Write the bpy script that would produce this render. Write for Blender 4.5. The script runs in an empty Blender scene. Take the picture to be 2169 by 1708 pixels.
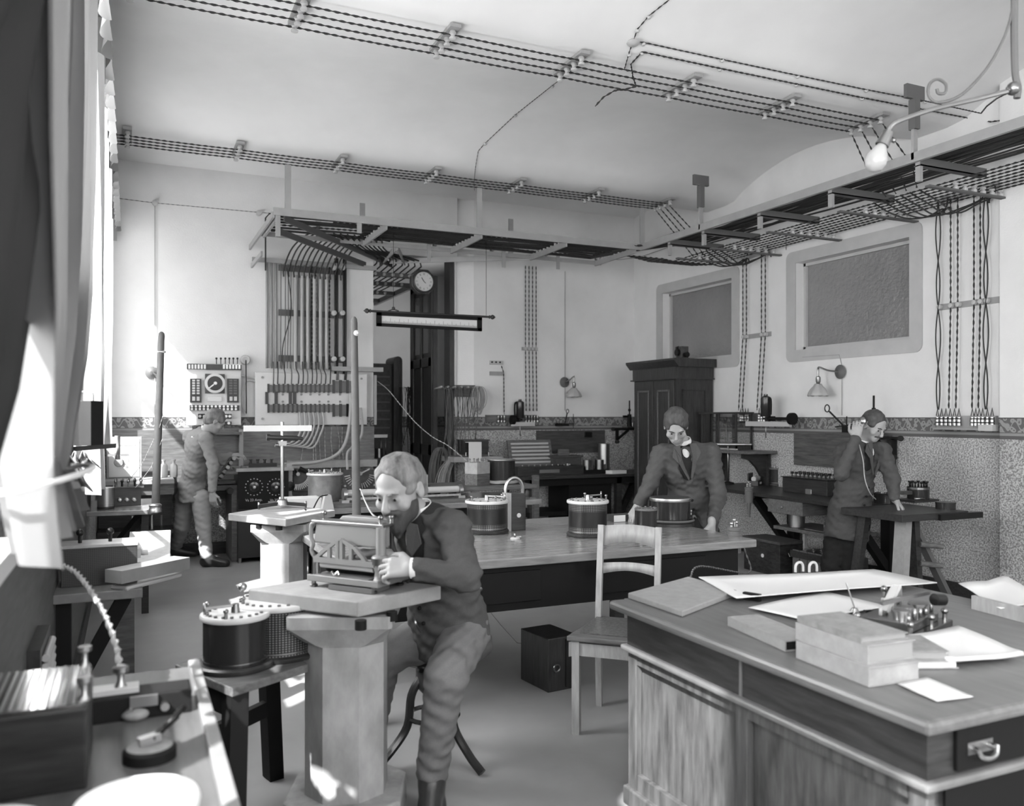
import bpy, bmesh, math, random
import numpy as np
from mathutils import Vector, Matrix
random.seed(7)
SC = bpy.context.scene
COL = SC.collection
PI = math.pi
# ------------------------------------------------------------------ camera
CS, CC, CF, CHZ, CH = .4139, .9103, 1780., 881., 1.5
cam = bpy.data.cameras.new('camera'); camo = bpy.data.objects.new('camera', cam); COL.objects.link(camo)
camo.location = (0, 0, CH); camo.rotation_euler = (PI/2, 0, -math.atan2(CS, CC))
cam.sensor_width = 36; cam.lens = CF/2169*36; cam.shift_y = (CHZ-854)/2169
cam.clip_start = .05; cam.clip_end = 100
cam.dof.use_dof = True; cam.dof.focus_distance = 5.2; cam.dof.aperture_fstop = 2.6
SC.camera = camo
# ------------------------------------------------------------------ world, sun, daylight at the windows
W = bpy.data.worlds.new('world'); SC.world = W; W.use_nodes = True
bg = W.node_tree.nodes['Background']; bg.inputs[0].default_value = (1, 1, 1, 1); bg.inputs[1].default_value = 1.6
SUN = Vector((.77, .64, -.94)).normalized()
sl = bpy.data.lights.new('sun', 'SUN'); sl.energy = 14.5; sl.angle = math.radians(.9)
so = bpy.data.objects.new('sun', sl); COL.objects.link(so); so.rotation_euler = SUN.to_track_quat('-Z', 'Y').to_euler()
WINS = [(-1.7, -.2), (.1, 2.4), (3.15, 4.65), (5.35, 6.85), (7.55, 9.3)]     # window openings along the left wall (Y ranges)
XL, XR, YB, YF, ZC = -.3, 6.2, 9.65, -2.6, 3.78
for a, b in WINS:       # sky light entering each window
    al = bpy.data.lights.new('window_daylight', 'AREA'); al.shape = 'RECTANGLE'; al.size = 2.05; al.size_y = b-a-.06
    al.energy = 320 if a < 0 else 125 if a < 3 else 200 if a < 5 else 150 if a < 7 else 55; ao = bpy.data.objects.new('window_daylight', al); COL.objects.link(ao)
    ao.location = (XL-.42, (a+b)/2, 2.28); ao.rotation_euler = (0, -PI/2-.0, 0)
for x in (1.4, 4.4):    # two more windows in the wall behind the camera
    al = bpy.data.lights.new('window_daylight', 'AREA'); al.shape = 'RECTANGLE'; al.size = 1.6; al.size_y = 2.05
    al.energy = 45; ao = bpy.data.objects.new('window_daylight', al); COL.objects.link(ao)
    ao.location = (x, YF-.3, 2.28); ao.rotation_euler = (PI/2, 0, 0)
vs = SC.view_settings; vs.view_transform = 'Standard'; vs.look = 'None'; vs.gamma = 1; vs.use_curve_mapping = False
vs.exposure = 0.95
SC.cycles.max_bounces = 7; SC.cycles.diffuse_bounces = 4; SC.cycles.glossy_bounces = 3; SC.cycles.transmission_bounces = 5
SC.cycles.transparent_max_bounces = 8; SC.cycles.use_denoising = True; SC.cycles.adaptive_threshold = .02; SC.cycles.caustics_reflective = False; SC.cycles.caustics_refractive = False
SC.cycles.sample_clamp_indirect = 6

# ------------------------------------------------------------------ points from the measured camera
def ray(px, py):
    u = (px-1084.5)/CF; v = (CHZ-py)/CF
    return (CS+u*CC, CC-u*CS, v)
def F(px, py, z):
    r = ray(px, py); d = (z-CH)/r[2]; return Vector((d*r[0], d*r[1], z))
def B(px, py, Y):
    r = ray(px, py); d = Y/r[1]; return Vector((d*r[0], Y, CH+d*r[2]))
def R(px, py, X):
    r = ray(px, py); d = X/r[0]; return Vector((X, d*r[1], CH+d*r[2]))
def D(px, py, d):
    r = ray(px, py); return Vector((d*r[0], d*r[1], CH+d*r[2]))
def V(*a): return Vector(a)

# ------------------------------------------------------------------ mesh collector
class M:
    def __init__(s): s.v = []; s.f = []; s.s = []
    def add(s, vs_, fs, sm=False):
        n = len(s.v); s.v += [tuple(p) for p in vs_]; s.f += [tuple(i+n for i in f) for f in fs]; s.s += [sm]*len(fs); return s
    def box(s, c, d, rz=0, rot=None):
        m = (rot if rot is not None else Matrix.Rotation(rz, 3, 'Z')); c = Vector(c)
        vs_ = [c+m@Vector((x*d[0]/2, y*d[1]/2, z*d[2]/2)) for x in (-1, 1) for y in (-1, 1) for z in (-1, 1)]
        return s.add(vs_, [(0, 1, 3, 2), (4, 6, 7, 5), (0, 4, 5, 1), (2, 3, 7, 6), (0, 2, 6, 4), (1, 5, 7, 3)])
    def b2(s, lo, hi):
        return s.box([(a+b)/2 for a, b in zip(lo, hi)], [abs(b-a) for a, b in zip(lo, hi)])
    def bar(s, p, q, w, h, up=(0, 0, 1)):
        p = Vector(p); q = Vector(q); d = (q-p); L = d.length; d.normalize(); u = Vector(up)
        if abs(d.dot(u)) > .98: u = Vector((0, 1, 0))
        x = d.cross(u).normalized(); u = x.cross(d).normalized()
        return s.box((p+q)/2, (w, L, h), rot=Matrix((x, d, u)).transposed())
    def tube(s, pts, r, n=6, cap=True, ry=None, tw=0, closed=False, sm=True):
        pts = [Vector(p) for p in pts]; N = len(pts)
        rs = r if isinstance(r, (list, tuple)) else [r]*N
        t0 = (pts[1]-pts[0]).normalized(); a = t0.orthogonal().normalized(); vs_ = []; fs = []; L = 0
        for i, p in enumerate(pts):
            if closed: t = (pts[(i+1) % N]-pts[i-1]).normalized()
            else: t = ((pts[min(i+1, N-1)]-pts[max(i-1, 0)])).normalized()
            a = (a-t*a.dot(t)); a = a.normalized() if a.length > 1e-6 else t.orthogonal().normalized()
            b = t.cross(a)
            if i: L += (p-pts[i-1]).length
            th = 2*PI*L/tw if tw else 0
            r1 = rs[i]; r2 = r1 if ry is None else ry*r1
            for k in range(n):
                g = 2*PI*k/n; x = r1*math.cos(g); y = r2*math.sin(g)
                if tw: x, y = x*math.cos(th)-y*math.sin(th), x*math.sin(th)+y*math.cos(th)
                vs_.append(p+a*x+b*y)
        M_ = N if closed else N-1
        for i in range(M_):
            j = (i+1) % N
            for k in range(n):
                fs.append((i*n+k, i*n+(k+1) % n, j*n+(k+1) % n, j*n+k))
        s.add(vs_, fs, sm)
        if cap and not closed:
            s.add(vs_[:n], [tuple(range(n))[::-1]]); s.add(vs_[-n:], [tuple(range(n))])
        return s
    def cyl(s, p, q, r, r2=None, n=16, sm=True):
        return s.tube([p, q], [r, r if r2 is None else r2], n, sm=sm)
    def twist(s, pts, r=.0045, pitch=.05):
        out = []; pts = [Vector(p) for p in pts]
        for p, q in zip(pts, pts[1:]):
            k = max(1, int((q-p).length/(pitch/6)))
            out += [p.lerp(q, i/k) for i in range(k)]
        out.append(pts[-1])
        return s.tube(out, r*1.25, 5, ry=.42, tw=pitch*2, sm=False)
    def lathe(s, prof, c=(0, 0, 0), n=28, mat=None, sm=True):
        c = Vector(c); vs_ = []; fs = []
        for r, z in prof:
            for k in range(n):
                p = Vector((r*math.cos(2*PI*k/n), r*math.sin(2*PI*k/n), z))
                if mat is not None: p = mat@p
                vs_.append(c+p)
        for i in range(len(prof)-1):
            for k in range(n):
                fs.append((i*n+k, i*n+(k+1) % n, (i+1)*n+(k+1) % n, (i+1)*n+k))
        s.add(vs_, fs, sm)
        if prof[0][0] > 1e-5: s.add(vs_[:n], [tuple(range(n))[::-1]])
        if prof[-1][0] > 1e-5: s.add(vs_[-n:], [tuple(range(n))])
        return s
    def ball(s, c, r, n=10, sc=(1, 1, 1)):
        c = Vector(c); vs_ = []; fs = []
        for i in range(n+1):
            a = PI*i/n
            for k in range(n*2):
                g = PI*k/n; vs_.append(c+Vector((r*sc[0]*math.sin(a)*math.cos(g), r*sc[1]*math.sin(a)*math.sin(g), r*sc[2]*math.cos(a))))
        for i in range(n):
            for k in range(n*2):
                fs.append((i*n*2+k, (i+1)*n*2+k, (i+1)*n*2+(k+1) % (n*2), i*n*2+(k+1) % (n*2)))
        return s.add(vs_, fs, True)
    def prism(s, poly, a, b, ax=2, sm=False):
        """poly extruded from a to b along axis ax; poly gives the other two coordinates in order"""
        def mk(p, t):
            l = [p[0], p[1]]; l.insert(ax, t); return tuple(l)
        n = len(poly); vs_ = [mk(p, a) for p in poly]+[mk(p, b) for p in poly]
        s.add(vs_[:n], [tuple(range(n))[::-1]]); s.add(vs_[n:], [tuple(range(n))])
        return s.add(vs_, [(i, (i+1) % n, n+(i+1) % n, n+i) for i in range(n)], sm)
    def grid(s, g, sm=True):
        h = len(g); w = len(g[0])
        return s.add([p for row in g for p in row], [(i*w+j, i*w+j+1, (i+1)*w+j+1, (i+1)*w+j) for i in range(h-1) for j in range(w-1)], sm)
    def xf(s, m):
        s.v = [tuple(m@Vector(p)) for p in s.v]; return s
    def join(s, o, m=None):
        return s.add([m@Vector(p) for p in o.v] if m is not None else o.v, o.f) if False else s._j(o, m)
    def _j(s, o, m):
        n = len(s.v); s.v += [tuple(m@Vector(p)) for p in o.v] if m is not None else list(o.v)
        s.f += [tuple(i+n for i in f) for f in o.f]; s.s += o.s; return s
    def build(s, name, mat, parent=None, world=False, bevel=0, solid=0, sub=0):
        me = bpy.data.meshes.new(name); vs_ = s.v
        if parent is not None and world:
            mi = parent['_m'] if False else MX[parent.name].inverted(); vs_ = [tuple(mi@Vector(p)) for p in vs_]
        me.from_pydata(vs_, [], s.f); me.materials.append(mat)
        me.polygons.foreach_set('use_smooth', s.s)
        bm = bmesh.new(); bm.from_mesh(me)
        if len(bm.verts) < 60000: bmesh.ops.remove_doubles(bm, verts=bm.verts, dist=1e-5)
        if not solid: bmesh.ops.recalc_face_normals(bm, faces=bm.faces)
        for e in bm.edges:
            if len(e.link_faces) == 2 and e.calc_face_angle(0) > .7: e.smooth = False
        bm.to_mesh(me); bm.free(); me.update()
        o = bpy.data.objects.new(name, me); COL.objects.link(o)
        if parent is not None: o.parent = parent; MX[o.name] = MX[parent.name]
        else: MX[o.name] = Matrix.Identity(4)
        if bevel:
            md = o.modifiers.new('bevel', 'BEVEL'); md.width = bevel; md.segments = 2; md.limit_method = 'ANGLE'
        if solid:
            md = o.modifiers.new('solid', 'SOLIDIFY'); md.thickness = solid; md.offset = 0
        if sub:
            md = o.modifiers.new('sub', 'SUBSURF'); md.levels = sub; md.render_levels = sub
        return o
MX = {}
def tag(o, label=None, cat=None, group=None, kind=None):
    for k, v in (('label', label), ('category', cat), ('group', group), ('kind', kind)):
        if v: o[k] = v
    return o
def thing(name, label, cat, loc=(0, 0, 0), rz=0, group=None):
    o = bpy.data.objects.new(name, None); COL.objects.link(o); o.location = loc; o.rotation_euler = (0, 0, rz)
    o.empty_display_size = .05
    MX[o.name] = Matrix.Translation(Vector(loc))@Matrix.Rotation(rz, 4, 'Z')
    return tag(o, label, cat, group)
def dup(root, loc, rz=None, label=None, group=None):
    r = root.copy(); COL.objects.link(r); r.location = loc
    if rz is not None: r.rotation_euler = (0, 0, rz)
    if label: r['label'] = label
    if group: r['group'] = group
    MX[r.name] = Matrix.Translation(Vector(loc))@Matrix.Rotation(r.rotation_euler[2], 4, 'Z')
    for ch in list(root.children):
        c = ch.copy(); COL.objects.link(c); c.parent = r
        for g in ch.children:
            d = g.copy(); COL.objects.link(d); d.parent = c
    return r
def struct(name, m, mat, parent=None, **k):
    return tag(m.build(name, mat, parent, **k), kind='structure')
def many(name, tmpl, mt, parent, pts):
    """copies of one small mesh as parts of the parent, at world points"""
    o0 = None; mi = MX[parent.name].inverted()
    for p in pts:
        if o0 is None: o0 = tmpl.build(name, mt, parent); o = o0
        else: o = o0.copy(); COL.objects.link(o); o.parent = parent
        o.location = mi@Vector(p)
def one(name, m, mat, label, cat, group=None, **k):
    """a thing that is one mesh: origin moved to its base centre"""
    xs = [p[0] for p in m.v]; ys = [p[1] for p in m.v]; zs = [p[2] for p in m.v]
    c = Vector(((min(xs)+max(xs))/2, (min(ys)+max(ys))/2, min(zs)))
    m.v = [(p[0]-c.x, p[1]-c.y, p[2]-c.z) for p in m.v]
    o = m.build(name, mat, None, **k); o.location = c; MX[o.name] = Matrix.Translation(c)
    return tag(o, label, cat, group)
def sag(p, q, n=10, d=.03):
    p = Vector(p); q = Vector(q)
    return [p.lerp(q, i/n)-Vector((0, 0, d*4*(i/n)*(1-i/n))) for i in range(n+1)]
def smooth(pts, n=6):
    """Catmull-Rom through the points"""
    P = [Vector(p) for p in pts]; P = [P[0]*2-P[1]]+P+[P[-1]*2-P[-2]]; out = []
    for i in range(1, len(P)-2):
        for k in range(n):
            t = k/n; a, b, c, d = P[i-1:i+3]
            out.append(.5*((2*b)+(c-a)*t+(2*a-5*b+4*c-d)*t*t+(3*b-a-3*c+d)*t**3))
    out.append(P[-2]); return out
# ------------------------------------------------------------------ materials
def mat(name, g, rough=.6, metal=0, spec=.5, noise=0, scale=8, bump=0, bscale=None, grain=None, trans=0, ior=1.45, detail=4, sss=0):
    m = bpy.data.materials.new(name); m.use_nodes = True; nt = m.node_tree; b = nt.nodes['Principled BSDF']
    b.inputs['Base Color'].default_value = (g, g, g, 1); b.inputs['Roughness'].default_value = rough
    b.inputs['Metallic'].default_value = metal; b.inputs['Specular IOR Level'].default_value = spec
    b.inputs['Transmission Weight'].default_value = trans; b.inputs['IOR'].default_value = ior
    if noise or bump:
        tc = nt.nodes.new('ShaderNodeTexCoord'); mp = nt.nodes.new('ShaderNodeMapping'); nt.links.new(tc.outputs['Object'], mp.inputs[0])
        if grain: mp.inputs['Scale'].default_value = grain
    if noise:
        n = nt.nodes.new('ShaderNodeTexNoise'); n.inputs['Scale'].default_value = scale; n.inputs['Detail'].default_value = detail
        n.inputs['Roughness'].default_value = .6
        nt.links.new(mp.outputs[0], n.inputs['Vector'])
        r = nt.nodes.new('ShaderNodeMapRange'); r.inputs[1].default_value = .3; r.inputs[2].default_value = .7
        r.inputs[3].default_value = g*(1-noise); r.inputs[4].default_value = min(1, g*(1+noise))
        nt.links.new(n.outputs[0], r.inputs[0]); nt.links.new(r.outputs[0], b.inputs['Base Color'])
    if bump:
        n2 = nt.nodes.new('ShaderNodeTexNoise'); n2.inputs['Scale'].default_value = bscale or scale; n2.inputs['Detail'].default_value = 3
        nt.links.new(mp.outputs[0], n2.inputs['Vector'])
        bp = nt.nodes.new('ShaderNodeBump'); bp.inputs['Strength'].default_value = bump; bp.inputs['Distance'].default_value = .01
        nt.links.new(n2.outputs[0], bp.inputs['Height']); nt.links.new(bp.outputs[0], b.inputs['Normal'])
    return m
def N(nt, t, **k):
    n = nt.nodes.new(t)
    for a, b in k.items(): setattr(n, a, b)
    return n
def math_(nt, op, a, b=None):
    n = nt.nodes.new('ShaderNodeMath'); n.operation = op
    for i, x in enumerate((a, b)):
        if x is None: continue
        if isinstance(x, (int, float)): n.inputs[i].default_value = x
        else: nt.links.new(x, n.inputs[i])
    return n.outputs[0]
def wall_material():
    """plaster above, a stencilled border band, speckled oil paint below: all by height"""
    m = mat('painted_wall', .6, .85, spec=.2, bump=.12, bscale=60); nt = m.node_tree; b = nt.nodes['Principled BSDF']
    geo = N(nt, 'ShaderNodeNewGeometry'); sp = N(nt, 'ShaderNodeSeparateXYZ'); nt.links.new(geo.outputs['Position'], sp.inputs[0]); z = sp.outputs[2]
    def noise(s, d=3, r=.6):
        n = N(nt, 'ShaderNodeTexNoise'); n.inputs['Scale'].default_value = s; n.inputs['Detail'].default_value = d; n.inputs['Roughness'].default_value = r
        nt.links.new(geo.outputs['Position'], n.inputs['Vector']); return n.outputs[0]
    def mr(x, a, b_, c, d):
        n = N(nt, 'ShaderNodeMapRange'); nt.links.new(x, n.inputs[0])
        for i, q in enumerate((a, b_, c, d)): n.inputs[i+1].default_value = q
        return n.outputs[0]
    up = mr(noise(1.7, 5), .3, .7, .6, .68)
    low = mr(noise(75, 2), .38, .62, .17, .46); patch = mr(noise(1.3, 5), .3, .7, .8, 1.2); low = math_(nt, 'MULTIPLY', low, patch)
    s_ = math_(nt, 'ADD', sp.outputs[0], sp.outputs[1])       # runs along either wall
    cv = N(nt, 'ShaderNodeCombineXYZ'); nt.links.new(s_, cv.inputs[0]); nt.links.new(z, cv.inputs[1])
    vo = N(nt, 'ShaderNodeTexVoronoi'); vo.inputs['Scale'].default_value = 26; vo.feature = 'SMOOTH_F1'; nt.links.new(cv.outputs[0], vo.inputs['Vector'])
    wv = math_(nt, 'SINE', math_(nt, 'MULTIPLY', s_, 2*PI/.11)); wave = math_(nt, 'MULTIPLY', wv, .035)
    dz = math_(nt, 'ABSOLUTE', math_(nt, 'SUBTRACT', math_(nt, 'SUBTRACT', z, 1.425), wave))
    vine = math_(nt, 'LESS_THAN', dz, .008); leaf = math_(nt, 'LESS_THAN', math_(nt, 'ABSOLUTE', math_(nt, 'SUBTRACT', vo.outputs[0], .3)), .11)
    pat = math_(nt, 'MAXIMUM', vine, leaf); band = mr(pat, 0, 1, .11, .25)
    def step(t, hi, lo):   # z>t ? hi : lo
        g = math_(nt, 'GREATER_THAN', z, t); mx = N(nt, 'ShaderNodeMix'); nt.links.new(g, mx.inputs[0])
        for i, q in ((2, lo), (3, hi)):
            if isinstance(q, (int, float)): mx.inputs[i].default_value = q
            else: nt.links.new(q, mx.inputs[i])
        return mx.outputs[0]
    c = step(1.318, .1, low); c = step(1.345, .24, c); c = step(1.365, .12, c); c = step(1.372, band, c); c = step(1.478, .09, c); c = step(1.486, up, c)
    nt.links.new(c, b.inputs['Base Color']); return m
def thin_glass(name, g=.9, mixf=.12, rough=.02):
    m = bpy.data.materials.new(name); m.use_nodes = True; nt = m.node_tree; nt.nodes.remove(nt.nodes['Principled BSDF'])
    t = N(nt, 'ShaderNodeBsdfTransparent'); t.inputs[0].default_value = (g, g, g, 1); gl = N(nt, 'ShaderNodeBsdfGlossy'); gl.inputs['Roughness'].default_value = rough
    mx = N(nt, 'ShaderNodeMixShader'); mx.inputs[0].default_value = mixf
    nt.links.new(t.outputs[0], mx.inputs[1]); nt.links.new(gl.outputs[0], mx.inputs[2]); nt.links.new(mx.outputs[0], nt.nodes['Material Output'].inputs[0]); return m
def cloth_translucent(name, g, tr):
    m = bpy.data.materials.new(name); m.use_nodes = True; nt = m.node_tree; nt.nodes.remove(nt.nodes['Principled BSDF'])
    d = N(nt, 'ShaderNodeBsdfDiffuse'); d.inputs[0].default_value = (g, g, g, 1); t = N(nt, 'ShaderNodeBsdfTranslucent'); t.inputs[0].default_value = (g, g, g, 1)
    mx = N(nt, 'ShaderNodeMixShader'); mx.inputs[0].default_value = tr
    nt.links.new(d.outputs[0], mx.inputs[1]); nt.links.new(t.outputs[0], mx.inputs[2]); nt.links.new(mx.outputs[0], nt.nodes['Material Output'].inputs[0]); return m
def mesh_metal(name='perforated_metal', bands=True, fr=34.0, fz=330.0):
    """black drum casing punched with rows of small holes, near top and bottom or all over"""
    m = mat(name, .03, .3, metal=.3); nt = m.node_tree; b = nt.nodes['Principled BSDF']
    tc = N(nt, 'ShaderNodeTexCoord'); sp = N(nt, 'ShaderNodeSeparateXYZ'); nt.links.new(tc.outputs['Object'], sp.inputs[0])
    an = math_(nt, 'ARCTAN2', sp.outputs[1], sp.outputs[0]); u = math_(nt, 'MULTIPLY', an, fr); z = math_(nt, 'MULTIPLY', sp.outputs[2], fz)
    a = math_(nt, 'SINE', math_(nt, 'ADD', u, z)); c = math_(nt, 'SINE', math_(nt, 'SUBTRACT', u, z)); g = math_(nt, 'GREATER_THAN', math_(nt, 'MULTIPLY', a, c), .3)
    if bands: g = math_(nt, 'MULTIPLY', g, math_(nt, 'GREATER_THAN', math_(nt, 'ABSOLUTE', math_(nt, 'SUBTRACT', sp.outputs[2], .105)), .048))
    mr = N(nt, 'ShaderNodeMapRange'); nt.links.new(g, mr.inputs[0]); mr.inputs[3].default_value = .02; mr.inputs[4].default_value = .2
    nt.links.new(mr.outputs[0], b.inputs['Base Color']); return m
def lattice():
    m = mat('lattice_metal', .03, .5, metal=.2); nt = m.node_tree; b = nt.nodes['Principled BSDF']
    tc = N(nt, 'ShaderNodeTexCoord'); sp = N(nt, 'ShaderNodeSeparateXYZ'); nt.links.new(tc.outputs['Object'], sp.inputs[0])
    u = math_(nt, 'MULTIPLY', math_(nt, 'ADD', sp.outputs[0], sp.outputs[1]), 420.0); z = math_(nt, 'MULTIPLY', sp.outputs[2], 420.0)
    a = math_(nt, 'SINE', math_(nt, 'ADD', u, z)); c = math_(nt, 'SINE', math_(nt, 'SUBTRACT', u, z)); g = math_(nt, 'GREATER_THAN', math_(nt, 'MULTIPLY', a, c), .3)
    mr = N(nt, 'ShaderNodeMapRange'); nt.links.new(g, mr.inputs[0]); mr.inputs[3].default_value = .04; mr.inputs[4].default_value = .008
    nt.links.new(mr.outputs[0], b.inputs['Base Color']); return m
WALL = wall_material()
CEIL = mat('plaster_ceiling', .74, .9, spec=.1, noise=.07, scale=.9)
FLOOR = mat('linoleum', .27, .5, spec=.4, noise=.12, scale=1.6, detail=8)
STONE = mat('stone', .3, .8, noise=.28, scale=9, bump=.15, bscale=30, detail=8, grain=(1, 1, .5))
SLAB = mat('stone_slab', .27, .7, noise=.14, scale=12, bump=.1, bscale=60)
DWOOD = mat('dark_wood', .024, .42, noise=.5, scale=6, grain=(1, 9, 9))
DWOODV = mat('dark_wood_upright', .032, .38, noise=.45, scale=6, grain=(9, 9, 1))
MWOOD = mat('brown_wood', .10, .5, noise=.4, scale=5, grain=(1.5, 12, 12))
TOPW = mat('table_top_wood', .2, .2, noise=.28, scale=5, grain=(1, 7, 7))
DESKM = mat('desk_moulding_wood', .15, .35, noise=.2, scale=8)
LEDGE = mat('pale_edge_wood', .19, .5, noise=.2, scale=6)
GSLAB = mat('grey_bench_slab', .13, .6, noise=.2, scale=10)
DESKP = mat('desk_panel_wood', .075, .38, noise=.5, scale=4, grain=(8, 8, 1.2), detail=6)
DESKR = mat('desk_rail_wood', .035, .4, noise=.5, scale=5, grain=(1, 1, 9), detail=6)
DESKT = mat('desk_top_wood', .13, .35, noise=.2, scale=4, grain=(9, 1, 9))
LWOOD = mat('light_wood', .28, .5, noise=.2, scale=5, grain=(9, 9, 1.5))
RAIL = mat('painted_rail', .28, .6, noise=.08, scale=9)
DRAIL = mat('dark_painted_rail', .1, .6)
BLACK = mat('black_ebonite', .008, .3, spec=.35)
MBLACK = mat('matt_black', .008, .6, spec=.2)
CHAR = mat('charcoal_board', .05, .6, noise=.3, scale=20)
GLOSSB = mat('black_lacquer', .02, .18)
METAL = mat('nickel', .36, .35, metal=1)
BRASS = mat('brass', .24, .32, metal=1)
CAST = mat('cast_iron_grey', .2, .5, metal=.2)
CLIP = mat('dull_clip_metal', .12, .5)
WHITE = mat('white_enamel', .5, .35)
PORC = mat('porcelain', .42, .3)
MARBLE = mat('marble_slab', .52, .35, noise=.08, scale=3)
PAPER = mat('paper', .6, .8, spec=.2)
PAPERG = mat('grey_paper', .26, .8, noise=.1, scale=30)
CARD = mat('book_cloth', .22, .75, noise=.2, scale=30)
CABLE = mat('black_cable', .02, .6)
WIREW = mat('pale_wire', .3, .6)
PIPE = mat('painted_pipe', .07, .8, noise=.1, scale=10)
CONDUIT = mat('conduit', .36, .55)
SUITD = mat('dark_suit_cloth', .03, .95, spec=.15, noise=.1, scale=200, bump=.5, bscale=16)
SUITM = mat('grey_suit_cloth', .07, .95, spec=.15, noise=.08, scale=200, bump=.5, bscale=16)
SUITL = mat('pale_grey_suit_cloth', .22, .95, spec=.15, noise=.08, scale=200, bump=.5, bscale=16)
TROUS = mat('trouser_cloth', .15, .95, spec=.15, noise=.08, scale=200, bump=.3, bscale=12)
BTROUS = mat('dark_trouser_cloth', .022, .95, spec=.15, bump=.3, bscale=12)
SKIN = mat('skin', .3, .5, spec=.35, noise=.06, scale=20)
HAIRL = mat('fair_hair', .15, .7, noise=.5, scale=30, grain=(1, 1, .3), bump=.4, bscale=90)
HAIRD = mat('brown_hair', .05, .65, noise=.4, scale=30, grain=(1, 1, .3), bump=.4, bscale=90)
SHIRT = mat('white_shirt_cloth', .7, .8)
LEATHER = mat('black_leather', .03, .3)
PERF = mesh_metal(); PERFA = mesh_metal('wholly_perforated_metal', False, 42.0, 380.0); LATT = lattice()
CURT = cloth_translucent('curtain_cloth', .16, .18); CURT2 = cloth_translucent('thin_curtain_cloth', .6, .55); CURTD = cloth_translucent('shaded_curtain_cloth', .03, .05); VAL = cloth_translucent('valance_cloth', .3, .4)  # near curtain is backlit; its shade is put into a dark cloth colour
GLASS = thin_glass('window_glass'); JAR = thin_glass('clear_glass', .93, .14)
RIPPLE = mat('rippled_glass', .2, .2, spec=.8, noise=.12, scale=1.2, bump=1.0, bscale=26)
OPAL = mat('opal_glass', .5, .3, trans=.3)
# ================================================================== ROOM
T = .45
struct('floor', M().b2((XL-T, YF-.4, -.12), (XR+.3, 13.3, 0)), FLOOR)
m = M(); m.b2((XL-T, YF, 0), (XL, 14, 1.15)).b2((XL-T, YF, 3.65), (XL, YB+.3, 4.4))
ys = [YF]+[y for w in WINS for y in w]+[YB+.3]
for a, b in zip(ys[::2], ys[1::2]): m.b2((XL-T, a, 1.15), (XL, b, 3.65))
struct('wall_left', m, WALL)
# back wall with the passage opening
PX0, PX1, PXS = 2.6, 3.65, 3.87
m = M(); m.b2((XL-.45, YB, 0), (PX0, YB+.3, 4.4)); m.b2((PX1, YB+.06, 0), (PX1+.01, YB+.3, 4.4)).b2((PX0, YB, 3.42), (PX1, YB+.3, 4.4))
m.prism([(PX1, YB+.09), (PXS, YB), (XR+.3, YB), (XR+.3, YB+.3), (PX1, YB+.3)], 0, 4.4)
struct('wall_back', m, WALL)
# right wall with two glazed openings
RW = [(7.62, 8.98, 2.17, 3.06), (5.24, 6.62, 2.17, 3.06)]
m = M(); x0, x1 = XR, XR+.3
m.b2((x0, YF, 0), (x1, YB, 2.17)).b2((x0, YF, 3.06), (x1, YB, 4.4)).b2((x0, YF, 2.17), (x1, 5.24, 3.06)).b2((x0, 6.62, 2.17), (x1, 7.62, 3.06)).b2((x0, 8.98, 2.17), (x1, YB, 3.06))
struct('wall_right', m, WALL)
struct('trim_1', M().b2((XR-.07, YF, 0), (XR, 4.36, 4.3)), WALL)      # shallow pier
# front wall (behind the camera) with two windows
m = M(); m.b2((XL-T, YF-.3, 0), (XR+.3, YF, 1.2)).b2((XL-T, YF-.3, 3.3), (XR+.3, YF, 4.4))
for a, b in ((XL-T, .6), (2.2, 3.6), (5.2, XR+.3)): m.b2((a, YF-.3, 1.2), (b, YF, 3.3))
struct('wall_front', m, WALL)
# vaulted ceiling between beams
beams = [-.66, 2.28, 5.2, 8.07]
prof = []
edges = [YF-.31]+beams+[10.95]
for a, b in zip(edges, edges[1:]):
    lo = (a if a > YF-.3 else b-2.9)+.08
    n = 18
    for i in range(n+1):
        y = a+(b-a)*i/n; t = (y-lo)/(b-.46-lo); z = 3.9+.29*math.sin(PI*t)**.75 if 0 < t < 1 else 3.9
        if not prof or y > prof[-1][0]+1e-4: prof.append((y, z))
prof = [p for p in prof if p[0] <= YB+.02]
poly = prof+[(prof[-1][0], 4.5), (prof[0][0], 4.5)]
m = M(); g = [[(x, y, z) for y, z in prof] for x in (XL-T, XR+.3)]; m.grid(g, True); m.b2((XL-T, YF-.31, 4.4), (XR+.3, YB+.3, 4.5))
struct('ceiling', m, CEIL)
# baseboards
struct('baseboard_back', M().b2((XL, YB-.025, 0), (PX0, YB, .13)).b2((PXS, YB-.025, 0), (XR, YB, .13)), DWOOD)
struct('baseboard_right', M().b2((XR-.025, 4.36, 0), (XR, YB-.025, .13)), DWOOD)
struct('baseboard_left', M().b2((XL, YF, 0), (XL+.025, YB-.025, .13)), DWOOD)
struct('trim_2', M().b2((XL, YF, .13), (XL+.012, 6.8, 1.12)).b2((XL, YF, 1.08), (XL+.025, 6.8, 1.12)), mat('panelling_wood', .07, .5, noise=.3, scale=5, grain=(9, 1, 9)))
# passage room behind
m = M(); m.b2((1.2, 13, 0), (5.2, 13.2, 3.9)).b2((1.1, YB+.3, 0), (1.2, 13.2, 3.9)).b2((5.2, YB+.3, 0), (5.3, 13.2, 3.9)).b2((1.1, YB+.3, 3.8), (5.3, 13.2, 3.9))
struct('wall_passage', m, WALL)
pl = bpy.data.lights.new('passage_fill', 'AREA'); pl.size = 1.2; pl.energy = 9  # added fill lamp to brighten the passage; no window stands there
po = bpy.data.objects.new('passage_fill', pl); COL.objects.link(po); po.location = (4.6, 11.6, 2.6); po.rotation_euler = (0, PI/2, 0)
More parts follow.
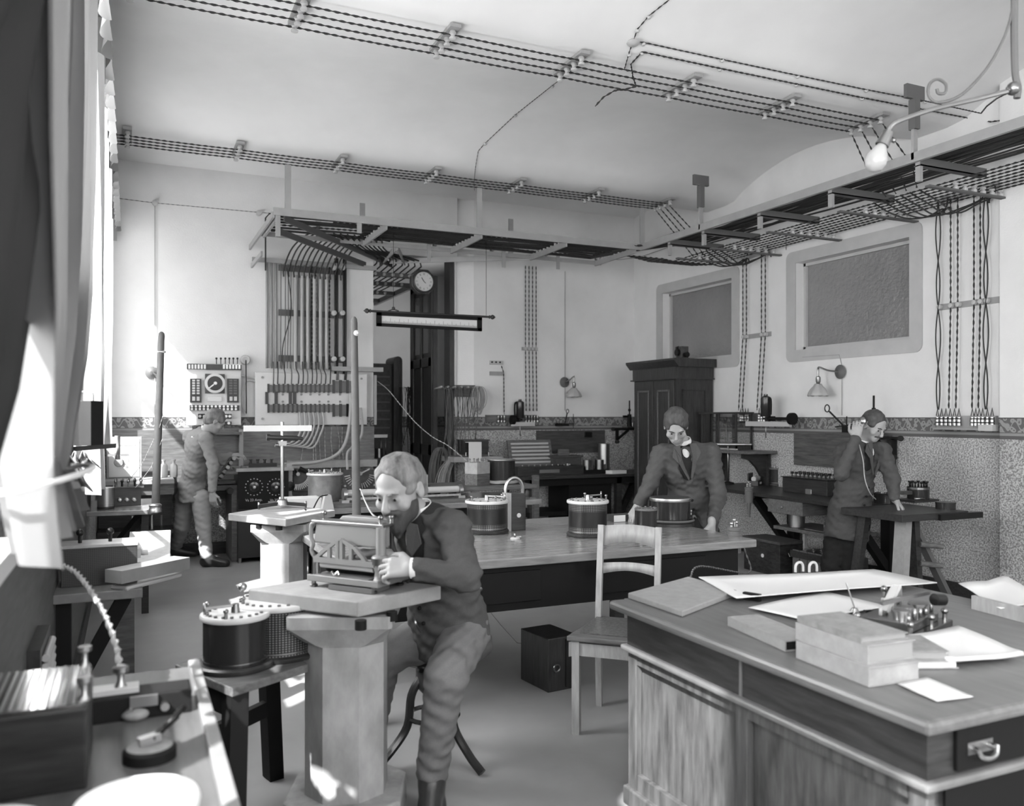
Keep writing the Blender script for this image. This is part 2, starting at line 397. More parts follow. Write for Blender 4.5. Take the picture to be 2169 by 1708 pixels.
# left windows: sills, frames, panes
SILLM = mat('sill_paint', .6, .5)
for i, (a, b) in enumerate(WINS):
    xg = XL-.36
    w = struct('window_%d' % (i+1), M().b2((XL-.4, a, 1.15), (XL+.06, b, 1.2)), SILLM, bevel=.006)
    f = M(); f.b2((xg-.03, a, 1.2), (xg+.03, a+.07, 3.65)).b2((xg-.03, b-.07, 1.2), (xg+.03, b, 3.65)).b2((xg-.03, a, 1.2), (xg+.03, b, 1.27)).b2((xg-.03, a, 3.58), (xg+.03, b, 3.65))
    f.b2((xg-.035, (a+b)/2-.04, 1.2), (xg+.035, (a+b)/2+.03, 3.65)).b2((xg-.03, a, 2.62), (xg+.03, b, 2.69))
    struct('window_frame', f, SILLM, w); struct('window_pane', M().b2((xg-.003, a, 1.2), (xg+.003, b, 3.65)), GLASS, w)
# right wall glazed openings: flat painted border with rounded corners, recessed rippled pane
def rrect(y0, y1, z0, z1, r, n=6):
    out = []
    for cy, cz, a0 in ((y1-r, z1-r, 0), (y0+r, z1-r, 90), (y0+r, z0+r, 180), (y1-r, z0+r, 270)):
        for k in range(n+1):
            a = math.radians(a0+90*k/n); out.append((cy+r*math.cos(a), cz+r*math.sin(a)))
    return out
BORD = mat('border_paint', .4, .75, noise=.06, scale=6)
for i, (a, b, z0, z1) in enumerate(RW):
    w = struct('window_%d' % (i+6), M().b2((XR+.13, a-.01, z0-.01), (XR+.15, b+.01, z1+.01)), RIPPLE)
    o = rrect(a-.13, b+.13, z0-.12, z1+.12, .07); n = len(o); m = M(); vs_ = []
    inn = rrect(a, b, z0, z1, .004)
    for x in (XR-.012, XR): vs_ += [(x, y, z) for y, z in o]+[(x, y, z) for y, z in inn]
    fs = []
    for k in range(n):
        j = (k+1) % n
        fs += [(k, j, n+j, n+k), (2*n+k, 3*n+k, 3*n+j, 2*n+j), (k, 2*n+k, 2*n+j, j), (n+k, n+j, 3*n+j, 3*n+k)]
    m.add(vs_, fs); struct('window_border', m, BORD, w)
    f = M().b2((XR+.1, a, z0), (XR+.13, b, z0+.035)).b2((XR+.1, a, z1-.03), (XR+.13, b, z1)).b2((XR+.1, a, z0), (XR+.13, a+.03, z1)).b2((XR+.1, b-.03, z0), (XR+.13, b, z1))
    struct('window_frame', f, BORD, w)
struct('wall_beyond', M().b2((XR+.3, 4.9, 0), (XR+.35, 9.4, 4)), WALL)
# door leaf standing open in the passage
d = struct('door_1', M().b2((3.46, 10.0, .01), (3.52, 10.86, 3.26)), DWOODV)
x = 3.46
m = M()
for y0, y1, z0, z1 in ((10.0, 10.86, 3.12, 3.26), (10.0, 10.86, 2.12, 2.24), (10.0, 10.86, .01, .3), (10.0, 10.86, 1.0, 1.14), (10.0, 10.12, .01, 3.26), (10.74, 10.86, .01, 3.26), (10.4, 10.46, .01, 3.26)): m.b2((x-.025, y0, z0), (x, y1, z1))
struct('door_rails', m, DWOODV, d, bevel=.006)
m = M()
for y0, y1 in ((10.15, 10.38), (10.48, 10.72)): m.b2((x-.008, y0, 2.3), (x, y1, 3.05))
struct('door_light', m, mat('dark_glass', .12, .1), d)
struct('door_frame', M().b2((PX1-.06, YB+.1, 0), (PX1, YB+.3, 3.42)), DWOODV, d)

# ------------------------------------------------------------------ curtains and valances on the left wall
def lerp(a, b, t): return a+(b-a)*t
def drape(name, label, rows, mt, folds, amp, group=None, ph=0):
    """rows: (z, y0, y1, x) from top to hem"""
    g = []; nf = folds*10; K = []
    for i in range(len(rows)-1):
        for k in range(7): K.append([lerp(rows[i][j], rows[i+1][j], k/7) for j in range(4)])
    K.append(list(rows[-1]))
    for z, y0, y1, x in K:
        sq = .25+.75*min(1, (y1-y0)/max(r[2]-r[1] for r in rows))
        g.append([(x+amp*math.sin(2*PI*folds*j/nf+ph+.25*math.sin(z*1.7))*(1.15-.4*sq)+.4*amp*math.sin(2*PI*folds*.37*j/nf+z), lerp(y0, y1, j/nf), z+.02*math.sin(6*j/nf)) for j in range(nf+1)])
    m = M().grid(g)
    t = thing(name, label, 'curtain', ((XL+.1), (rows[-1][1]+rows[-1][2])/2, rows[-1][0]), 0, group)
    m.build('drape', mt, t, world=True)
    return t
c1 = drape('curtain', 'dark unlit curtain nearest the camera, low part spread to block sun at the near window', [(3.33, 1.25, 1.93, -.17), (2.3, 1.22, 1.93, -.17), (2.0, .5, 1.92, -.17), (1.9, .28, 1.9, -.17), (1.7, .28, 1.8, -.18), (1.55, .28, 1.6, -.18), (1.42, .28, 1.4, -.19), (1.3, .28, 1.3, -.19), (1.0, .3, 1.3, -.18)], CURTD, 8, .03, 'curtains')  # low part widened out of view to keep sun off the near bench
c2 = drape('curtain', 'long pale sunlit curtain tied with a white cord above the bench box', [(3.33, 1.85, 4.2, -.17), (2.5, 1.78, 4.1, -.17), (2.0, 1.7, 3.75, -.17), (1.7, 1.72, 3.1, -.17), (1.42, 1.75, 2.3, -.18), (1.4, 1.74, 2.2, -.18), (1.31, 1.72, 2.55, -.17), (1.22, 1.72, 2.85, -.16)], CURT, 11, .04, 'curtains', 1)
M().tube([(-.18+.11*math.cos(a), 2.0+.3*math.sin(a), 1.37+.02*math.cos(a)) for a in [2*PI*i/20 for i in range(20)]], .006, 6, closed=True).build('tie_cord', PAPER, c2, world=True)
c3 = drape('curtain', 'pale curtain in narrow folds between the pipe window and the long curtain', [(3.33, 4.3, 6.9, -.17), (2.4, 4.45, 6.85, -.17), (1.75, 4.65, 6.6, -.18), (1.35, 4.7, 5.5, -.19), (1.1, 4.7, 5.5, -.18)], CURT2, 10, .045, 'curtains', 2)
c4 = drape('curtain', 'pale curtain hanging straight in the far corner beside the back wall', [(3.33, 6.95, 8.85, -.18), (2.4, 6.95, 8.8, -.18), (1.6, 7.0, 8.7, -.19), (1.25, 7.6, 8.6, -.19)], CURT2, 12, .035, 'curtains', .5)
for i, (y0, y1) in enumerate(((.55, 2.74), (2.8, 4.97), (5.04, 7.2), (7.26, 9.5))):
    t = thing('valance', ['pleated valance of short dark swags over the nearest window', 'pleated valance over the window of the long pale curtain', 'pleated valance over the third window', 'small pleated valance farthest from the camera, in the corner'][i], 'valance', (XL+.1, (y0+y1)/2, 3.34), 0, 'curtain valances')
    M().b2((XL, y0, 3.62), (-.11, y1, 3.66)).b2((-.13, y0, 3.5), (-.11, y0+.04, 3.66)).b2((-.13, y1-.04, 3.5), (-.11, y1, 3.66)).build('pelmet_board', MWOOD, t, world=True)
    K = 9 if i else 8; g = []
    for r in range(9):
        zz = r/8; row = []
        for j in range(K*12+1):
            f = j/12 % 1; s_ = math.sin(PI*f); sw = math.sin(2*PI*j/12+zz*2.5)
            row.append((-.115+.022*sw*(.4+zz)+.012*s_, lerp(y0, y1, j/(K*12)), 3.62-zz*(.2+.055*s_)))
        g.append(row)
    M().grid(g).build('swag', VAL, t, world=True)
    for y in (y0, y1):
        s_ = 1 if y == y1 else -1
        M().grid([[(-.30+.19*a/8+.01*math.sin(a*2.2), y+.004*s_, 3.62-.33*b/4) for a in range(9)] for b in range(5)]).build('side_flap', VAL, t, world=True)
# crumpled cloths hanging on the pier below the black lamp box
for k, (p, q, lab) in enumerate((((118, 975), (196, 1042), 'white cloth hanging in front of the bright window behind the black box'), ((175, 965), (213, 992), 'small crumpled white cloth beside the black lamp box'))):
    a = B(p[0], p[1], 3.35 if k == 0 else 4.0); b = B(q[0], q[1], 3.35 if k == 0 else 4.0); g = []
    for i in range(10):
        z = lerp(a.z, b.z, i/9); g.append([(lerp(a.x-.04, b.x-.06*(9-i)/9, j/16), a.y+.03*math.sin(j*1.1+i*.2)+.02*math.sin(i*.9), z+.02*math.sin(j*.6)) for j in range(17)])
    one('hanging_cloth', M().grid(g), CURT, lab, 'cloth', solid=.003)
# ================================================================== OVERHEAD WIRING
def knob(m, c, r=.022, h=.055, d=(0, 0, -1)):
    c = Vector(c); d = Vector(d).normalized(); q = Vector((0, 0, 1)).rotation_difference(d).to_matrix()
    return m.lathe([(r*.8, 0), (r, h*.15), (r, h*.4), (r*.6, h*.5), (r*.6, h*.65), (r, h*.75), (r*.95, h*.95), (r*.3, h)], c, 10, q)
# brackets under the two ceiling beams
def bracket(label, group):
    t = thing('insulator_bracket', label, 'insulator bracket', (0, 0, 0), 0, group)
    M().b2((-.035, -.38, -.022), (.035, .02, 0)).build('batten', RAIL, t)
    for i in range(4):
        knob(M(), (0, -.02-.1*i, -.022)).build('knob', PORC, t)
    return t
B1 = bracket('wooden batten with four porcelain knobs on the nearer ceiling beam', 'insulator brackets on the nearer beam')
XB1 = [.0, .907, 1.812, 2.717, 3.622, 4.527, 5.432]
for i, x in enumerate(XB1):
    o = B1 if i == 0 else dup(B1, (0, 0, 0)); o.location = (x, 5.19, 3.896)
B2 = dup(B1, (0, 0, 0), label='wooden batten with four porcelain knobs on the farther ceiling beam', group='insulator brackets on the farther beam'); B2.location = (-.02, 8.03, 3.896)
XB2 = [-.02, .88, 1.79, 2.7, 3.61, 4.515, 5.42]
for x in XB2[1:]: dup(B2, (x, 8.03, 3.896))
GA, GB = 'twisted cords along the nearer ceiling beam', 'twisted cords along the farther ceiling beam'
for i in range(4):
    y = 5.17-.1*i; z = 3.85; pts = [(XL, y, z)]
    for a, b in zip([XL]+XB1, XB1): pts += [tuple(q) for q in sag((a, y, z), (b, y, z), 3, .004)[1:]]
    pts += [(5.43, y, z), (5.62+.02*i, y-.03-.02*i, 3.5), (5.72, y-.1, 3.32)]
    one('twisted_wire', M().twist(pts, .0062, .055), CABLE, 'black twisted cord running under the nearer ceiling beam, then slanting down to the rack', 'cord', GA)
    y = 8.01-.085*i; pts = [(XL, y, z)]
    for a, b in zip([XL]+XB2, XB2): pts += [tuple(q) for q in sag((a, y, z), (b, y, z), 3, .004)[1:]]
    pts += [(5.66+.02*i, y-.18, 3.46), (5.78, y-.25, 3.28)]
    one('twisted_wire', M().twist(pts, .0062, .055), CABLE, 'black twisted cord running under the farther ceiling beam, then slanting down to the rack', 'cord', GB)
# thin surface cords on the ceiling, with cleats
def cord(pts, label, r=.004, mt=None, tw=True, group=None, name='ceiling_wire'):
    m = M(); (m.twist(pts, r) if tw else m.tube(pts, r, 5))
    return one(name, m, mt or CABLE, label, 'cord', group)
def ceil_pt(px, py, z=4.1): return F(px, py, z)
def zat(y):
    for (a, za), (b, zb) in zip(prof, prof[1:]):
        if a <= y <= b: return lerp(za, zb, (y-a)/(b-a+1e-9))
    return 3.9
def onceil(px, py, off=.012):
    z = 4.0
    for _ in range(12):
        p = F(px, py, z); z = (z+zat(p.y)-off)/2
    return F(px, py, z)
def ceil_run(pix): 
    out = []
    for a, b in zip(pix, pix[1:]):
        for k in range(6): out.append(onceil(lerp(a[0], b[0], k/6), lerp(a[1], b[1], k/6)))
    out.append(onceil(*pix[-1])); return out
cord(ceil_run([(1417, 0), (1375, 33), (1350, 62), (1341, 88), (1333, 110), (1322, 148)]), 'thin twisted ceiling cord coming from the top edge down to the round rose', .004)
cord(ceil_run([(1341, 88), (1363, 90), (1530, 126), (1690, 160), (1835, 190), (1960, 214)]), 'upper of the two cords running right across the ceiling to the scrolled lamp bracket', .0045)
cord(ceil_run([(1340, 160), (1336, 136), (1360, 110), (1525, 145), (1686, 178), (1826, 207), (1955, 232), (2075, 255)])+[R(2100, 258, 6.15), R(2155, 250, 6.15)], 'lower of the two cords running right across the ceiling, ending beside the pier', .0055)
cord([F(1340, 160, 3.88), F(1348, 183, 3.75), F(1322, 190, 3.72), F(1302, 192, 3.7), F(1278, 206, 3.66), F(1261, 225, 3.62)], 'loose end of twisted cord dangling below the nearer ceiling beam', .006)
cord([D(1960, 214, 5.9), D(2078, 240, 5), D(2090, 225, 4.6), D(2112, 208, 4.1), D(2148, 190, 3.75)], 'cord slung from the ceiling to the hub of the scrolled lamp bracket', .004)
cord(ceil_run([(1225, 135), (1205, 155), (1170, 181), (1092, 243), (1028, 303), (1013, 320), (1007, 355), (1004, 385)])+[F(1005, 403, 3.75)], 'thin cord slanting across the ceiling vault between the two beams', .003)
m = M()
one('ceiling_rose', m.lathe([(.04, 0), (.045, -.012), (.03, -.025), (.012, -.03)], onceil(1341, 88, 0), 16), PORC, 'round porcelain ceiling rose where the thin cords meet', 'ceiling rose')
cl = None
for px, py in ((1375, 33), (1350, 62), (1363, 90), (1530, 126), (1690, 160), (1835, 190), (1960, 214), (1360, 110), (1525, 145), (1686, 178), (1826, 207), (1955, 232), (1333, 113), (1170, 181), (1092, 243), (1028, 303)):
    p = onceil(px, py, .001)
    if cl is None: cl = tag(M().lathe([(.014, 0), (.016, -.01), (.01, -.02), (.003, -.022)], (0, 0, 0), 8).build('cleat', PORC), 'small round porcelain cleat holding a thin cord to the ceiling', 'cleat', 'cleats of the thin ceiling cords'); cl.location = p
    else: o = cl.copy(); COL.objects.link(o); o.location = p
# ------------------------------------------------------------------ cable rack along the right wall
t = thing('cable_rack', 'long cable rack carried along the right wall below the ceiling', 'cable rack', (5.2, 5.5, 3.3))
M().b2((5.17, 1.0, 3.34), (5.2, 7.93, 3.41)).build('rail', RAIL, t, world=True)
ARMS = [1.82, 2.66, 3.5, 4.33, 5.17, 6.02, 6.84, 7.42]
for y in ARMS:
    M().b2((5.2, y-.03, 3.31), (5.9, y-.022, 3.37)).b2((5.2, y-.03, 3.31), (5.9, y+.03, 3.318)).build('arm', DRAIL, t, world=True)
    M().b2((5.2, y-.02, 3.2), (5.23, y+.02, 3.36)).build('drop_strap', RAIL, t, world=True)
    many('arm_insulator', knob(M(), (0, 0, 0), .018, .045, (0, 0, 1)), PORC, t, [(5.32+.085*k, y, 3.318) for k in range(5)])
    M().b2((5.3, y-.02, 3.17), (6.2, y+.02, 3.185)).build('lower_arm', DRAIL, t, world=True)
    many('lower_insulator', knob(M(), (0, 0, 0), .022, .05, (0, 0, 1)), PORC, t, [(5.6+.1*k, y, 3.185) for k in range(6)])
for y in (4.35, 6.86):
    h = M().b2((5.17, y-.012, 3.36), (5.21, y+.012, 3.62)).build('hanger', RAIL, t, world=True)
    M().b2((5.165, y-.03, 3.58), (5.215, y+.03, 3.8)).b2((5.1, y-.015, 3.8), (5.28, y+.015, 3.9)).build('hook', DRAIL, h, world=True)
for i in range(11):
    x = 5.26+.053*i; r = random.uniform(.006, .011)
    pts = [(x+random.uniform(-.015, .015), y, 3.37+random.uniform(0, .03)) for y in np.linspace(1.0, 7.6, 12)]
    one('rack_cable', M().tube(pts, r, 6), CABLE, 'black cable lying along the upper arms of the right wall rack', 'cable', 'cables on the right wall rack')
for i in range(3):
    pts = [(5.45+.06*i+random.uniform(-.05, .05), y, 3.40+random.uniform(0, .03)) for y in np.linspace(1.0, 7.6, 14)]
    one('rack_cable', M().tube(pts, .017, 6), CABLE, 'black cable lying along the upper arms of the right wall rack', 'cable', 'cables on the right wall rack')
for i in range(8):
    x = 5.56+.078*i; pts = [(x, y, 3.245) for y in (1.0, 2.66, 4.33, 6.02, 7.4)]
    pts += [(x-.05, 7.75, 3.22), (x-.2, 8.0, 3.24), (x-.3, 8.15, 3.3), (x-.4, 8.3, 3.36)]
    one('rack_wire', M().twist(pts, .0065, .055), CABLE, 'black twisted cord along the lower arms of the right wall rack', 'cord', 'twisted cords on the right wall rack')
# loops where cords leave the ceiling for the wall
for k, (yc, n) in enumerate(((4.75, 6), (7.2, 5))):
    for i in range(n):
        y0 = yc+.25-.09*i; y1 = (4.88 if k == 0 else 7.36)-(.03*i if i < n/2 else .2+.05*i) if True else 0
        one('loop_wire', M().tube(smooth([(5.72, y0+.2, 3.3), (5.8, y0+.1, 3.2), (5.9, y0, 3.14-.01*i), (6.05, (y0+y1)/2, 3.16), (6.15, y1, 3.22), (6.175, y1, 3.3 if i % 2 else 3.18)], 5), .007, 5), CABLE,
            'black cord looping from the rack to the wall above the %s' % ('rightmost terminal board' if k == 0 else 'motor with a long shaft'), 'cord', 'looped cords %s' % ('by the pier' if k == 0 else 'between the glazed openings'))
# vertical cord drops on the right wall, held by battens
def batten_x(Y0, Y1, z, lab, ks):
    t = thing('cord_batten', lab, 'batten', (XR, (Y0+Y1)/2, z))
    M().b2((XR-.012, Y0, z-.025), (XR, Y1, z+.025)).build('batten', RAIL, t, world=True)
    for y in ks: knob(M(), (XR-.012, y, z), .02, .04, (-1, 0, 0)).build('knob', PORC, t, world=True)
    return t
GR = [(4.92, 0), (4.81, 1), (4.745, 1), (4.6, 1), (4.545, 1), (4.49, 0)]
for z, nm in ((3.31, 'upper pale batten near the ceiling rack by the pier'), (2.41, 'pale batten halfway down the cords by the pier')):
    batten_x(4.40, 4.95, z, nm, [g[0] for g in GR])
for y, tw in GR:
    if tw: one('drop_wire', M().twist([(XR-.04, y, 3.3), (XR-.04, y, 2.41), (XR-.05, y+.01, 1.56)], .0065, .06), CABLE, 'black twisted cord dropping down the wall by the pier', 'cord', 'twisted drop cords by the pier')
    else:
        for s_ in (-1, 1):
            zz = np.linspace(3.3, 1.55, 40); pts = [(XR-.045+.004*s_, y+.004+s_*.02*math.sin(PI*(z-3.3)/.44*1.0+.3), z) for z in zz]
            one('drop_cable', M().tube(pts, .0055, 6), CABLE, 'plain black cable of a crossing pair dropping down the wall by the pier', 'cable', 'crossing cable pairs by the pier')
GS = [7.39, 7.33, 7.09, 7.03]
for z, nm in ((3.25, 'upper batten of the cords between the two glazed openings'), (2.37, 'middle batten of the cords between the two glazed openings')):
    batten_x(6.98, 7.42, z, nm, GS)
for y in GS: one('drop_wire', M().twist([(XR-.04, y, 3.25), (XR-.04, y, 2.37), (XR-.05, y+.06, 1.56)], .0065, .06), CABLE, 'black twisted cord dropping between the two glazed openings', 'cord', 'twisted drop cords between the openings')
# ------------------------------------------------------------------ cable rack in front of the back wall
t = thing('cable_rack', 'wide white cable rack hung before the back wall, turning over the passage', 'cable rack', (3.2, 8.5, 3.3))
Z = 3.35
def flat(p, q, h=.06, w=.012): return M().bar(p, q, w, h)
flat((1.2, 7.93, 3.38), (5.2, 7.93, 3.38), .07, .02).build('front_rail', RAIL, t, world=True)
flat((1.2, 8.83, Z), (5.2, 8.83, Z), .045, .02).build('rear_rail', RAIL, t, world=True)
flat((1.2, 7.93, Z), (1.2, 9.6, Z), .055, .02).build('side_rail', RAIL, t, world=True)
flat((1.22, 9.58, 3.22), (2.62, 9.58, 3.22), .05, .02).build('wall_rail', RAIL, t, world=True)
flat((1.22, 8.83, Z-.2), (1.22, 9.6, Z-.2), .05, .02).build('side_rail', RAIL, t, world=True)
for x in (1.24, 2.27, 3.27, 4.25, 5.12):
    flat((x, 7.94, Z-.01), (x, 8.83, Z-.01), .06, .02).build('rung', RAIL, t, world=True)
    many('rung_insulator', knob(M(), (0, 0, 0), .016, .03, (0, 0, 1)), PORC, t, [(x, 8.02+.09*k, Z+.02) for k in range(9)])
for p, q in (((1.3, 7.96, Z-.02), (2.9, 9.9, Z-.02)), ((1.28, 8.2, Z-.09), (2.5, 9.62, Z-.09))): flat(p, q, .06, .015).build('diagonal_bar', DRAIL, t, world=True)
for p, q in (((2.8, 9.66, Z-.02), (4.3, 8.8, Z+.0)), ((3.0, 9.7, Z-.02), (2.65, 8.84, Z-.02)), ((2.75, 9.9, Z-.02), (2.65, 8.9, Z-.02))): flat(p, q, .06, .015).build('diagonal_bar', RAIL, t, world=True)
for x, y in ((1.33, 7.93), (3.24, 7.93), (5.2, 7.93), (2.26, 8.83), (4.0, 8.83)):
    M().b2((x-.028, y-.008, Z), (x+.028, y+.008, 3.82 if y < 8 else 3.77)).build('hanger', RAIL, t, world=True)
for x, z0 in ((1.24, 3.05), (2.0, 3.15), (3.0, 3.1), (3.9, 3.1), (4.6, 3.13)):
    M().b2((x-.02, 8.35, z0), (x+.02, 8.36, Z)).build('drop_strap', RAIL, t, world=True) if 0 else M().b2((x-.022, 7.925 if x < 2.2 else 8.8, z0+.1), (x+.022, 7.94 if x < 2.2 else 8.81, Z+.06)).build('drop_strap', RAIL, t, world=True)
for i in range(20):
    y = 8.0+.041*i; z = Z+.03; pts = [(1.6+.05*i, y, z)]+[(x, y+random.uniform(-.012, .012), z+random.uniform(0, .025)) for x in (2.2, 2.9, 3.6, 4.3, 5.0)]+[(5.35+.02*(i % 8), 7.75-.01*i, 3.38)]
    if i % 3 == 0: pts[0] = (1.25, y, z)
    one('rack_cable', (M().tube(pts, .011, 6) if i % 4 else M().twist(pts, .009, .06)), CABLE, 'black cable lying on the rack before the back wall', 'cable', 'cables on the back wall rack')
for i in range(8):   # branch into the passage
    a = .08*i; pts = [(1.9+a*.9, 8.6, Z+.02), (2.3+a*.6, 9.2, Z), (2.68+a, 9.8, Z-.03), (2.72+a, 12.6, Z-.06)]
    one('passage_cable', M().tube(smooth(pts, 4), .009, 5), CABLE, 'black cable running off the rack into the passage', 'cable', 'cables running into the passage')
t2 = thing('passage_rack', 'cable rack with porcelain knobs under the passage ceiling', 'cable rack', (3.0, 11, 3.2))
for y in (9.99, 10.7, 11.5, 12.3):
    M().b2((2.6, y-.03, 3.2), (3.4, y+.03, 3.25)).build('crossbar', DRAIL, t2, world=True)
    many('knob', knob(M(), (0, 0, 0), .02, .04, (0, -1, 0)), PORC, t2, [(2.7+.11*k, y-.03, 3.22) for k in range(6)])
M().b2((2.56, 9.97, 3.19), (2.6, 12.6, 3.26)).b2((3.4, 9.97, 3.19), (3.44, 12.6, 3.26)).build('rail', RAIL, t2, world=True)
# wall cable pair above the rack on porcelain knobs
for z, nm, r in ((3.73, 'heavier upper cable strung along the back wall above the rack', .008), (3.58, 'thin lower cable strung along the back wall above the rack', .003)):
    pts = [(1.36, 9.55, 3.1), (1.36, 9.55, z-.05), (1.40, 9.55, z)] if z > 3.6 else [(1.45, 9.55, z)]
    pts += [(x, 9.55, z-.012*(1 if i % 2 else 0)) for i, x in enumerate((1.9, 2.4, 3.0, 3.6, 4.2, 4.8, 5.3, 5.9))]+[(6.15, 9.45, z+.02), (6.15, 8.6, z+.04)]
    one('wall_cable', M().tube(pts, r, 6), CABLE, nm, 'cable')
kn = None
for x in (1.45, 1.95, 2.63, 3.35, 4.1, 4.85, 5.6):
    if kn is None:
        kn = thing('cable_cleat', 'wooden cleat with two round porcelain knobs above the back rack', 'cleat', (x, 9.6, 3.65), 0, 'twin knob cleats above the back rack')
        M().b2((-.02, 0, -.1), (.02, .04, .1)).build('block', DRAIL, kn)
        for z in (.07, -.07): knob(M(), (0, 0, z), .03, .05, (0, -1, 0)).build('knob', PORC, kn)
    else: dup(kn, (x, 9.6, 3.65))
# thin wire along the back wall at upper left, and thin vertical wires
cord([(-.25, 9.62, 3.76), B(328, 430, 9.62), B(548, 450, 9.62), B(575, 452, 9.62)], 'thin cord strung high on the back wall to the left of the rack', .003)
cord([B(328, 433, 9.63), B(328, 700, 9.63), B(328, 1020, 9.63)], 'thin white wire straight down the back wall behind the shorter pole', .004, WIREW, False)
cord([B(1197, 575, 9.63), B(1197, 800, 9.63), B(1197, 870, 9.63)], 'thin white casing down the back wall to the small wall lamp', .005, RAIL, False)
cord([R(1665, 500, 6.19), R(1665, 530, 6.19)], 'short thin wire on the right wall beside the larger glazed opening', .003)
cord([R(1700, 757, 6.19), R(1778, 752, 6.19), R(1783, 775, 6.19), R(1783, 880, 6.19)], 'thin wire round the wall lamp between board and glazed opening', .004, RAIL, False)
for i, (px, py) in enumerate(((328, 431), (548, 452))):
    one('porcelain_insulator', knob(M(), B(px, py, 9.64), .03, .05, (0, -1, 0)), PORC, ('porcelain knob of the thin high cord above the shorter pole', 'porcelain knob of the thin high cord just left of the rack')[i], 'insulator')
# four twisted cords down the back wall and the single one
for i, x in enumerate((4.552, 4.602, 4.652, 4.702)):
    one('drop_wire', M().twist([(x, 9.6, 3.4), (x, 9.6, 2.35), (x+.01, 9.6, 1.56)], .0065, .06), CABLE, 'black twisted cord of the four dropping down the back wall', 'cord', 'four twisted drop cords on the back wall')
t = thing('cord_batten', 'row of porcelain knobs halfway up the four back wall cords', 'batten', (4.63, 9.65, 2.35))
M().b2((4.52, 9.63, 2.33), (4.74, 9.65, 2.37)).build('batten', RAIL, t, world=True)
for x in (4.552, 4.602, 4.652, 4.702): knob(M(), (x, 9.63, 2.35), .022, .04, (0, -1, 0)).build('knob', PORC, t, world=True)
cord([B(1062, 775, 9.62), B(1067, 790, 9.62), B(1068, 878, 9.62)], 'single twisted cord dropping from the small wall plug', .006)
t = thing('wall_plug', 'small pale wall plug plate with dark sockets near the passage', 'wall plug', B(1052, 783, 9.64))
p0 = B(1038, 792, 9.63); p1 = B(1066, 768, 9.63)
M().b2((p0.x, 9.63, p1.z-.03), (p1.x, 9.65, p1.z+.02)).build('plate', PORC, t, world=True); M().b2((p0.x, 9.63, p0.z-.02), (p1.x, 9.65, p0.z+.03)).build('batten', RAIL, t, world=True)
for k in range(3): M().cyl((lerp(p0.x, p1.x, .15+.3*k), 9.625, p1.z), (lerp(p0.x, p1.x, .15+.3*k), 9.64, p1.z), .012, n=8).build('socket', BLACK, t, world=True)
# ------------------------------------------------------------------ scrolled lamp bracket at upper right
t = thing('lamp_bracket', 'scrolled iron ceiling lamp bracket with a bare bulb at upper right', 'lamp', D(2148, 190, 3.0))
dd = 3.0
M().tube(smooth([D(2150, -60, dd), D(2148, 60, dd), D(2150, 150, dd), D(2156, 185, dd), D(2154, 208, dd)], 5), .012, 8).build('stem', DRAIL, t, world=True)
M().ball(D(2146, 188, dd), .024).build('hub', BRASS, t, world=True)
M().tube(smooth([D(2140, 192, dd), D(2060, 212, dd), D(1975, 232, dd), D(1905, 256, dd), D(1886, 268, dd), D(1880, 282, dd)], 6), .0085, 8).build('arm', BRASS, t, world=True)
M().tube(smooth([D(2148, -50, dd), D(2140, 40, dd), D(2100, 130, dd), D(2040, 198, dd), D(1990, 217, dd), D(1968, 205, dd), D(1968, 180, dd), D(1985, 168, dd), D(2003, 178, dd), D(2002, 196, dd), D(1988, 198, dd), D(1984, 188, dd)], 7), .0055, 6).build('scroll', DRAIL, t, world=True)
s_ = M().cyl(D(1882, 280, dd), D(1868, 308, dd), .019, .024, 14).build('lamp_holder', BRASS, t, world=True)
M().cyl(D(1890, 296, dd), D(1896, 299, dd), .009, n=8).build('switch_key', BRASS, s_, world=True)
ax = (D(1852, 348, dd)-D(1868, 308, dd)); q = Vector((0, 0, 1)).rotation_difference(ax.normalized()).to_matrix()
M().lathe([(.014, 0), (.024, .02), (.036, .05), (.038, .066), (.03, .09), (.012, .102), (0, .104)], D(1869, 306, dd), 18, q).build('bulb', OPAL, t, world=True)
# ------------------------------------------------------------------ pendant wall lamps
def wall_lamp(label, plate, shade, mk, sc=1, axis='y'):
    """plate and shade are wall-plane pixels; mk maps a pixel to a point that far out"""
    P = mk(*plate, 0); t = thing('wall_lamp', label, 'wall lamp', P); n = Vector((0, -1, 0)) if axis == 'y' else Vector((-1, 0, 0))
    q = Vector((0, 0, 1)).rotation_difference(n).to_matrix()
    M().lathe([(.055*sc, 0), (.06*sc, .01), (.045*sc, .02), (.03*sc, .024), (.015*sc, .035)], P, 20, q).build('wall_plate', DRAIL, t, world=True)
    S = mk(*shade, .14*sc)
    M().tube(smooth([P+n*.03, P.lerp(S, .4)+n*.05+Vector((0, 0, .05)), P.lerp(S, .8)+n*.04+Vector((0, 0, .10*sc)), S+Vector((0, 0, .1*sc)), S+Vector((0, 0, .03))], 5), .0075*sc, 8).build('arm', BRASS, t, world=True)
    M().lathe([(.012, .05), (.022, .04), (.022, 0), (.016, -.02), (.03, -.03)], S, 14).build('lamp_holder', BRASS, t, world=True)
    n_ = 40; g = []
    for r, z in ((.028, -.02), (.035, -.035), (.06, -.06), (.075, -.085), (.08, -.1), (.083, -.112)):
        g.append([S+Vector(((r*sc*(1+.05*math.sin(8*2*PI*k/n_)*(-z/.11)))*math.cos(2*PI*k/n_), (r*sc*(1+.05*math.sin(8*2*PI*k/n_)*(-z/.11)))*math.sin(2*PI*k/n_), z*sc*1.1+.004*math.sin(16*PI*k/n_)*(-z/.11))) for k in range(n_+1)])
    M().grid(g).build('shade', OPAL, t, world=True, solid=.003)
    return t
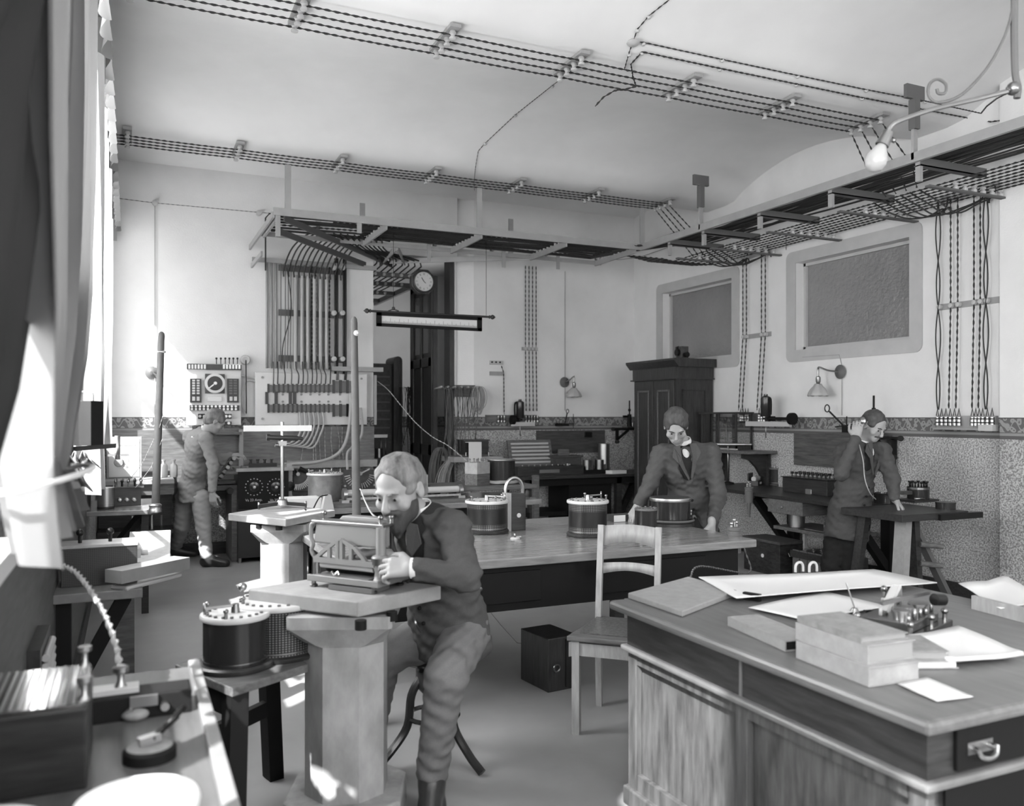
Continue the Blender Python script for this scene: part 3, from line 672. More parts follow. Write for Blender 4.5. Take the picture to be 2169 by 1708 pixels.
wall_lamp('small wall lamp with a scalloped glass shade on the back wall', (1195, 810), (1216, 818), lambda x, y, o: B(x, y, 9.64-o), 1.15)
wall_lamp('wall lamp with a scalloped glass shade on the right wall above the telephoning man', (1781, 788), (1733, 808), lambda x, y, o: R(x, y, 6.19-o), 1.15, 'x')
t = thing('wall_lamp', 'wall lamp plate half hidden behind the shorter pole', 'wall lamp', B(322, 790, 9.64))
M().lathe([(.065, 0), (.07, .01), (.045, .02), (.02, .035)], B(322, 790, 9.64), 20, Matrix.Rotation(PI/2, 3, 'X')).build('wall_plate', DRAIL, t, world=True)
M().tube(smooth([B(322, 790, 9.6), B(330, 795, 9.5), B(334, 803, 9.48)], 4), .008, 8).build('arm', BRASS, t, world=True)
# ================================================================== BACK WALL EQUIPMENT
YW = 9.6
# conduits
t = thing('cable_board', 'bank of upright conduits and cables clamped on the back wall', 'cable conduits', (1.9, YB, 2))
zt = 3.2; zb = B(650, 782, YW).z
for px in (565.5, 574.7, 584.4): M().cyl((B(px, 650, YW+.03).x, YW+.03, zt+.05), (B(px, 650, YW+.03).x, YW+.03, zb), .014, n=8).build('casing_strip', RAIL, t, world=True)
for px in (626, 639.7, 652, 666, 679, 691.7): M().cyl((B(px, 650, YW).x, YW, zt-.12), (B(px, 650, YW).x, YW, zb), .021, n=10).build('conduit', CONDUIT, t, world=True)
for px in (710, 714.5, 728, 732): M().cyl((B(px, 650, YW-.02).x, YW-.02, zt+.1), (B(px, 650, YW-.02).x, YW-.02, zb-.25), .012, n=8).build('heavy_cable', CABLE, t, world=True)
for px in (660.5, 669, 698): M().twist([(B(px, 650, YW).x, YW, zt+.05), (B(px, 650, YW).x, YW, zb)], .008, .05).build('twisted_cable', CABLE, t, world=True)
for px in (595, 604.5, 611, 616, 631, 645, 657, 673, 685): M().tube([(B(px+random.uniform(-1, 1), 650, YW).x, YW, zt+.05), (B(px, 650, YW).x, YW, 2.6), (B(px+random.uniform(-3, 3), 650, YW).x, YW, zb)], .005, 5).build('thin_cable', DRAIL, t, world=True)
M().tube(smooth([(B(607, 560, YW).x, YW-.03, 3.15), (B(617, 640, YW-.03).x, YW-.03, 2.7), (B(600, 720, YW-.03).x, YW-.03, 2.3), (B(597, 780, YW-.03).x, YW-.03, 2.02)], 6), .006, 5).build('slack_cable', CABLE, t, world=True)
for py in (567, 662, 759):
    a = B(590, py, YW+.03); b = B(732, py+3, YW+.03); M().b2((a.x, YW+.02, a.z-.035), (b.x, YW+.035, a.z+.035)).build('clamp_bar', DRAIL, t, world=True)
    many('clamp_knob', knob(M(), (0, 0, 0), .03, .06, (0, -1, 0)), PORC, t, [B(px, py+2, YW+.02) for px in (706, 724)])
for i in range(12):   # loops from rack to conduits
    x = B(600+11*i, 560, YW).x
    one('loop_cable', M().tube(smooth([(x+.25, 8.75, 3.37), (x+.16, 8.95, 3.42), (x+.05, 9.3, 3.33), (x, 9.55, 3.15), (x, 9.58, 3.05)], 5), .009, 5), CABLE, 'black cable bending off the rack down to the upright conduits', 'cable', 'cables bending down to the conduits')
# switchboard of marble with two rows of fuses
a = B(541, 788.5, 9.55); b = B(778, 900, 9.55)
t = thing('fuse_board', 'large marble board with two long rows of fuse clips', 'switchboard', ((a.x+b.x)/2, 9.6, b.z))
M().b2((a.x, 9.56, b.z), (b.x, 9.6, a.z)).build('marble_slab', MARBLE, t, world=True, bevel=.004)
FX = [805, 855, 898, 940, 982, 1023, 1063, 1105, 1145, 1187, 1227, 1268, 1308, 1350]
cvx = lambda x: 380+x/4.27
cvy = lambda y: 700+y/4.27
def fuse(x, y0, y1, w, nm='fuse_clip', k=1):
    p = B(cvx(x), cvy(y0), 9.55); q = B(cvx(x), cvy(y1), 9.55); u = w/2
    o = M().b2((p.x-u, 9.535, q.z), (p.x+u, 9.56, p.z)).build(nm, BLACK, t, world=True)
    if k: M().b2((p.x+u, 9.53, q.z+.01), (p.x+u+.03*k, 9.56, p.z-.01)).cyl((p.x+u+.015*k, 9.52, p.z-.02), (p.x+u+.015*k, 9.54, p.z-.02), .01, n=8).cyl((p.x+u+.015*k, 9.52, q.z+.02), (p.x+u+.015*k, 9.54, q.z+.02), .01, n=8).build('contact', CLIP, o, world=True)
for x in FX: fuse(x, 485, 565, .02); fuse(x, 665, 745, .02)
for x in (1395, 1458, 1520): fuse(x, 450, 570, .025, k=1.6); fuse(x, 665, 782, .025, k=1.6)
for x in (790, 875, 1003, 1043): fuse(x, 558, 668, .032, 'cartridge_fuse', 0)
for x, y in ((937, 580), (937, 645), (1105, 580), (1187, 580), (1268, 580), (1349, 580), (1455, 580), (1268, 645), (1349, 645), (1455, 645), (1105, 645), (752, 425), (752, 800), (1648, 437), (1648, 800)):
    p = B(cvx(x), cvy(y), 9.55); M().cyl((p.x, 9.55, p.z), (p.x, 9.565, p.z), .013, n=10).build('bolt', CAST, t, world=True)
a2 = B(795, 779, 9.55); b2_ = B(812, 788, 9.5)
M().b2((B(700, 780, 9.6).x, 9.5, a2.z-.05), (b2_.x, 9.6, a2.z)).build('top_shelf', RAIL, t, world=True)
# leads above the fuses
for i, x in enumerate((837, 875, 940, 1000, 1063, 1105, 1145, 1187, 1227, 1268, 1308, 1350, 1415, 1488)):
    top = B(cvx(x)+random.uniform(-3, 3), 778, 9.58); bot = B(cvx(x), cvy(485 if x < 1400 else 450), 9.55)
    one('fuse_lead', M().tube(smooth([(top.x, 9.57, top.z+.06), (top.x, 9.54, top.z-.02), (bot.x+.015, 9.52, bot.z+.1), (bot.x+.015, 9.54, bot.z)], 4), .006 if x < 1400 else .014, 6), CABLE if i % 3 else DRAIL, 'short lead from a conduit down to the upper fuse row', 'cable', 'leads above the upper fuse row')
for i, x in enumerate((1085, 1128, 1168, 1210, 1252, 1295)):
    p = B(cvx(x), cvy(745), 9.54); q = B(cvx(x-25-10*i), cvy(865), 9.52)
    one('fuse_tail', M().tube(smooth([(p.x, 9.53, p.z), (p.x+.005, 9.5, p.z-.12), (lerp(p.x, q.x, .4), 9.48, p.z-.25), (p.x-.12, 9.48, p.z-.34-.01*i), (p.x-.28, 9.5, p.z-.37)], 5), .011, 7), CONDUIT, 'pale rubber cable curving down from the lower fuse row', 'cable', 'rubber cables under the lower fuse row')
one('heavy_cable', M().tube(smooth([B(cvx(1548), cvy(580), 9.5), B(cvx(1548), cvy(700), 9.45), B(cvx(1530), cvy(900), 9.45), B(cvx(1480), cvy(1060), 9.4), B(cvx(1380), cvy(1150), 9.4), B(cvx(1220), cvy(1195), 9.4), B(cvx(1050), cvy(1208), 9.4), B(cvx(950), cvy(1210), 9.4)], 7), .018, 8), CONDUIT, 'thick pale cable sweeping from the fuse board down to the left along the bench', 'cable')
one('thick_cable', M().tube(smooth([B(cvx(1640), cvy(700), 9.5), B(cvx(1655), cvy(850), 9.5), B(cvx(1640), cvy(970), 9.4), B(cvx(1560), cvy(1060), 9.3), B(cvx(1518), cvy(1120), 9.2), B(cvx(1520), cvy(1270), 9.1)], 6), .014, 8), CONDUIT, 'thick pale cable hooking down behind the taller pole', 'cable')
for i, x in enumerate((1150, 1200, 1235, 1270, 1315, 1375, 1430, 1475)):
    p = B(cvx(x), cvy(875), 9.6); q = B(cvx(x)-(12 if i == 0 else -2+random.uniform(-2, 2)), cvy(1185), 9.57)
    one('plug_wire', M().twist([p, p.lerp(q, .4)+V(random.uniform(-.02, .02), 0, 0), q], .005, .05), WIREW if i % 3 == 0 else CONDUIT, 'pale twisted cord hanging against the brown board below the fuses', 'cord', 'twisted cords below the fuse board')
# brown boards and shelf below
bw = mat('varnished_board', .12, .45, noise=.35, scale=4, grain=(1.5, 12, 12))
a = B(512, 905, 9.62); b = B(795, 985, 9.62)
one('wall_board', M().b2((a.x, 9.61, b.z), (2.6, 9.645, a.z)), bw, 'wide brown varnished board on the wall under the fuse board', 'board')
a = B(225, 912, 9.62); b = B(395, 1060, 9.62)
one('wall_board', M().b2((a.x, 9.61, b.z), (b.x+.55, 9.645, a.z)), bw, 'brown varnished board behind the framed picture and the bending man', 'board')
# left marble panel with dial
a = B(395, 770, 9.55); b = B(511, 901, 9.55)
t = thing('dial_board', 'marble switch panel with a round dial and black terminal strips', 'switchboard', ((a.x+b.x)/2, 9.6, b.z))
M().b2((a.x, 9.56, b.z), (b.x, 9.6, a.z)).build('marble_slab', MARBLE, t, world=True, bevel=.004)
def plate(x0, y0, x1, y1, nm, mt, d=.02, par=None):
    p = B(cvx(x0), cvy(y0), 9.55); q = B(cvx(x1), cvy(y1), 9.55)
    return M().b2((p.x, 9.56-d, q.z), (q.x, 9.56, p.z)).build(nm, mt, par or t, world=True)
st = plate(65, 302, 560, 362, 'top_strip', BLACK, .03)
for x in list(range(88, 240, 28))+list(range(400, 560, 28)): plate(x-9, 310, x+9, 350, 'terminal', METAL, .04, st)
for x in range(245, 395, 9): plate(x, 305, x+3, 360, 'fin', DRAIL, .035, st)
for i, x in enumerate((335, 375, 415, 452, 488, 525)):
    p = B(cvx(x), cvy(305), 9.53); q = p+V(0, 0, .06); M().cyl(p, q, .005, n=6).ball(q, .012, 6).build('plug_pin', BLACK, st, world=True)
dp = plate(232, 393, 410, 572, 'dial_plate', CHAR, .02); c = B(cvx(322), cvy(480), 9.53); q = Matrix.Rotation(PI/2, 3, 'X')
M().lathe([(.105, 0), (.105, .012), (.078, .014), (.078, 0)], c+V(0, .006, 0), 28, q).build('dial_ring', MARBLE, dp, world=True)
M().lathe([(.08, 0), (.078, .012), (0, .014)], c+V(0, .006, 0), 28, q).build('dial_face', BLACK, dp, world=True)
M().bar(c+V(0, -.02, 0), c+V(-.07, -.02, -.06), .012, .012).lathe([(.02, .02), (.018, .045), (0, .047)], c, 12, q).build('dial_arm', METAL, dp, world=True)
for x0 in (95, 432):
    bl = plate(x0, 437, x0+103, 653, 'terminal_block', BLACK, .03)
    for r in range(6):
        for cc in (20, 60): plate(x0+cc-(4 if x0 > 300 else 0), 447+23*r, x0+cc+26, 463+23*r, 'contact', PORC if x0 < 200 else DRAIL, .036, bl)
    for cc in (20, 60): plate(x0+cc, 600, x0+cc+26, 638, 'contact', PORC, .036, bl)
nb = plate(252, 602, 382, 643, 'name_plate', BRASS, .015)
ts = plate(92, 676, 540, 725, 'terminal_strip', BLACK, .03)
for k in range(12):
    for y in (688, 713):
        p = B(cvx(112+36*k), cvy(y), 9.53); M().cyl(p, p+V(0, -.02, 0), .013, n=8).build('screw', METAL, ts, world=True)
for x0, x1, y0, y1 in ((168, 240, 755, 800), (405, 470, 755, 800), (370, 470, 825, 855)):
    s2 = plate(x0, y0, x1, y1, 'small_strip', BLACK, .03)
    for k in range(2):
        p = B(cvx(lerp(x0, x1, .25+.5*k)), cvy((y0+y1)/2), 9.52); M().cyl(p, p+V(0, -.02, 0), .015, n=8).build('screw', METAL, s2, world=True)
a = B(395, 902, 9.6); b = B(511, 915, 9.5)
one('panel_shelf', M().b2((a.x, 9.46, b.z-.03), (b.x, 9.6, b.z+.0)), MWOOD, 'narrow wooden shelf directly under the marble dial panel', 'shelf')
one('panel_support', M().b2((B(510, 905, 9.55).x-.02, 9.5, .75), (B(510, 905, 9.55).x+.02, 9.56, 1.35)), RAIL, 'pale upright post between the two marble panels', 'post')
# round insulator with long lever cord
p = B(519, 763, 9.62); t = thing('wall_rose', 'round porcelain wall fitting with a straight rod hanging between the marble panels', 'wall fitting', p)
M().lathe([(.055, 0), (.055, .03), (.045, .045), (.03, .045), (.03, .03), (0, .03)], p, 20, Matrix.Rotation(PI/2, 3, 'X')).build('ring', PORC, t, world=True)
M().cyl(B(521, 763, 9.55), B(522, 876, 9.55), .006, n=6).build('rod', BLACK, t, world=True)
one('bent_pipe', M().tube(smooth([B(512, 795, 9.58), B(527, 800, 9.58), B(541, 802, 9.58)], 4)+[B(541, 802, 9.57)], .009, 6), CONDUIT, 'short bent pipe joining the two marble panels, upper one', 'pipe')
one('bent_pipe', M().tube(smooth([B(541, 808, 9.58), B(524, 808, 9.58), B(514, 825, 9.58), B(513, 860, 9.58), B(522, 878, 9.58)], 5), .009, 6), CONDUIT, 'bowed pipe curving down from the fuse board beside the dial panel', 'pipe')
# clock
p = B(897, 597, 9.45); t = thing('wall_clock', 'octagonal dark wooden clock with a white Roman numeral face', 'clock', p+V(0, 0, -.2)); q = Matrix.Rotation(PI/2, 3, 'X')
oc = [(p.x+.158*math.cos(math.radians(22.5+45*k)), p.z+.158*math.sin(math.radians(22.5+45*k))) for k in range(8)]
M().prism(oc, p.y, p.y+.09, 1).build('case', DWOODV, t, world=True, bevel=.01)
M().lathe([(.135, 0), (.132, .02), (.115, .028), (.112, .008)], p, 32, q).build('bezel', DWOODV, t, world=True)
fc = M().lathe([(.113, .01), (.113, .015), (0, .015)], p, 32, q).build('clock_face', WHITE, t, world=True)
def hand(a, L, w): 
    a = math.radians(a); M().bar(p+V(0, -.018, 0), p+V(L*math.sin(a), -.018, L*math.cos(a)), w, .002, (0, -1, 0)).build('clock_hand', BLACK, fc, world=True)
hand(-32, .055, .008); hand(118, .035, .008) if 0 else hand(128, .03, .007)
nm = M()
ROM = {1: 'I', 2: 'II', 3: 'III', 4: 'IIII', 5: 'V', 6: 'VI', 7: 'VII', 8: 'VIII', 9: 'IX', 10: 'X', 11: 'XI', 12: 'XII'}
for h in range(1, 13):
    a = math.radians(30*h); u = Vector((math.sin(a), 0, math.cos(a))); v = Vector((math.cos(a), 0, -math.sin(a))); s_ = ROM[h]; w = {'I': .006, 'V': .011, 'X': .011}; L = sum(w[c] for c in s_); x = -L/2
    for c in s_:
        c0 = x+w[c]/2; r0, r1 = .076, .098; P_ = lambda q_, r: p+V(0, -.0165, 0)+v*q_+u*r
        if c == 'I': nm.bar(P_(c0, r0), P_(c0, r1), .0022, .001, (0, -1, 0))
        if c == 'V': nm.bar(P_(c0, r0), P_(c0-.004, r1), .0022, .001, (0, -1, 0)).bar(P_(c0, r0), P_(c0+.004, r1), .0015, .001, (0, -1, 0))
        if c == 'X': nm.bar(P_(c0-.004, r0), P_(c0+.004, r1), .0015, .001, (0, -1, 0)).bar(P_(c0+.004, r0), P_(c0-.004, r1), .0022, .001, (0, -1, 0))
        x += w[c]
for k in range(60):
    a = math.radians(6*k); u = Vector((math.sin(a), 0, math.cos(a))); nm.bar(p+V(0, -.0165, 0)+u*.102, p+V(0, -.0165, 0)+u*.106, .001, .001, (0, -1, 0))
nm.build('numerals', BLACK, fc, world=True)
# hanging scale
Ys = 8.2
def S(x, y): return B(500+x/3.615, 330+y/3.615, Ys)
t = thing('hanging_scale', 'long white graduated scale in a black frame hanging from a rod', 'scale', S(1480, 1330))
p, q_ = S(1035, 1190), S(1935, 1235)
M().tube([p, q_], .012, 10).build('rod', DWOOD, t, world=True)
for a, b in ((p, -1), (q_, 1)): M().lathe([(.012, 0), (.02, .01), (.012, .02), (.026, .04), (.022, .055), (0, .08)], a, 12, Matrix.Rotation(b*PI/2, 3, 'Y')).build('finial', DWOOD, t, world=True)
a, b, c, d = S(1075, 1200), S(1880, 1240), S(1880, 1345), S(1075, 1305)
fr = M(); i = lambda P_, Q_, t_: P_.lerp(Q_, t_)
for P_, Q_ in ((a, b), (d, c)):
    s_ = V(0, 0, -.015) if P_ is a else V(0, 0, .015); fr.bar(P_+s_, Q_+s_, .03, .03)
for P_, Q_ in ((a, d), (b, c)):
    s_ = V(.025, 0, 0) if P_ is a else V(-.025, 0, 0); fr.bar(P_+s_, Q_+s_, .05, .03, (0, 1, 0))
fr.build('frame', MBLACK, t, world=True)
sc_ = M().add([a+V(.04, .004, -.025), b+V(-.04, .004, -.025), c+V(-.04, .004, .025), d+V(.04, .004, .025)], [(0, 1, 2, 3)]); sc_.add([a+V(.04, .012, -.04), b+V(-.04, .012, -.04), c+V(-.04, .012, .04), d+V(.04, .012, .04)], [(3, 2, 1, 0)])
sf = sc_.build('scale_strip', PAPER, t, world=True)
tk = M(); lo = d+V(.05, .001, .03); hi = c+V(-.05, .001, .03)
for k in range(111):
    p_ = lo.lerp(hi, k/110); tk.box(p_+V(0, 0, (.055 if k % 10 == 0 else .035 if k % 5 == 0 else .022)/2), (.0022, .001, .055 if k % 10 == 0 else .035 if k % 5 == 0 else .022))
tk.build('graduations', BLACK, sf, world=True)
for x in (1205, 1915):
    u = S(x, 1180 if x < 1500 else 1225); top = V(u.x, u.y, 3.35)
    M().tube([u, top], .0025, 5).build('hanging_wire', BLACK, t, world=True)
u = S(1205, 1170); M().ball(u, .018, 8).bar(S(1205, 1175), S(1245, 1190), .012, .012).bar(S(1205, 1175), S(1165, 1190), .012, .012).build('hanger_yoke', DWOOD, t, world=True)
# passage furniture
t = thing('passage_cabinet', 'dark cabinet with rounded end post standing in the passage', 'cabinet', (2.9, 11, 0)); a = B(792, 770, 11.2); b = B(832, 770, 11.2)
M().b2((2.62, 11.2, 0), (b.x, 11.6, a.z)).build('carcass', CHAR, t, world=True)
c0 = B(832, 760, 11.15); c1 = B(850, 760, 11.15)
M().prism([(c0.x, 0), (c1.x, 0)]+[((c0.x+c1.x)/2+(c1.x-c0.x)/2*math.cos(PI*k/8), c0.z+.0+(c1.x-c0.x)/2*math.sin(PI*k/8)-.03) for k in range(9)], 11.1, 11.5, 1).build('end_post', DWOODV, t, world=True)
for k in range(7):
    z = B(810, 800+18*k, 11.2).z; M().b2((2.65, 11.17, z), (b.x-.05, 11.2, z+.02)).build('shelf', DRAIL, t, world=True)
p = B(808, 970, 10.6); t = thing('passage_instrument', 'small brass instrument with posts on a shelf in the passage', 'instrument', p)
M().b2((p.x-.17, 10.5, p.z-.04), (p.x+.12, 10.8, p.z)).build('shelf', DWOOD, t, world=True)
for dx in (-.1, 0, .06): M().cyl((p.x+dx, 10.62, p.z), (p.x+dx, 10.62, p.z+.28), .008, n=8).build('post', BRASS, t, world=True)
M().b2((p.x-.12, 10.6, p.z+.26), (p.x+.08, 10.64, p.z+.3)).cyl((p.x-.03, 10.62, p.z), (p.x-.03, 10.62, p.z+.12), .05, n=14).build('head', BRASS, t, world=True)
# wire racks: coils of hanging wires
def hank(p, L, w, n, label, group, mt, seed, loop=False):
    rnd = random.Random(seed); m = M()
    for i in range(n):
        x = p.x+rnd.uniform(-w, w); l = L*rnd.uniform(.55, 1); y = p.y-rnd.uniform(.02, .1)
        if loop:
            rr = rnd.uniform(.5, 1)*w*1.1; cx = p.x+rnd.uniform(-.03, .03); h = L*.5*rnd.uniform(.75, 1)
            m.tube([(cx+rr*math.cos(a), y, p.z-h+h*math.sin(a)) for a in [2*PI*k/24 for k in range(24)]], .0035, 4, closed=True)
        else: m.tube(smooth([(x, y+.05, p.z), (x+rnd.uniform(-.02, .02), y, p.z-.02), (x+rnd.uniform(-.04, .04), y, p.z-l*.5), (x+rnd.uniform(-.07, .07), y, p.z-l)], 4), .0035, 4)
    return one('wire_hank', m, mt, label, 'wires', group)
a = B(938, 815, 9.62); b = B(997, 838, 9.62)
t = thing('wire_rack', 'wooden peg rack on the wall right of the passage, loaded with wires', 'wire rack', B(968, 838, 9.6))
a2 = B(955, 815, 9.5); b2_ = B(997, 838, 9.6)
M().b2((3.6, 9.58, b2_.z-.02), (3.86, 9.63, a2.z)).build('board', MWOOD, t, world=True)
for k in range(6): M().cyl((3.38+.085*k, 9.62 if k > 2 else 9.7, a2.z-.05), (3.36+.085*k, 9.4, a2.z-.03), .012, n=8).build('peg', LWOOD, t, world=True)
for k in range(5):
    hank(V(3.42+.085*k, 9.46, a2.z-.04), (1.0, .95, .85, .75, .7)[k], .05, 8, 'bunch of fine pale wires hanging from the wall peg rack', 'wire bunches on the peg rack', DRAIL, k)
hank(V(3.84, 9.46, a2.z-.02), .35, .07, 16, 'neat coil of pale wire on the last peg of the rack', None, WIREW, 9, True)
hank(B(930, 948, 9.5), .75, .13, 16, 'coil of wire hanging low at the foot of the door jamb', None, DRAIL, 11, True)
hank(B(965, 970, 9.4), .8, .24, 34, 'large coil of pale wire hanging low behind the bench', None, WIREW, 12, True)
for k in range(3): hank(B(856+14*k, 822, 10.9), .9, .07, 18, 'dark bunch of wires hanging in the passage', 'dark wire bunches in the passage', CABLE, 20+k)
one('long_wire', M().twist(smooth([B(800, 808, 9.56), B(822, 826, 8.9), B(850, 860, 8.6), B(880, 895, 8.3), B(915, 925, 8.0), B(950, 945, 7.8), B(990, 978, 7.6)], 6), .0045, .05), WIREW, 'long pale wire slung from the fuse board down to the right bench', 'wire')
one('upright_strip', M().b2((B(793, 850, 9.5).x, 9.5, B(795, 900, 9.5).z), (B(798, 850, 9.5).x, 9.53, B(795, 795, 9.5).z)), RAIL, 'narrow white upright strip at the left edge of the passage', 'strip')
# ================================================================== FURNITURE AND INSTRUMENTS
def drum(name, label, c, r, h, lid=WHITE, body=None, lidr=1.1, lidt=.018, base=1.12, handle=True, knobs=14, cat='resistance drum', group=None, plate=False, rz=0):
    """cylindrical laboratory resistance: base disc, casing, overhanging lid, contact studs, crank arm"""
    t = thing(name, label, cat, c, rz, group); body = body or PERF
    M().lathe([(r*base*.97, 0), (r*base, .006), (r*base, .016), (r*base*.94, .022)], n=36).build('base_disc', DWOOD, t)
    b = M().lathe([(r, .02), (r, h-lidt)], n=40).build('casing', body, t)
    M().lathe([(r*1.015, .03), (r*1.015, .034)], n=36).build('casing_band', BRASS, b)
    l = M().lathe([(r*lidr*.98, h-lidt), (r*lidr, h-lidt+.004), (r*lidr, h-.004), (r*lidr*.98, h), (0, h)], n=40).build('lid', lid, t)
    if knobs:
        s = M()
        for k in range(knobs):
            a = 2*PI*k/knobs; x, y = r*.88*math.cos(a), r*.88*math.sin(a); s.cyl((x, y, h), (x, y, h+.006), .006*max(1, r*6), n=8)
        s.build('contact_studs', CLIP, l)
    if handle:
        M().cyl((0, 0, h), (0, 0, h+.03), .016, .012, 12).build('hub', BRASS, l)
        M().bar((0, 0, h+.025), (-r*.95, r*.2, h+.025), .012, .008).cyl((-r*.95, r*.2, h+.005), (-r*.95, r*.2, h+.045), .005, n=8).build('crank_arm', METAL, l)
        for a in (.8, 2.2, 3.9): 
            x, y = r*.95*math.cos(a), r*.95*math.sin(a); M().cyl((x, y, h), (x, y, h+.02), .006, n=8).ball((x, y, h+.026), .009, 6).build('binding_post', BRASS, l)
    if plate:
        M().box((0, -r-.002, h*.55), (.05, .004, .03)).build('name_plate', BRASS, b)
    return t
def posts(par, pts, h=.03, r=.006, nm='binding_post', mt=None):
    for p in pts: M().cyl(p, (p[0], p[1], p[2]+h*.7), r, n=8).ball((p[0], p[1], p[2]+h*.85), r*1.5, 5).build(nm, mt or BRASS, par)
def poly_top(pts, z, th): return M().prism([(p[0], p[1]) for p in pts], z-th, z)
# ---------------- pedestals
def pedestal(label, q, z, th, c, w, capw, base, zb, rz, holes):
    t = thing('stone_pedestal', label, 'pedestal', (c[0], c[1], 0))
    poly_top(q, z, th).build('stone_slab', SLAB, t, world=True, bevel=.006)
    def octo(w, ch): 
        a = w/2; k = a*ch; return [(a, k), (k, a), (-k, a), (-a, k), (-a, -k), (-k, -a), (k, -a), (a, -k)]
    m = M(); rings = []
    for wd, ch, zz in ((w, .45, zb), (w, .45, z-th-.13), (w*1.03, .6, z-th-.12), (capw, .93, z-th-.055), (capw, .93, z-th-.012)):
        rings.append([(x, y, zz) for x, y in octo(wd, ch)])
    rt = Matrix.Rotation(rz, 4, 'Z'); vs_ = [Matrix.Translation((c[0], c[1], 0))@rt@Vector(p) for r_ in rings for p in r_]
    m.add(vs_, [(i*8+k, i*8+(k+1) % 8, i*8+8+(k+1) % 8, i*8+8+k) for i in range(4) for k in range(8)]+[tuple(range(8))[::-1], tuple(range(32, 40))])
    m.build('column', STONE, t, world=True)
    b = M(); a = octo(base, .6); b.prism(a, 0, zb, 2); b.xf(Matrix.Translation((c[0], c[1], 0))@rt); b.build('plinth', STONE, t, world=True, bevel=.01)
    for p in holes:
        M().cyl((p[0], p[1], z-th-.03), (p[0], p[1], z-th+.002), .02, n=12).build('levelling_pad', MBLACK, t, world=True)
    return t
zs = .86
q1 = [F(525, 1248, zs), F(758, 1275, zs), F(935, 1240, zs)]; q1.append(q1[0]+q1[2]-q1[1])
pedestal('nearer stone pedestal with an octagonal column, carrying the iron recording machine', q1, zs, .055, (.735, 3.1), .285, .37, .42, .12, math.radians(-27+5), [F(764, 1306, .82), F(830, 1288, .82), ])
zs2 = .9
q2 = [F(483, 1088, zs2), F(605, 1100, zs2), F(710, 1080, zs2)]; q2.append(q2[0]+q2[2]-q2[1])
pedestal('farther stone pedestal carrying the telescope on its tripod stand', q2, zs2, .045, (.87, 5.33), .26, .33, .4, .19, math.radians(-22), [F(549, 1103, .87), F(591, 1107, .87)])
# ---------------- iron recording machine on the near slab
o = F(650, 1226, .89); ex = (F(800, 1243, .89)-o); L = ex.length; ex.normalize(); ey = Vector((-ex.y, ex.x, 0)); ez = Vector((0, 0, 1))
MC = Matrix.Translation(V(o.x, o.y, zs))@Matrix(((ex.x, ey.x, 0), (ex.y, ey.y, 0), (0, 0, 1))).to_4x4()@Matrix.Scale(.9, 4, (0, 0, 1))
t = thing('recording_machine', 'grey cast iron recording machine with a roller and arched frame on the near pedestal', 'machine', (o.x, o.y, zs), math.atan2(ex.y, ex.x))
MX[t.name] = MC; t.scale = (1, 1, .9)
Wd = .2
b = M().b2((0, 0, .025), (L, Wd, .045)).b2((.0, 0, .045), (L, .012, .052)).build('base_plate', CAST, t, bevel=.003)
for x in (.02, L-.03):
    for y in (.015, Wd-.02): M().lathe([(.014, 0), (.016, .008), (.009, .014), (.009, .03)], (x, y, 0), 14).build('levelling_foot', BRASS, b)
box = M(); tl, tr = -.01, L-.02
box.prism([(tl, .175), (tr, .175), (tr, .262), (tl+.01, .262)], .05, .105, 1)
box.build('upper_beam', CAST, t, bevel=.006)
M().prism([(tl-.005, .258), (tr+.012, .258), (tr+.012, .272), (tl-.005, .272)], .042, .114, 1).build('beam_cover', METAL, t, bevel=.003)
M().prism([(tl+.05, .255), (tr, .255), (tr, .285), (tl+.08, .285)], .12, .17, 1).build('rear_housing', CAST, t, bevel=.004)
ar = M(); 
def strip(pts, w, y0, y1):
    for a, b_ in zip(pts, pts[1:]): ar.bar((a[0], (y0+y1)/2, a[1]), (b_[0], (y0+y1)/2, b_[1]), y1-y0, w, (0, 0, 1))
strip([(.02, .115), (.06, .15), (.12, .195), (.145, .2), (.2, .175), (.24, .135), (.255, .115)], .014, .02, .034)
strip([(.015, .112), (L-.03, .112)], .022, .018, .036)
for x, z in ((.085, .165), (.128, .198), (.14, .198), (.185, .18)): strip([(x, .115), (x, z)], .012, .02, .034) if x in (.085, .185) else strip([(x, .115), (x, z)], .018, .018, .038)
ar.build('arched_frame', CAST, t)
M().cyl((.03, .05, .088), (L-.05, .05, .088), .014, n=18).build('white_roller', WHITE, t)
M().cyl((.03, .09, .07), (L-.05, .09, .07), .02, n=18).build('ink_roller', MBLACK, t)
M().b2((.02, .02, .046), (L-.06, .13, .05)).build('paper_table', CAST, t)
M().cyl((.012, .04, .045), (.012, .04, .125), .013, n=12).build('left_post', METAL, t)
cl = M().lathe([(.03, .045), (.026, .05), (.022, .08), (.03, .1), (.03, .112), (.034, .113), (.034, .14), (.03, .145), (.018, .15), (.018, .26)], (L-.022, .05, 0), 22).build('gear_column', CAST, t)
M().lathe([(.036, .112), (.036, .138)], (L-.022, .05, 0), 22).build('gear_ring', BRASS, cl)
M().cyl((L+.0, .05, .085), (L+.03, .02, .085), .012, .014, 12).build('hand_knob', BLACK, cl)
M().tube(smooth([(.0, .05, .262), (-.02, .05, .25), (-.022, .05, .2), (-.012, .05, .17), (-.02, .05, .14), (.0, .05, .11), (.012, .05, .1)], 5), .008, 8).build('side_spring', CAST, t)
posts(t, [(L-.03, .06, .272), (L-.01, .1, .272), (.01, .09, .272)], .03, .007)
M().tube(smooth([(.1, .03, .055), (.11, .01, .07), (.12, .01, .058), (.13, .02, .07), (.145, .01, .06)], 4), .004, 6).build('clip_wire', METAL, t)
M().b2((.11, -.01, .003), (L-.02, .1, .02)).build('under_tray', DRAIL, t)
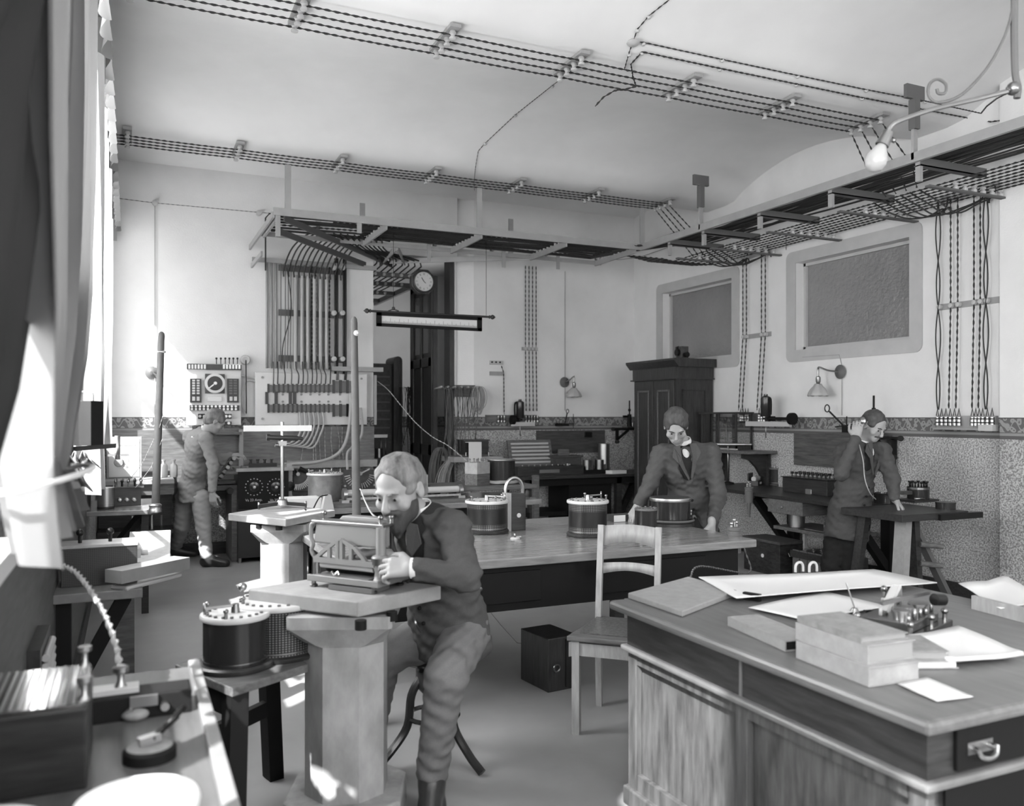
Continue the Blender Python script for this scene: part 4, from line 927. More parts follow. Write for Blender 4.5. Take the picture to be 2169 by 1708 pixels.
one('feed_wire', M().tube(smooth([D(752, 700, 5.0), D(757, 1000, 5.0), D(765, 1040, 4.4), D(785, 1085, 3.6), MC@V(L-.03, .06, .29)], 6), .0035, 6), WIREW, 'white wire dropping beside the taller pole to the iron machine', 'wire')
# ---------------- telescope stand on the far pedestal
p = F(598, 1076, zs2); t = thing('reading_telescope', 'brass telescope on a tripod stand with a long white scale bar', 'telescope', p)
for a in (200, 340, 80):
    a = math.radians(a-8); M().bar((0, 0, .03), (.16*math.cos(a), .16*math.sin(a), .02), .022, .022).build('tripod_foot', GLOSSB, t)
    M().cyl((.155*math.cos(a), .155*math.sin(a), 0), (.155*math.cos(a), .155*math.sin(a), .045), .007, n=8).build('foot_screw', METAL, t)
M().lathe([(.04, .02), (.03, .05), (.012, .06)], n=20).build('hub', METAL, t)
M().cyl((0, 0, .05), (0, 0, .56), .0105, n=12).build('pillar', METAL, t)
z = D(600, 932, 5.06).z-zs2
tb = M().cyl((-.085, 0, z+.005), (.1, 0, z-.003), .017, n=18).cyl((-.1, 0, z+.006), (-.08, 0, z+.005), .022, n=18).cyl((.1, 0, z-.003), (.13, 0, z-.005), .011, n=14).build('telescope_tube', GLOSSB, t)
M().b2((-.025, -.02, z-.05), (.025, .02, z-.02)).cyl((-.045, 0, z-.045), (-.02, 0, z-.045), .01, n=10).cyl((.02, 0, z-.035), (.05, 0, z-.035), .009, n=10).build('clamp', BRASS, t)
z2 = D(590, 910, 5.06).z-zs2
M().b2((-.245, -.03, z2-.018), (.185, -.018, z2+.02)).build('scale_bar', PAPER, t, bevel=.001)
# ---------------- two upright poles
t = thing('upright_pole', 'shorter rounded pole clamped to the left bench corner', 'pole', D(329, 1078, 6.26))
a, b = D(329, 1085, 6.26), D(342, 712, 6.35)
M().tube([a, a.lerp(b, .5), b, b+V(0, 0, .02), b+V(0, 0, .032)], [.029, .027, .023, .02, .008], 16).build('pole', PIPE, t, world=True)
M().lathe([(.045, 0), (.045, .02), (.04, .03), (.045, .05), (.035, .06)], F(329, 1085, .8), 18).build('clamp_collar', METAL, t, world=True)
M().tube([b+V(.024*math.cos(k*PI/8), .024*math.sin(k*PI/8), -.12) for k in range(16)], .009, 6, closed=True).build('pole_ring', PORC, t, world=True)
t = thing('upright_pole', 'taller rounded pole standing behind the seated man and the iron machine', 'pole', F(760, 1461, 0))
a = F(760, 1461, 0); b = D(750, 684, 4.66)
M().tube([a, a.lerp(b, .5), b, b+V(0, 0, .022), b+V(0, 0, .034)], [.026, .024, .019, .016, .006], 16).build('pole', PIPE, t, world=True)
pp = D(754, 706, 4.62); M().lathe([(.014, 0), (.016, .01), (.008, .014), (.008, .02)], pp, 12, Matrix.Rotation(PI/2, 3, 'X')).build('pole_knob', PORC, t, world=True)
# ---------------- centre table
t = thing('laboratory_table', 'large polished laboratory table with dark apron and drawers in the middle', 'table', (2.3, 4.6, 0))
M().b2((.95, 3.86, .735), (3.32, 5.3, .78)).build('table_top', TOPW, t, world=True, bevel=.006)
M().b2((1.0, 3.93, .5), (3.24, 3.96, .735)).b2((1.0, 5.2, .5), (3.24, 5.23, .735)).b2((3.2, 3.96, .5), (3.24, 5.2, .735)).b2((1.0, 3.96, .5), (1.04, 5.2, .735)).build('apron', MBLACK, t, world=True)  # apron and drawers blackened so the colour carries their unlit front
for x in (1.04, 3.17):
    for y in (3.97, 5.16): M().b2((x-.04, y-.035, 0), (x+.04, y+.035, .74)).build('leg', DWOOD, t, world=True)
for x0, x1 in ((1.25, 1.95), (2.3, 3.0)):
    dr = M().b2((x0, 3.918, .54), (x1, 3.94, .7)).build('drawer', MBLACK, t, world=True, bevel=.004)
    M().lathe([(.008, 0), (.014, .012), (.01, .02), (0, .022)], ((x0+x1)/2+.0, 3.918, .63), 12, Matrix.Rotation(PI/2, 3, 'X')).build('drawer_knob', BRASS, dr, world=True)
zt = .78
drum('resistance_drum', 'black glossy drum with perforated bands and white lid beside the magnet box', F(1031, 1128, zt), .122, .2, plate=False, rz=2.6)
drum('resistance_drum', 'perforated drum with white lid, name plate and crank, in the middle of the table', F(1245, 1135, zt), .115, .215, plate=True, rz=3.6)
drum('resistance_drum', 'small dark studded drum standing in front of the bowl-topped drum', F(1368, 1135, zt), .066, .165, lid=DRAIL, body=GLOSSB, lidr=1.04, lidt=.012, base=1.08, handle=False, knobs=12)
c = F(1420, 1112, zt); t = thing('resistance_drum', 'wide black drum with a bright dished metal rim on the table', 'resistance drum', c)
M().lathe([(.155, 0), (.155, .02), (.135, .03)], n=36).build('base_disc', DWOOD, t); M().lathe([(.128, .03), (.128, .165)], n=40).build('casing', GLOSSB, t)
M().lathe([(.134, .16), (.137, .175), (.134, .182), (.12, .18), (.11, .172), (0, .17)], n=40).build('dished_rim', METAL, t)
M().tube([(.15*math.cos(a), .15*math.sin(a), .035) for a in [2*PI*k/40 for k in range(40)]], .008, 6, closed=True).build('rope_coil', DRAIL, t)
posts(t, [(.15, -.02, .06), (.155, .02, .1), (.15, 0, .14)], .03, .008)
# magnet box
c = F(1090, 1123, zt); t = thing('magnet_box', 'upright wooden box with a white disc and a horseshoe magnet rising behind', 'magnet', c)
M().b2((-.035, -.03, 0), (.065, .05, .23)).build('case', DWOOD, t, bevel=.004); M().b2((-.062, -.03, 0), (-.036, .05, .235)).build('white_edge', LWOOD, t)
M().cyl((.015, -.034, .095), (.015, -.03, .095), .014, n=16).build('disc', PAPER, t)
M().tube([(-.045+.0, .04, .15), (-.045, .04, .25)]+[(.015-.06*math.cos(a), .04, .25+.075*math.sin(a)) for a in [PI*k/12 for k in range(13)]]+[(.075, .04, .25), (.075, .04, .15)], .0115, 8).build('horseshoe', METAL, t)
p = F(1091, 1142, zt); t = thing('key_switch', 'tiny white key switch lying on the centre table', 'switch', p); M().lathe([(.028, 0), (.028, .006), (.02, .01)], n=20).build('base', PORC, t); M().bar((0, 0, .012), (.035, -.01, .014), .01, .006).cyl((0, 0, .008), (0, 0, .035), .007, n=8).build('lever', BRASS, t)
p = F(1317, 1104, zt); t = thing('small_box', 'small pale box under the resting hand of the leaning man', 'box', p); M().box((-.01, 0, .024), (.16, .09, .048)).build('box_body', DWOOD, t, bevel=.002); M().box((-.045, -.046, .024), (.09, .002, .044)).build('paper_label', PAPER, t)
# insulated clamp at table edge
def edge_clamp(label, c, s=1, wire=True):
    t = thing('edge_clamp', label, 'clamp', c)
    M().lathe([(.04, -.1), (.04, -.01), (.042, 0), (.042, .01), (.038, .014), (.038, .03), (.042, .034), (.042, .05), (.03, .055)], n=20).build('ribbed_body', DRAIL, t) if s else 0
    M().cyl((0, 0, -.24), (0, 0, -.1), .012, .02, 12).build('clamp_handle', DRAIL, t)
    m = M()
    for dx, dz in ((-.02, .06), (.015, .065), (0, .08)): m.cyl((dx, 0, .05), (dx, 0, dz+.01), .009, n=8).ball((dx, 0, dz+.015), .013, 6)
    m.build('terminals', METAL, t); return t
edge_clamp('ribbed clamp with bright terminals screwed to the right edge of the centre table', F(1505, 1138, .78)+V(.16, -.02, .0))
p = F(1505, 1138, .78)+V(.18, 0, 0)
one('table_wire', M().twist(smooth([p+V(.04, 0, .0), p+V(.04, -.05, -.1), p+V(-.02, -.15, -.2), D(1485, 1200, 4.2), D(1462, 1225, 3.9), D(1448, 1237, 3.7)], 5), .005, .04), DRAIL, 'twisted cord running from the edge clamp down to the near desk', 'cord')
# ---------------- chair
rz = math.radians(-43.6)
t = thing('side_chair', 'light wooden chair with two curved back rails between table and desk', 'chair', (2.12, 3.6, 0), rz)
LW = LWOOD
mI = MX[t.name].inverted()
def L_(px, py, z): return mI@F(px, py, z)
fl = L_(1212, 1553, 0); bl = L_(1257, 1493, 0); w = .37; dpt = .41
# seat front faces the camera's left; the back rises on its far side
x0, y0 = fl.x, fl.y
M().prism([(x0-.02, y0-.03), (x0+w+.02, y0-.03), (x0+w-.01, y0+dpt), (x0+.03, y0+dpt)], .44, .465).build('seat', MWOOD, t, bevel=.006)
M().b2((x0+.03, y0+.03, .466), (x0+w-.03, y0+dpt-.04, .469)).build('pressed_panel', mat('pressed_seat', .09, .4, noise=.6, scale=60), t)
for x in (x0+.02, x0+w-.02):
    M().bar((x, y0, 0), (x, y0, .44), .036, .036, (0, 1, 0)).build('leg', LW, t)
    xx = x+(.015 if x < x0+.2 else -.015); M().tube([(xx, y0+dpt+.0, 0), (xx, y0+dpt-.02, .3), (xx, y0+dpt-.02, .46), (xx, y0+dpt+.01, .7), (xx, y0+dpt+.045, .93)], .021, 4, sm=False).build('back_post', LW, t)
M().b2((x0+.03, y0-.01, .37), (x0+w-.03, y0+.01, .43)).b2((x0+.01, y0+.02, .38), (x0+.03, y0+dpt-.02, .43)).b2((x0+w-.03, y0+.02, .38), (x0+w-.01, y0+dpt-.02, .43)).build('seat_rail', LW, t)
for z0, z1, a in ((.82, .925, .02), (.68, .735, .015)):
    g = []; n = 14
    for z, sgn in ((z0, 1), (z1, 1)):
        g.append([(lerp(x0+.04, x0+w-.04, k/n), y0+dpt+.02+(z-.7)*.12+.018*math.sin(PI*k/n), z+a*math.sin(PI*k/n)*(1.3 if z == z0 else .5)) for k in range(n+1)])
    M().grid(g, True).build('back_rail', LW, t, solid=.018)
# ---------------- case on the floor
p = F(1193, 1462, 0); q = F(1150, 1440, 0); ang = math.atan2((p-q).y, (p-q).x)
t = thing('floor_case', 'upright wooden case with a dark glass front on the floor behind the chair', 'case', p, .12)
M().b2((-.1, 0, 0), (.1, .28, .29)).build('case_body', DWOODV, t, bevel=.004); M().b2((.015, -.008, .015), (.095, 0, .275)).build('glass_front', GLOSSB, t)
M().b2((.03, -.012, .18), (.05, -.008, .26)).build('paper_tag', PAPER, t)
M().tube([(-.05+.02*math.cos(a), -.012, .13+.02*math.sin(a)) for a in [2*PI*k/14 for k in range(14)]], .005, 6, closed=True).build('ring_handle', BRASS, t)
cord([p+V(-.1, .1, .17), F(1130, 1367, .12), F(1095, 1362, .05), F(1060, 1325, 0)+V(0, 0, .004), F(1040, 1300, 0)+V(0, 0, .004)], 'thin wire trailing over the floor from the upright case', .002, DRAIL, False, name='floor_wire')
# ---------------- desk
t = thing('writing_desk', 'big wooden desk with panelled sides in the right foreground', 'desk', (2.35, 2.1, 0))
dx0, dx1, dy0, dy1 = 1.70, 3.02, 1.385, 2.83
M().b2((dx0, dy0, .745), (dx1, dy1, .78)).build('desk_top', DESKT, t, world=True, bevel=.012)
bx, by0, by1 = dx0+.055, dy0+.05, dy1-.05
M().b2((bx, by0, .61), (dx1-.05, by1, .745)).build('frieze', DESKR, t, world=True)
M().b2((bx-.022, by0-.02, .592), (dx1-.03, by1+.02, .615)).build('moulding', DESKM, t, world=True, bevel=.008)
M().b2((bx+.03, by0+.02, .05), (dx1-.08, by1-.02, .595)).build('carcass', DESKP, t, world=True)
for y in (by1-.06, (by0+by1)/2-.02, by0+.0): M().b2((bx, y, 0), (bx+.03, y+.055, .591)).build('stile', DESKP, t, world=True, bevel=.004)
M().b2((bx+.004, by0+.06, .05), (bx+.028, by1-.062, .13)).b2((bx+.004, by0+.06, .55), (bx+.028, by1-.062, .59)).build('panel_rail', DESKP, t, world=True)
M().b2((bx-.015, by0-.01, 0), (bx+.02, by1+.01, .07)).build('plinth', DESKP, t, world=True, bevel=.006)
M().b2((bx-.004, (by0+by1)/2, .612), (bx, (by0+by1)/2+.012, .745)).build('frieze_divider', DESKM, t, world=True)
dr = M().b2((bx+.09, by0-.014, .625), (bx+.55, by0, .735)).build('drawer', MBLACK, t, world=True, bevel=.004)  # drawer and door below blackened: shade of the desk front painted in
h = B(2080, 1583, by0-.02); hm = M()
for dx in (-.03, .03): hm.cyl((h.x+dx, by0-.013, h.z), (h.x+dx, by0-.035, h.z), .008, n=10)
hm.tube(smooth([(h.x-.035, by0-.035, h.z+.005), (h.x-.025, by0-.04, h.z-.014), (h.x, by0-.042, h.z-.02), (h.x+.025, by0-.04, h.z-.014), (h.x+.035, by0-.035, h.z+.005)], 4), .006, 8).box((h.x, by0-.015, h.z), (.09, .003, .03))
hm.build('drawer_handle', METAL, dr, world=True)
M().b2((bx+.06, by0-.004, .05), (bx+.6, by0, .59)).build('end_door', MBLACK, t, world=True)
# things on the desk
zd = .781
def flatpoly(pix, z, th=.002, lift=None):
    P = [F(x, y, z) for x, y in pix]; return M().prism([(p[0], p[1]) for p in P], z, z+th)
def curled(pix, z, amp=.012, n=10, seed=1, wob=.5):
    """sheet from four corner pixels with gently lifting edges"""
    A, B_, C_, D_ = [F(x, y, z) for x, y in pix]; rnd = random.Random(seed); ph = rnd.random()*6; g = []
    for i in range(n+1):
        u = i/n; row = []
        for j in range(n+1):
            v = j/n; p = (A*(1-u)+B_*u)*(1-v)+(D_*(1-u)+C_*u)*v; e = max(abs(u-.5), abs(v-.5))*2
            row.append(p+V(0, 0, amp*(e**3)+amp*wob*abs(math.sin(3*u+2*v+ph))*.5+.001))
        g.append(row)
    return M().grid(g)
one('portfolio', flatpoly([(1330, 1268), (1458, 1232), (1562, 1262), (1445, 1308)], zd, .022), PAPERG, 'thick grey covered portfolio at the far left corner of the desk', 'book', bevel=.004)
one('portfolio_tie', M().box(F(1562, 1268, zd)+V(.03, -.05, .014), (.02, .07, .028), .4), MBLACK, 'black strap end lying between portfolio and album on the desk', 'strap')
one('plan_sheets', curled([(1480, 1236), (1850, 1219), (1985, 1246), (1560, 1280)], zd+.004, .02, seed=3), PAPER, 'stack of large white plan sheets along the far edge of the desk', 'paper', solid=.004)
one('paper_sheet', curled([(1585, 1292), (1742, 1256), (1885, 1290), (1700, 1318)], zd+.001, .006, seed=5), PAPER, 'white sheet lying flat before the plan sheets on the desk', 'paper', solid=.001)
one('paper_sheet', curled([(1900, 1452), (1985, 1490), (2062, 1480), (1962, 1438)], zd, .003, seed=6), PAPER, 'small blank sheet beside the book stack at the near end of the desk', 'paper', solid=.001)
one('paper_pile', curled([(1880, 1372), (2010, 1418), (2169, 1402), (2030, 1345)], zd, .02, seed=7), PAPER, 'pile of curling white papers right of the small books', 'paper', solid=.012)
one('paper_sheet', curled([(2030, 1258), (2130, 1240), (2230, 1300), (2120, 1310)], zd+.0, .03, seed=8, wob=.7), PAPER, 'large buckled white sheet at the far right of the desk', 'paper', solid=.002)
def book(label, c, sx, sy, th, rz, z, mt=CARD, grp=None, pages=PAPER):
    t = thing('book', label, 'book', (c[0], c[1], z), rz, grp)
    M().b2((-sx/2, -sy/2, 0), (sx/2, sy/2, .003)).b2((-sx/2, -sy/2, th-.003), (sx/2, sy/2, th)).b2((-sx/2-.002, -sy/2, 0), (-sx/2+.003, sy/2, th)).build('cover', mt, t, bevel=.001)
    M().b2((-sx/2+.003, -sy/2+.005, .003), (sx/2-.006, sy/2-.005, th-.003)).build('pages', pages, t); return t
PG = mat('old_pages', .27, .8); BK = mat('pale_book_cloth', .3, .7, noise=.15, scale=20)
book('thick pale book at the bottom of the three book stack', (1.88, 1.77), .18, .29, .052, math.radians(-4), zd, BK, pages=BK)
book('thick pale book in the middle of the three book stack', (1.89, 1.79), .17, .28, .05, math.radians(-2), zd+.052, BK, pages=PG)
book('thin grey book with a small label on top of the three book stack', (1.89, 1.80), .16, .265, .018, math.radians(-5), zd+.102, CARD, pages=PG)
book('lower of the two small books right of the tall stack', (2.12, 1.76), .13, .19, .022, math.radians(-22), zd, BK)
book('upper of the two small books right of the tall stack', (2.11, 1.77), .12, .18, .026, math.radians(-26), zd+.022, CARD, pages=PG)
book('grey album with a dark end lying near the left edge of the desk', (1.90, 2.14), .12, .33, .032, math.radians(-8), zd, PAPERG, pages=MBLACK)
p = F(1965, 1340, zd); t = thing('desk_galvanometer', 'glass and brass relay instrument on a dark board on the desk', 'instrument', p, math.radians(20))
M().b2((-.17, -.03, 0), (.15, .2, .022)).build('base_board', GLOSSB, t, bevel=.003); M().b2((-.14, -.0, .022), (.1, .17, .05)).build('brass_bed', BRASS, t, bevel=.003)
for x, y, r in ((-.09, .05, .022), (-.03, .06, .022), (.05, .05, .026), (.05, .13, .02)): M().cyl((x, y, .05), (x, y, .075), r, n=16).cyl((x, y, .075), (x, y, .081), r*1.2, n=16).build('coil', METAL if x < 0 else BRASS, t)
M().bar((-.13, .1, .1), (.09, .03, .115), .014, .012).build('lever_bar', METAL, t); M().cyl((.06, .0, .1), (.1, -.015, .095), .02, n=16).build('black_knob', BLACK, t)
M().bar((-.06, .12, .06), (.0, .1, .14), .03, .012).bar((.0, .1, .14), (.06, .12, .07), .03, .012).build('white_fork', PORC, t)
for k in range(9): M().cyl((-.11+.025*k, .02+.1*(k % 2), .05), (-.11+.025*k, .02+.1*(k % 2), .07+.008*(k % 3)), .006, n=8).build('small_post', PORC if k % 2 else METAL, t)
posts(t, [(-.15, 0, .022), (.13, -.01, .022), (.13, .17, .022), (-.15, .17, .022), (.0, -.012, .022), (.02, .15, .09)], .035, .008)
one('white_block', M().box(F(1879, 1306, zd)+V(.01, 0, .033), (.045, .045, .066), .4), PORC, 'small white square block left of the relay instrument', 'block', bevel=.004)
one('pen_stand', M().cyl(F(1810, 1300, zd), F(1810, 1300, zd)+V(0, 0, .02), .02, .01, 12).cyl(F(1810, 1300, zd)+V(0, 0, .02), F(1810, 1300, zd)+V(-.02, .02, .11), .003, n=6), METAL, 'thin upright pin on a small foot on the desk', 'pin stand')
one('black_key', M().cyl(F(1845, 1312, zd), F(1845, 1312, zd)+V(0, 0, .02), .018, n=12).bar(F(1845, 1312, zd)+V(-.03, .0, .03), F(1845, 1312, zd)+V(.02, .01, .024), .012, .01), BLACK, 'little black tapping key left of the relay instrument', 'switch')
for i, px in enumerate((1693, 1722)):
    p = F(px, 1226, zd)+V(0, .0, .03); r = .022
    one('bent_clip', M().tube([p+V(-r, 0, 0)]+[p+V(-r*math.cos(a), 0, .02+r*math.sin(a)) for a in [PI*k/8 for k in range(9)]]+[p+V(r, 0, 0)], .006, 8), PORC, ('white arched clip at the far desk edge, the taller of two', 'white arched clip at the far desk edge, the lower of two')[i], 'clip')
a, b = F(2062, 1290, zd), F(2230, 1335, zd); t = thing('bench_scale', 'pale graduated bar lying along the right side of the desk', 'scale', (a+b)/2)
M().bar(a+V(0, 0, .025), b+V(0, 0, .025), .02, .05).build('bar', LWOOD, t, world=True)
tk = M(); dn = (b-a).normalized(); nn = Vector((dn.y, -dn.x, 0))*(-1 if Vector((dn.y, -dn.x, 0)).y > 0 else 1)
for k in range(1, 40): tk.box(a.lerp(b, k/40)+nn*.0105+V(0, 0, .03), (.0015, .0015, .02 if k % 5 else .034), math.atan2(dn.y, dn.x))
tk.build('graduations', BLACK, t, world=True)
# ================================================================== LOW TRESTLE WITH DRUMS, NEAR LEFT
zq = .62
A, Bq, Cq, Dq = V(.30, 2.84, zq), V(.145, 3.2, zq), V(.53, 3.55, zq), V(.575, 3.01, zq)
t = thing('low_trestle', 'dark low trestle bench carrying two drums beside the near pedestal', 'bench', (.45, 3.17, 0))
poly_top([A, Dq, Cq, Bq], zq, .03).build('bench_top', MWOOD, t, world=True, bevel=.004)
cen = (A+Bq+Cq+Dq)/4
for P in (A, Bq, Cq):
    P0 = P.lerp(cen, .2); P1 = cen+(P-cen)*1.08; M().bar((P0.x, P0.y, zq-.03), (P1.x, P1.y, 0), .075, .06, (1, .3, 0)).build('leg', MBLACK, t, world=True)
M().bar(A.lerp(cen, .15)-V(0, 0, .07), Bq.lerp(cen, .15)-V(0, 0, .07), .03, .08).bar(Bq.lerp(cen, .1)-V(0, 0, .3), Cq.lerp(cen, .1)-V(0, 0, .3), .03, .06).build('stretcher', MBLACK, t, world=True)
drum('resistance_drum', 'near black drum with smooth casing and white crank lid on the low trestle', V(*F(500, 1415, zq+.0))+V(.0, .02, 0), .108, .19, body=GLOSSB, base=1.22, knobs=20, rz=.4)
drum('resistance_drum', 'larger perforated drum behind the black one on the low trestle', V(.50, 3.2, zq), .15, .2, body=PERFA, base=1.1, knobs=26, handle=False)
c_ = V(.50, 3.2, zq+.2); one('tall_terminal', M().cyl(c_+V(-.12, .05, 0), c_+V(-.12, .05, .03), .006, n=8).ball(c_+V(-.12, .05, .045), .016, 8), METAL, 'ball topped terminal standing on the larger perforated drum', 'terminal')
p = F(610, 1397, zq); t = thing('plug_key', 'small round black plug key on the corner of the low trestle', 'switch', p)
M().lathe([(.032, 0), (.032, .012), (.024, .016)], n=18).build('base', BLACK, t); M().cyl((0, 0, .016), (0, 0, .04), .01, n=8).ball((0, 0, .045), .013, 6).cyl((.015, .01, .016), (.015, .01, .03), .008, n=8).build('plug', METAL, t)
BRIGHT = mat('bright_enamel', .85, .5)
# ================================================================== NEAR BENCH (bottom left)
t = thing('window_bench', 'long bench with a raised pale edge board in the near left corner', 'bench', (-.05, 1.5, 0))
M().b2((-.29, .5, .76), (.15, 2.54, .79)).build('bench_top', mat('bench_top_wood', .09, .35, noise=.25, scale=4, grain=(9, 1, 9)), t, world=True)
M().b2((.15, .5, .74), (.18, 2.55, .808)).build('edge_board', LEDGE, t, world=True, bevel=.004)
for y in (.7, 2.4):
    for x in (-.24, .1): M().b2((x-.03, y-.03, 0), (x+.03, y+.03, .76)).build('leg', DWOOD, t, world=True)
zb = .79
t = thing('glass_topped_box', 'black box with a streaked glass top at the left picture edge', 'box', (-.185, 1.93, zb))
M().b2((-.29, 1.79, zb), (-.075, 2.08, zb+.155)).build('case', DWOOD, t, world=True, bevel=.004)
gl = M().b2((-.288, 1.795, zb+.156), (-.078, 2.075, zb+.162)).build('glass_top', mat('mirror_glass', .5, .12, metal=.9, noise=.6, scale=3, grain=(14, 1, 1)), t, world=True)
s = M()
for k in range(14): s.b2((-.28+.015*k, 1.8, zb+.1625), (-.276+.015*k, 2.07, zb+.1645))
s.build('brass_strips', METAL, gl, world=True)
for x, y in ((-.09, 2.06), (-.08, 1.82)): M().lathe([(.012, 0), (.006, .01), (.006, .03), (.014, .034), (.014, .044)], (x, y, zb+.162), 14).build('terminal', METAL, t, world=True)
p = F(405, 1480, zb); t = thing('long_black_box', 'long low black box with a small metal catch on the near bench', 'box', (.03, 2.2, zb))
M().b2((-.13, 2.15, zb), (.135, 2.24, zb+.055)).build('case', MBLACK, t, world=True, bevel=.003); M().b2((0, 2.142, zb+.03), (.06, 2.15, zb+.055)).cyl((.0, 2.135, zb+.02), (.0, 2.15, zb+.02), .01, n=10).cyl((.075, 2.135, zb+.025), (.075, 2.15, zb+.025), .01, n=10).build('catch', METAL, t, world=True)
M().bar((-.12, 2.2, zb+.062), (.02, 2.2, zb+.062), .05, .012).build('white_plate', PORC, t, world=True)
for x in (-.1, -.02): M().lathe([(.014, 0), (.008, .012), (.008, .03), (.018, .034), (.018, .046), (.01, .05)], (x, 2.2, zb+.068), 14).build('terminal', METAL, t, world=True)
one('braided_wire', M().twist(smooth([(-.02, 2.2, zb+.1), (-.03, 2.3, zb+.14), (-.07, 2.5, zb+.2), (-.14, 2.8, zb+.24), (-.2, 3.0, zb+.24), (-.27, 3.25, zb+.22)], 6), .0075, .04), WIREW, 'thick pale braided cord rising from the near bench terminal to the window', 'cord')
one('brass_rod', M().cyl(F(192, 1470, zb+.06), F(395, 1492, zb+.01), .006, n=8), BRASS, 'thin metal rod leaning on the long black box', 'rod')
one('crumpled_pad', M().ball(F(287, 1525, zb)+V(0, 0, .012), .03, 8, (1, .8, .5)), CARD, 'small soft pad lying between rod and knife switch', 'pad')
c = F(317, 1607, zb); t = thing('knife_switch', 'round based knife switch with a black handle on the near bench', 'switch', c)
M().lathe([(.052, 0), (.052, .02), (.046, .026)], n=28).build('base', MBLACK, t); M().lathe([(.045, .026), (0, .028)], n=28).build('top_plate', CARD, t)
M().bar((-.02, .0, .035), (.02, .01, .04), .02, .018).build('jaw', METAL, t); M().bar((.005, .0, .04), (.055, .045, .065), .012, .008).tube([(.03, .022, .052), (.07, .055, .08)], .007, 8).build('handle', BLACK, t)
c = F(290, 1690, .9); c.z = zb; t = thing('white_lidded_pot', 'round pot with a flat white lid at the bottom left', 'pot', c); M().lathe([(.082, 0), (.085, .09)], n=36).build('pot_body', GLOSSB, t); M().lathe([(.092, .09), (.094, .1), (.09, .108), (0, .11)], n=40).build('lid', BRIGHT, t)
c = V(-.2, 1.42, zb); t = thing('white_lidded_pot', 'round pot with a flat white lid cut by the left picture edge', 'pot', c); M().lathe([(.082, 0), (.085, .09)], n=36).build('pot_body', GLOSSB, t); M().lathe([(.092, .09), (.094, .1), (.09, .108), (0, .11)], n=40).build('lid', BRIGHT, t)
# ================================================================== SECOND BENCH BELOW THE WINDOW
z2 = .76
t = thing('wall_bench', 'stone topped wall bench under the near window with a perforated box on it', 'bench', (-.05, 4.2, 0))
M().b2((-.29, 3.93, z2-.04), (.05, 4.4, z2)).b2((-.29, 4.4, z2-.04), (.2, 4.95, z2)).build('bench_top', GSLAB, t, world=True, bevel=.004)
M().b2((-.06, 4.42, 0), (.02, 4.5, z2-.04)).build('leg', MWOOD, t, world=True)
M().bar((-.28, 4.1, .2), (-.02, 4.1, z2-.06), .05, .06).b2((-.29, 4.07, .15), (-.23, 4.13, z2-.04)).build('iron_bracket', MBLACK, t, world=True)
t = thing('perforated_box', 'long black perforated resistance box with handle on the wall bench', 'resistance box', (-.13, 4.2, z2))
M().b2((-.27, 4.08, z2), (.03, 4.24, z2+.165)).build('case', LATT, t, world=True, bevel=.003); M().b2((-.275, 4.075, z2+.165), (.035, 4.245, z2+.18)).build('lid', SLAB, t, world=True, bevel=.003)
for x in (-.2, -.08): M().cyl((x, 4.15, z2+.18), (x, 4.15, z2+.215), .008, n=8).ball((x, 4.15, z2+.225), .016, 8).build('lid_knob', BLACK, t, world=True)
M().b2((.03, 4.13, z2+.1), (.045, 4.19, z2+.14)).cyl((.04, 4.16, z2+.12), (.075, 4.16, z2+.12), .012, n=8).build('side_terminal', PORC, t, world=True)
a, b = F(240, 1222, z2+.06), F(385, 1192, z2+.06)
one('wood_plank', M().bar(a, b, .1, .055).bar(a, a+V(.001, 0, 0), .001, .001), LEDGE, 'short thick light plank jutting out over the wall bench', 'plank', bevel=.003)
one('paddle_board', M().bar(a+V(.02, .02, -.055), b+V(-.03, .02, -.055), .09, .02), PORC, 'rounded pale board under the light plank', 'board', bevel=.009)
one('leaning_tray', M().bar(V(.08, 4.46, z2+.02), V(.1, 4.86, z2+.12), .2, .02), PAPERG, 'pale grey tray leaning behind the perforated box', 'tray', bevel=.003)
t = thing('ribbed_coil', 'ribbed metal coil on a wooden side board below the window sill', 'coil', (-.27, 3.1, .6))
M().b2((-.3, 2.95, .3), (-.25, 3.3, .78)).build('side_board', DWOODV, t, world=True)
for k in range(5): M().cyl((-.24, 3.0, .74-.028*k), (-.24, 3.25, .74-.028*k), .012, n=10).build('rib', PORC, t, world=True)
# lamp box on bracket
p = D(176, 948, 3.8); t = thing('lamp_box', 'tall black box lantern on an iron bracket in front of the curtains', 'lantern', p)
w_ = .068; zl = p.z; h_ = .2
M().box((p.x, p.y, zl+h_/2+.01), (w_*1.9, .12, h_), -.4).build('case', MBLACK, t, world=True, bevel=.003)
M().tube(smooth([D(11+140, 850, 3.8), D(11+140, 838, 3.8), D(11+146, 831, 3.8), D(11+180, 831, 3.8), D(11+186, 838, 3.8), D(11+186, 850, 3.8)], 4), .005, 6).build('handle', DRAIL, t, world=True)
M().b2((p.x-w_-.01, p.y-.1, zl), (p.x-w_+.004, p.y-.08, zl+h_+.03)).build('side_strap', DRAIL, t, world=True)
br = M().bar((XL, 4.69, zl-.01), (p.x-.05, p.y+.03, zl), .02, .02).bar((p.x-.06, p.y+.05, zl-.01), (p.x+.14, p.y+.05, zl+.005), .02, .02).build('bracket_arm', MBLACK, t, world=True)
M().cyl((p.x+.14, p.y+.05, zl-.06), (p.x+.14, p.y+.05, zl+.05), .012, n=8).bar((p.x+.10, p.y+.05, zl-.04), (p.x+.19, p.y+.05, zl-.04), .012, .01).build('bracket_screw', METAL, br, world=True)
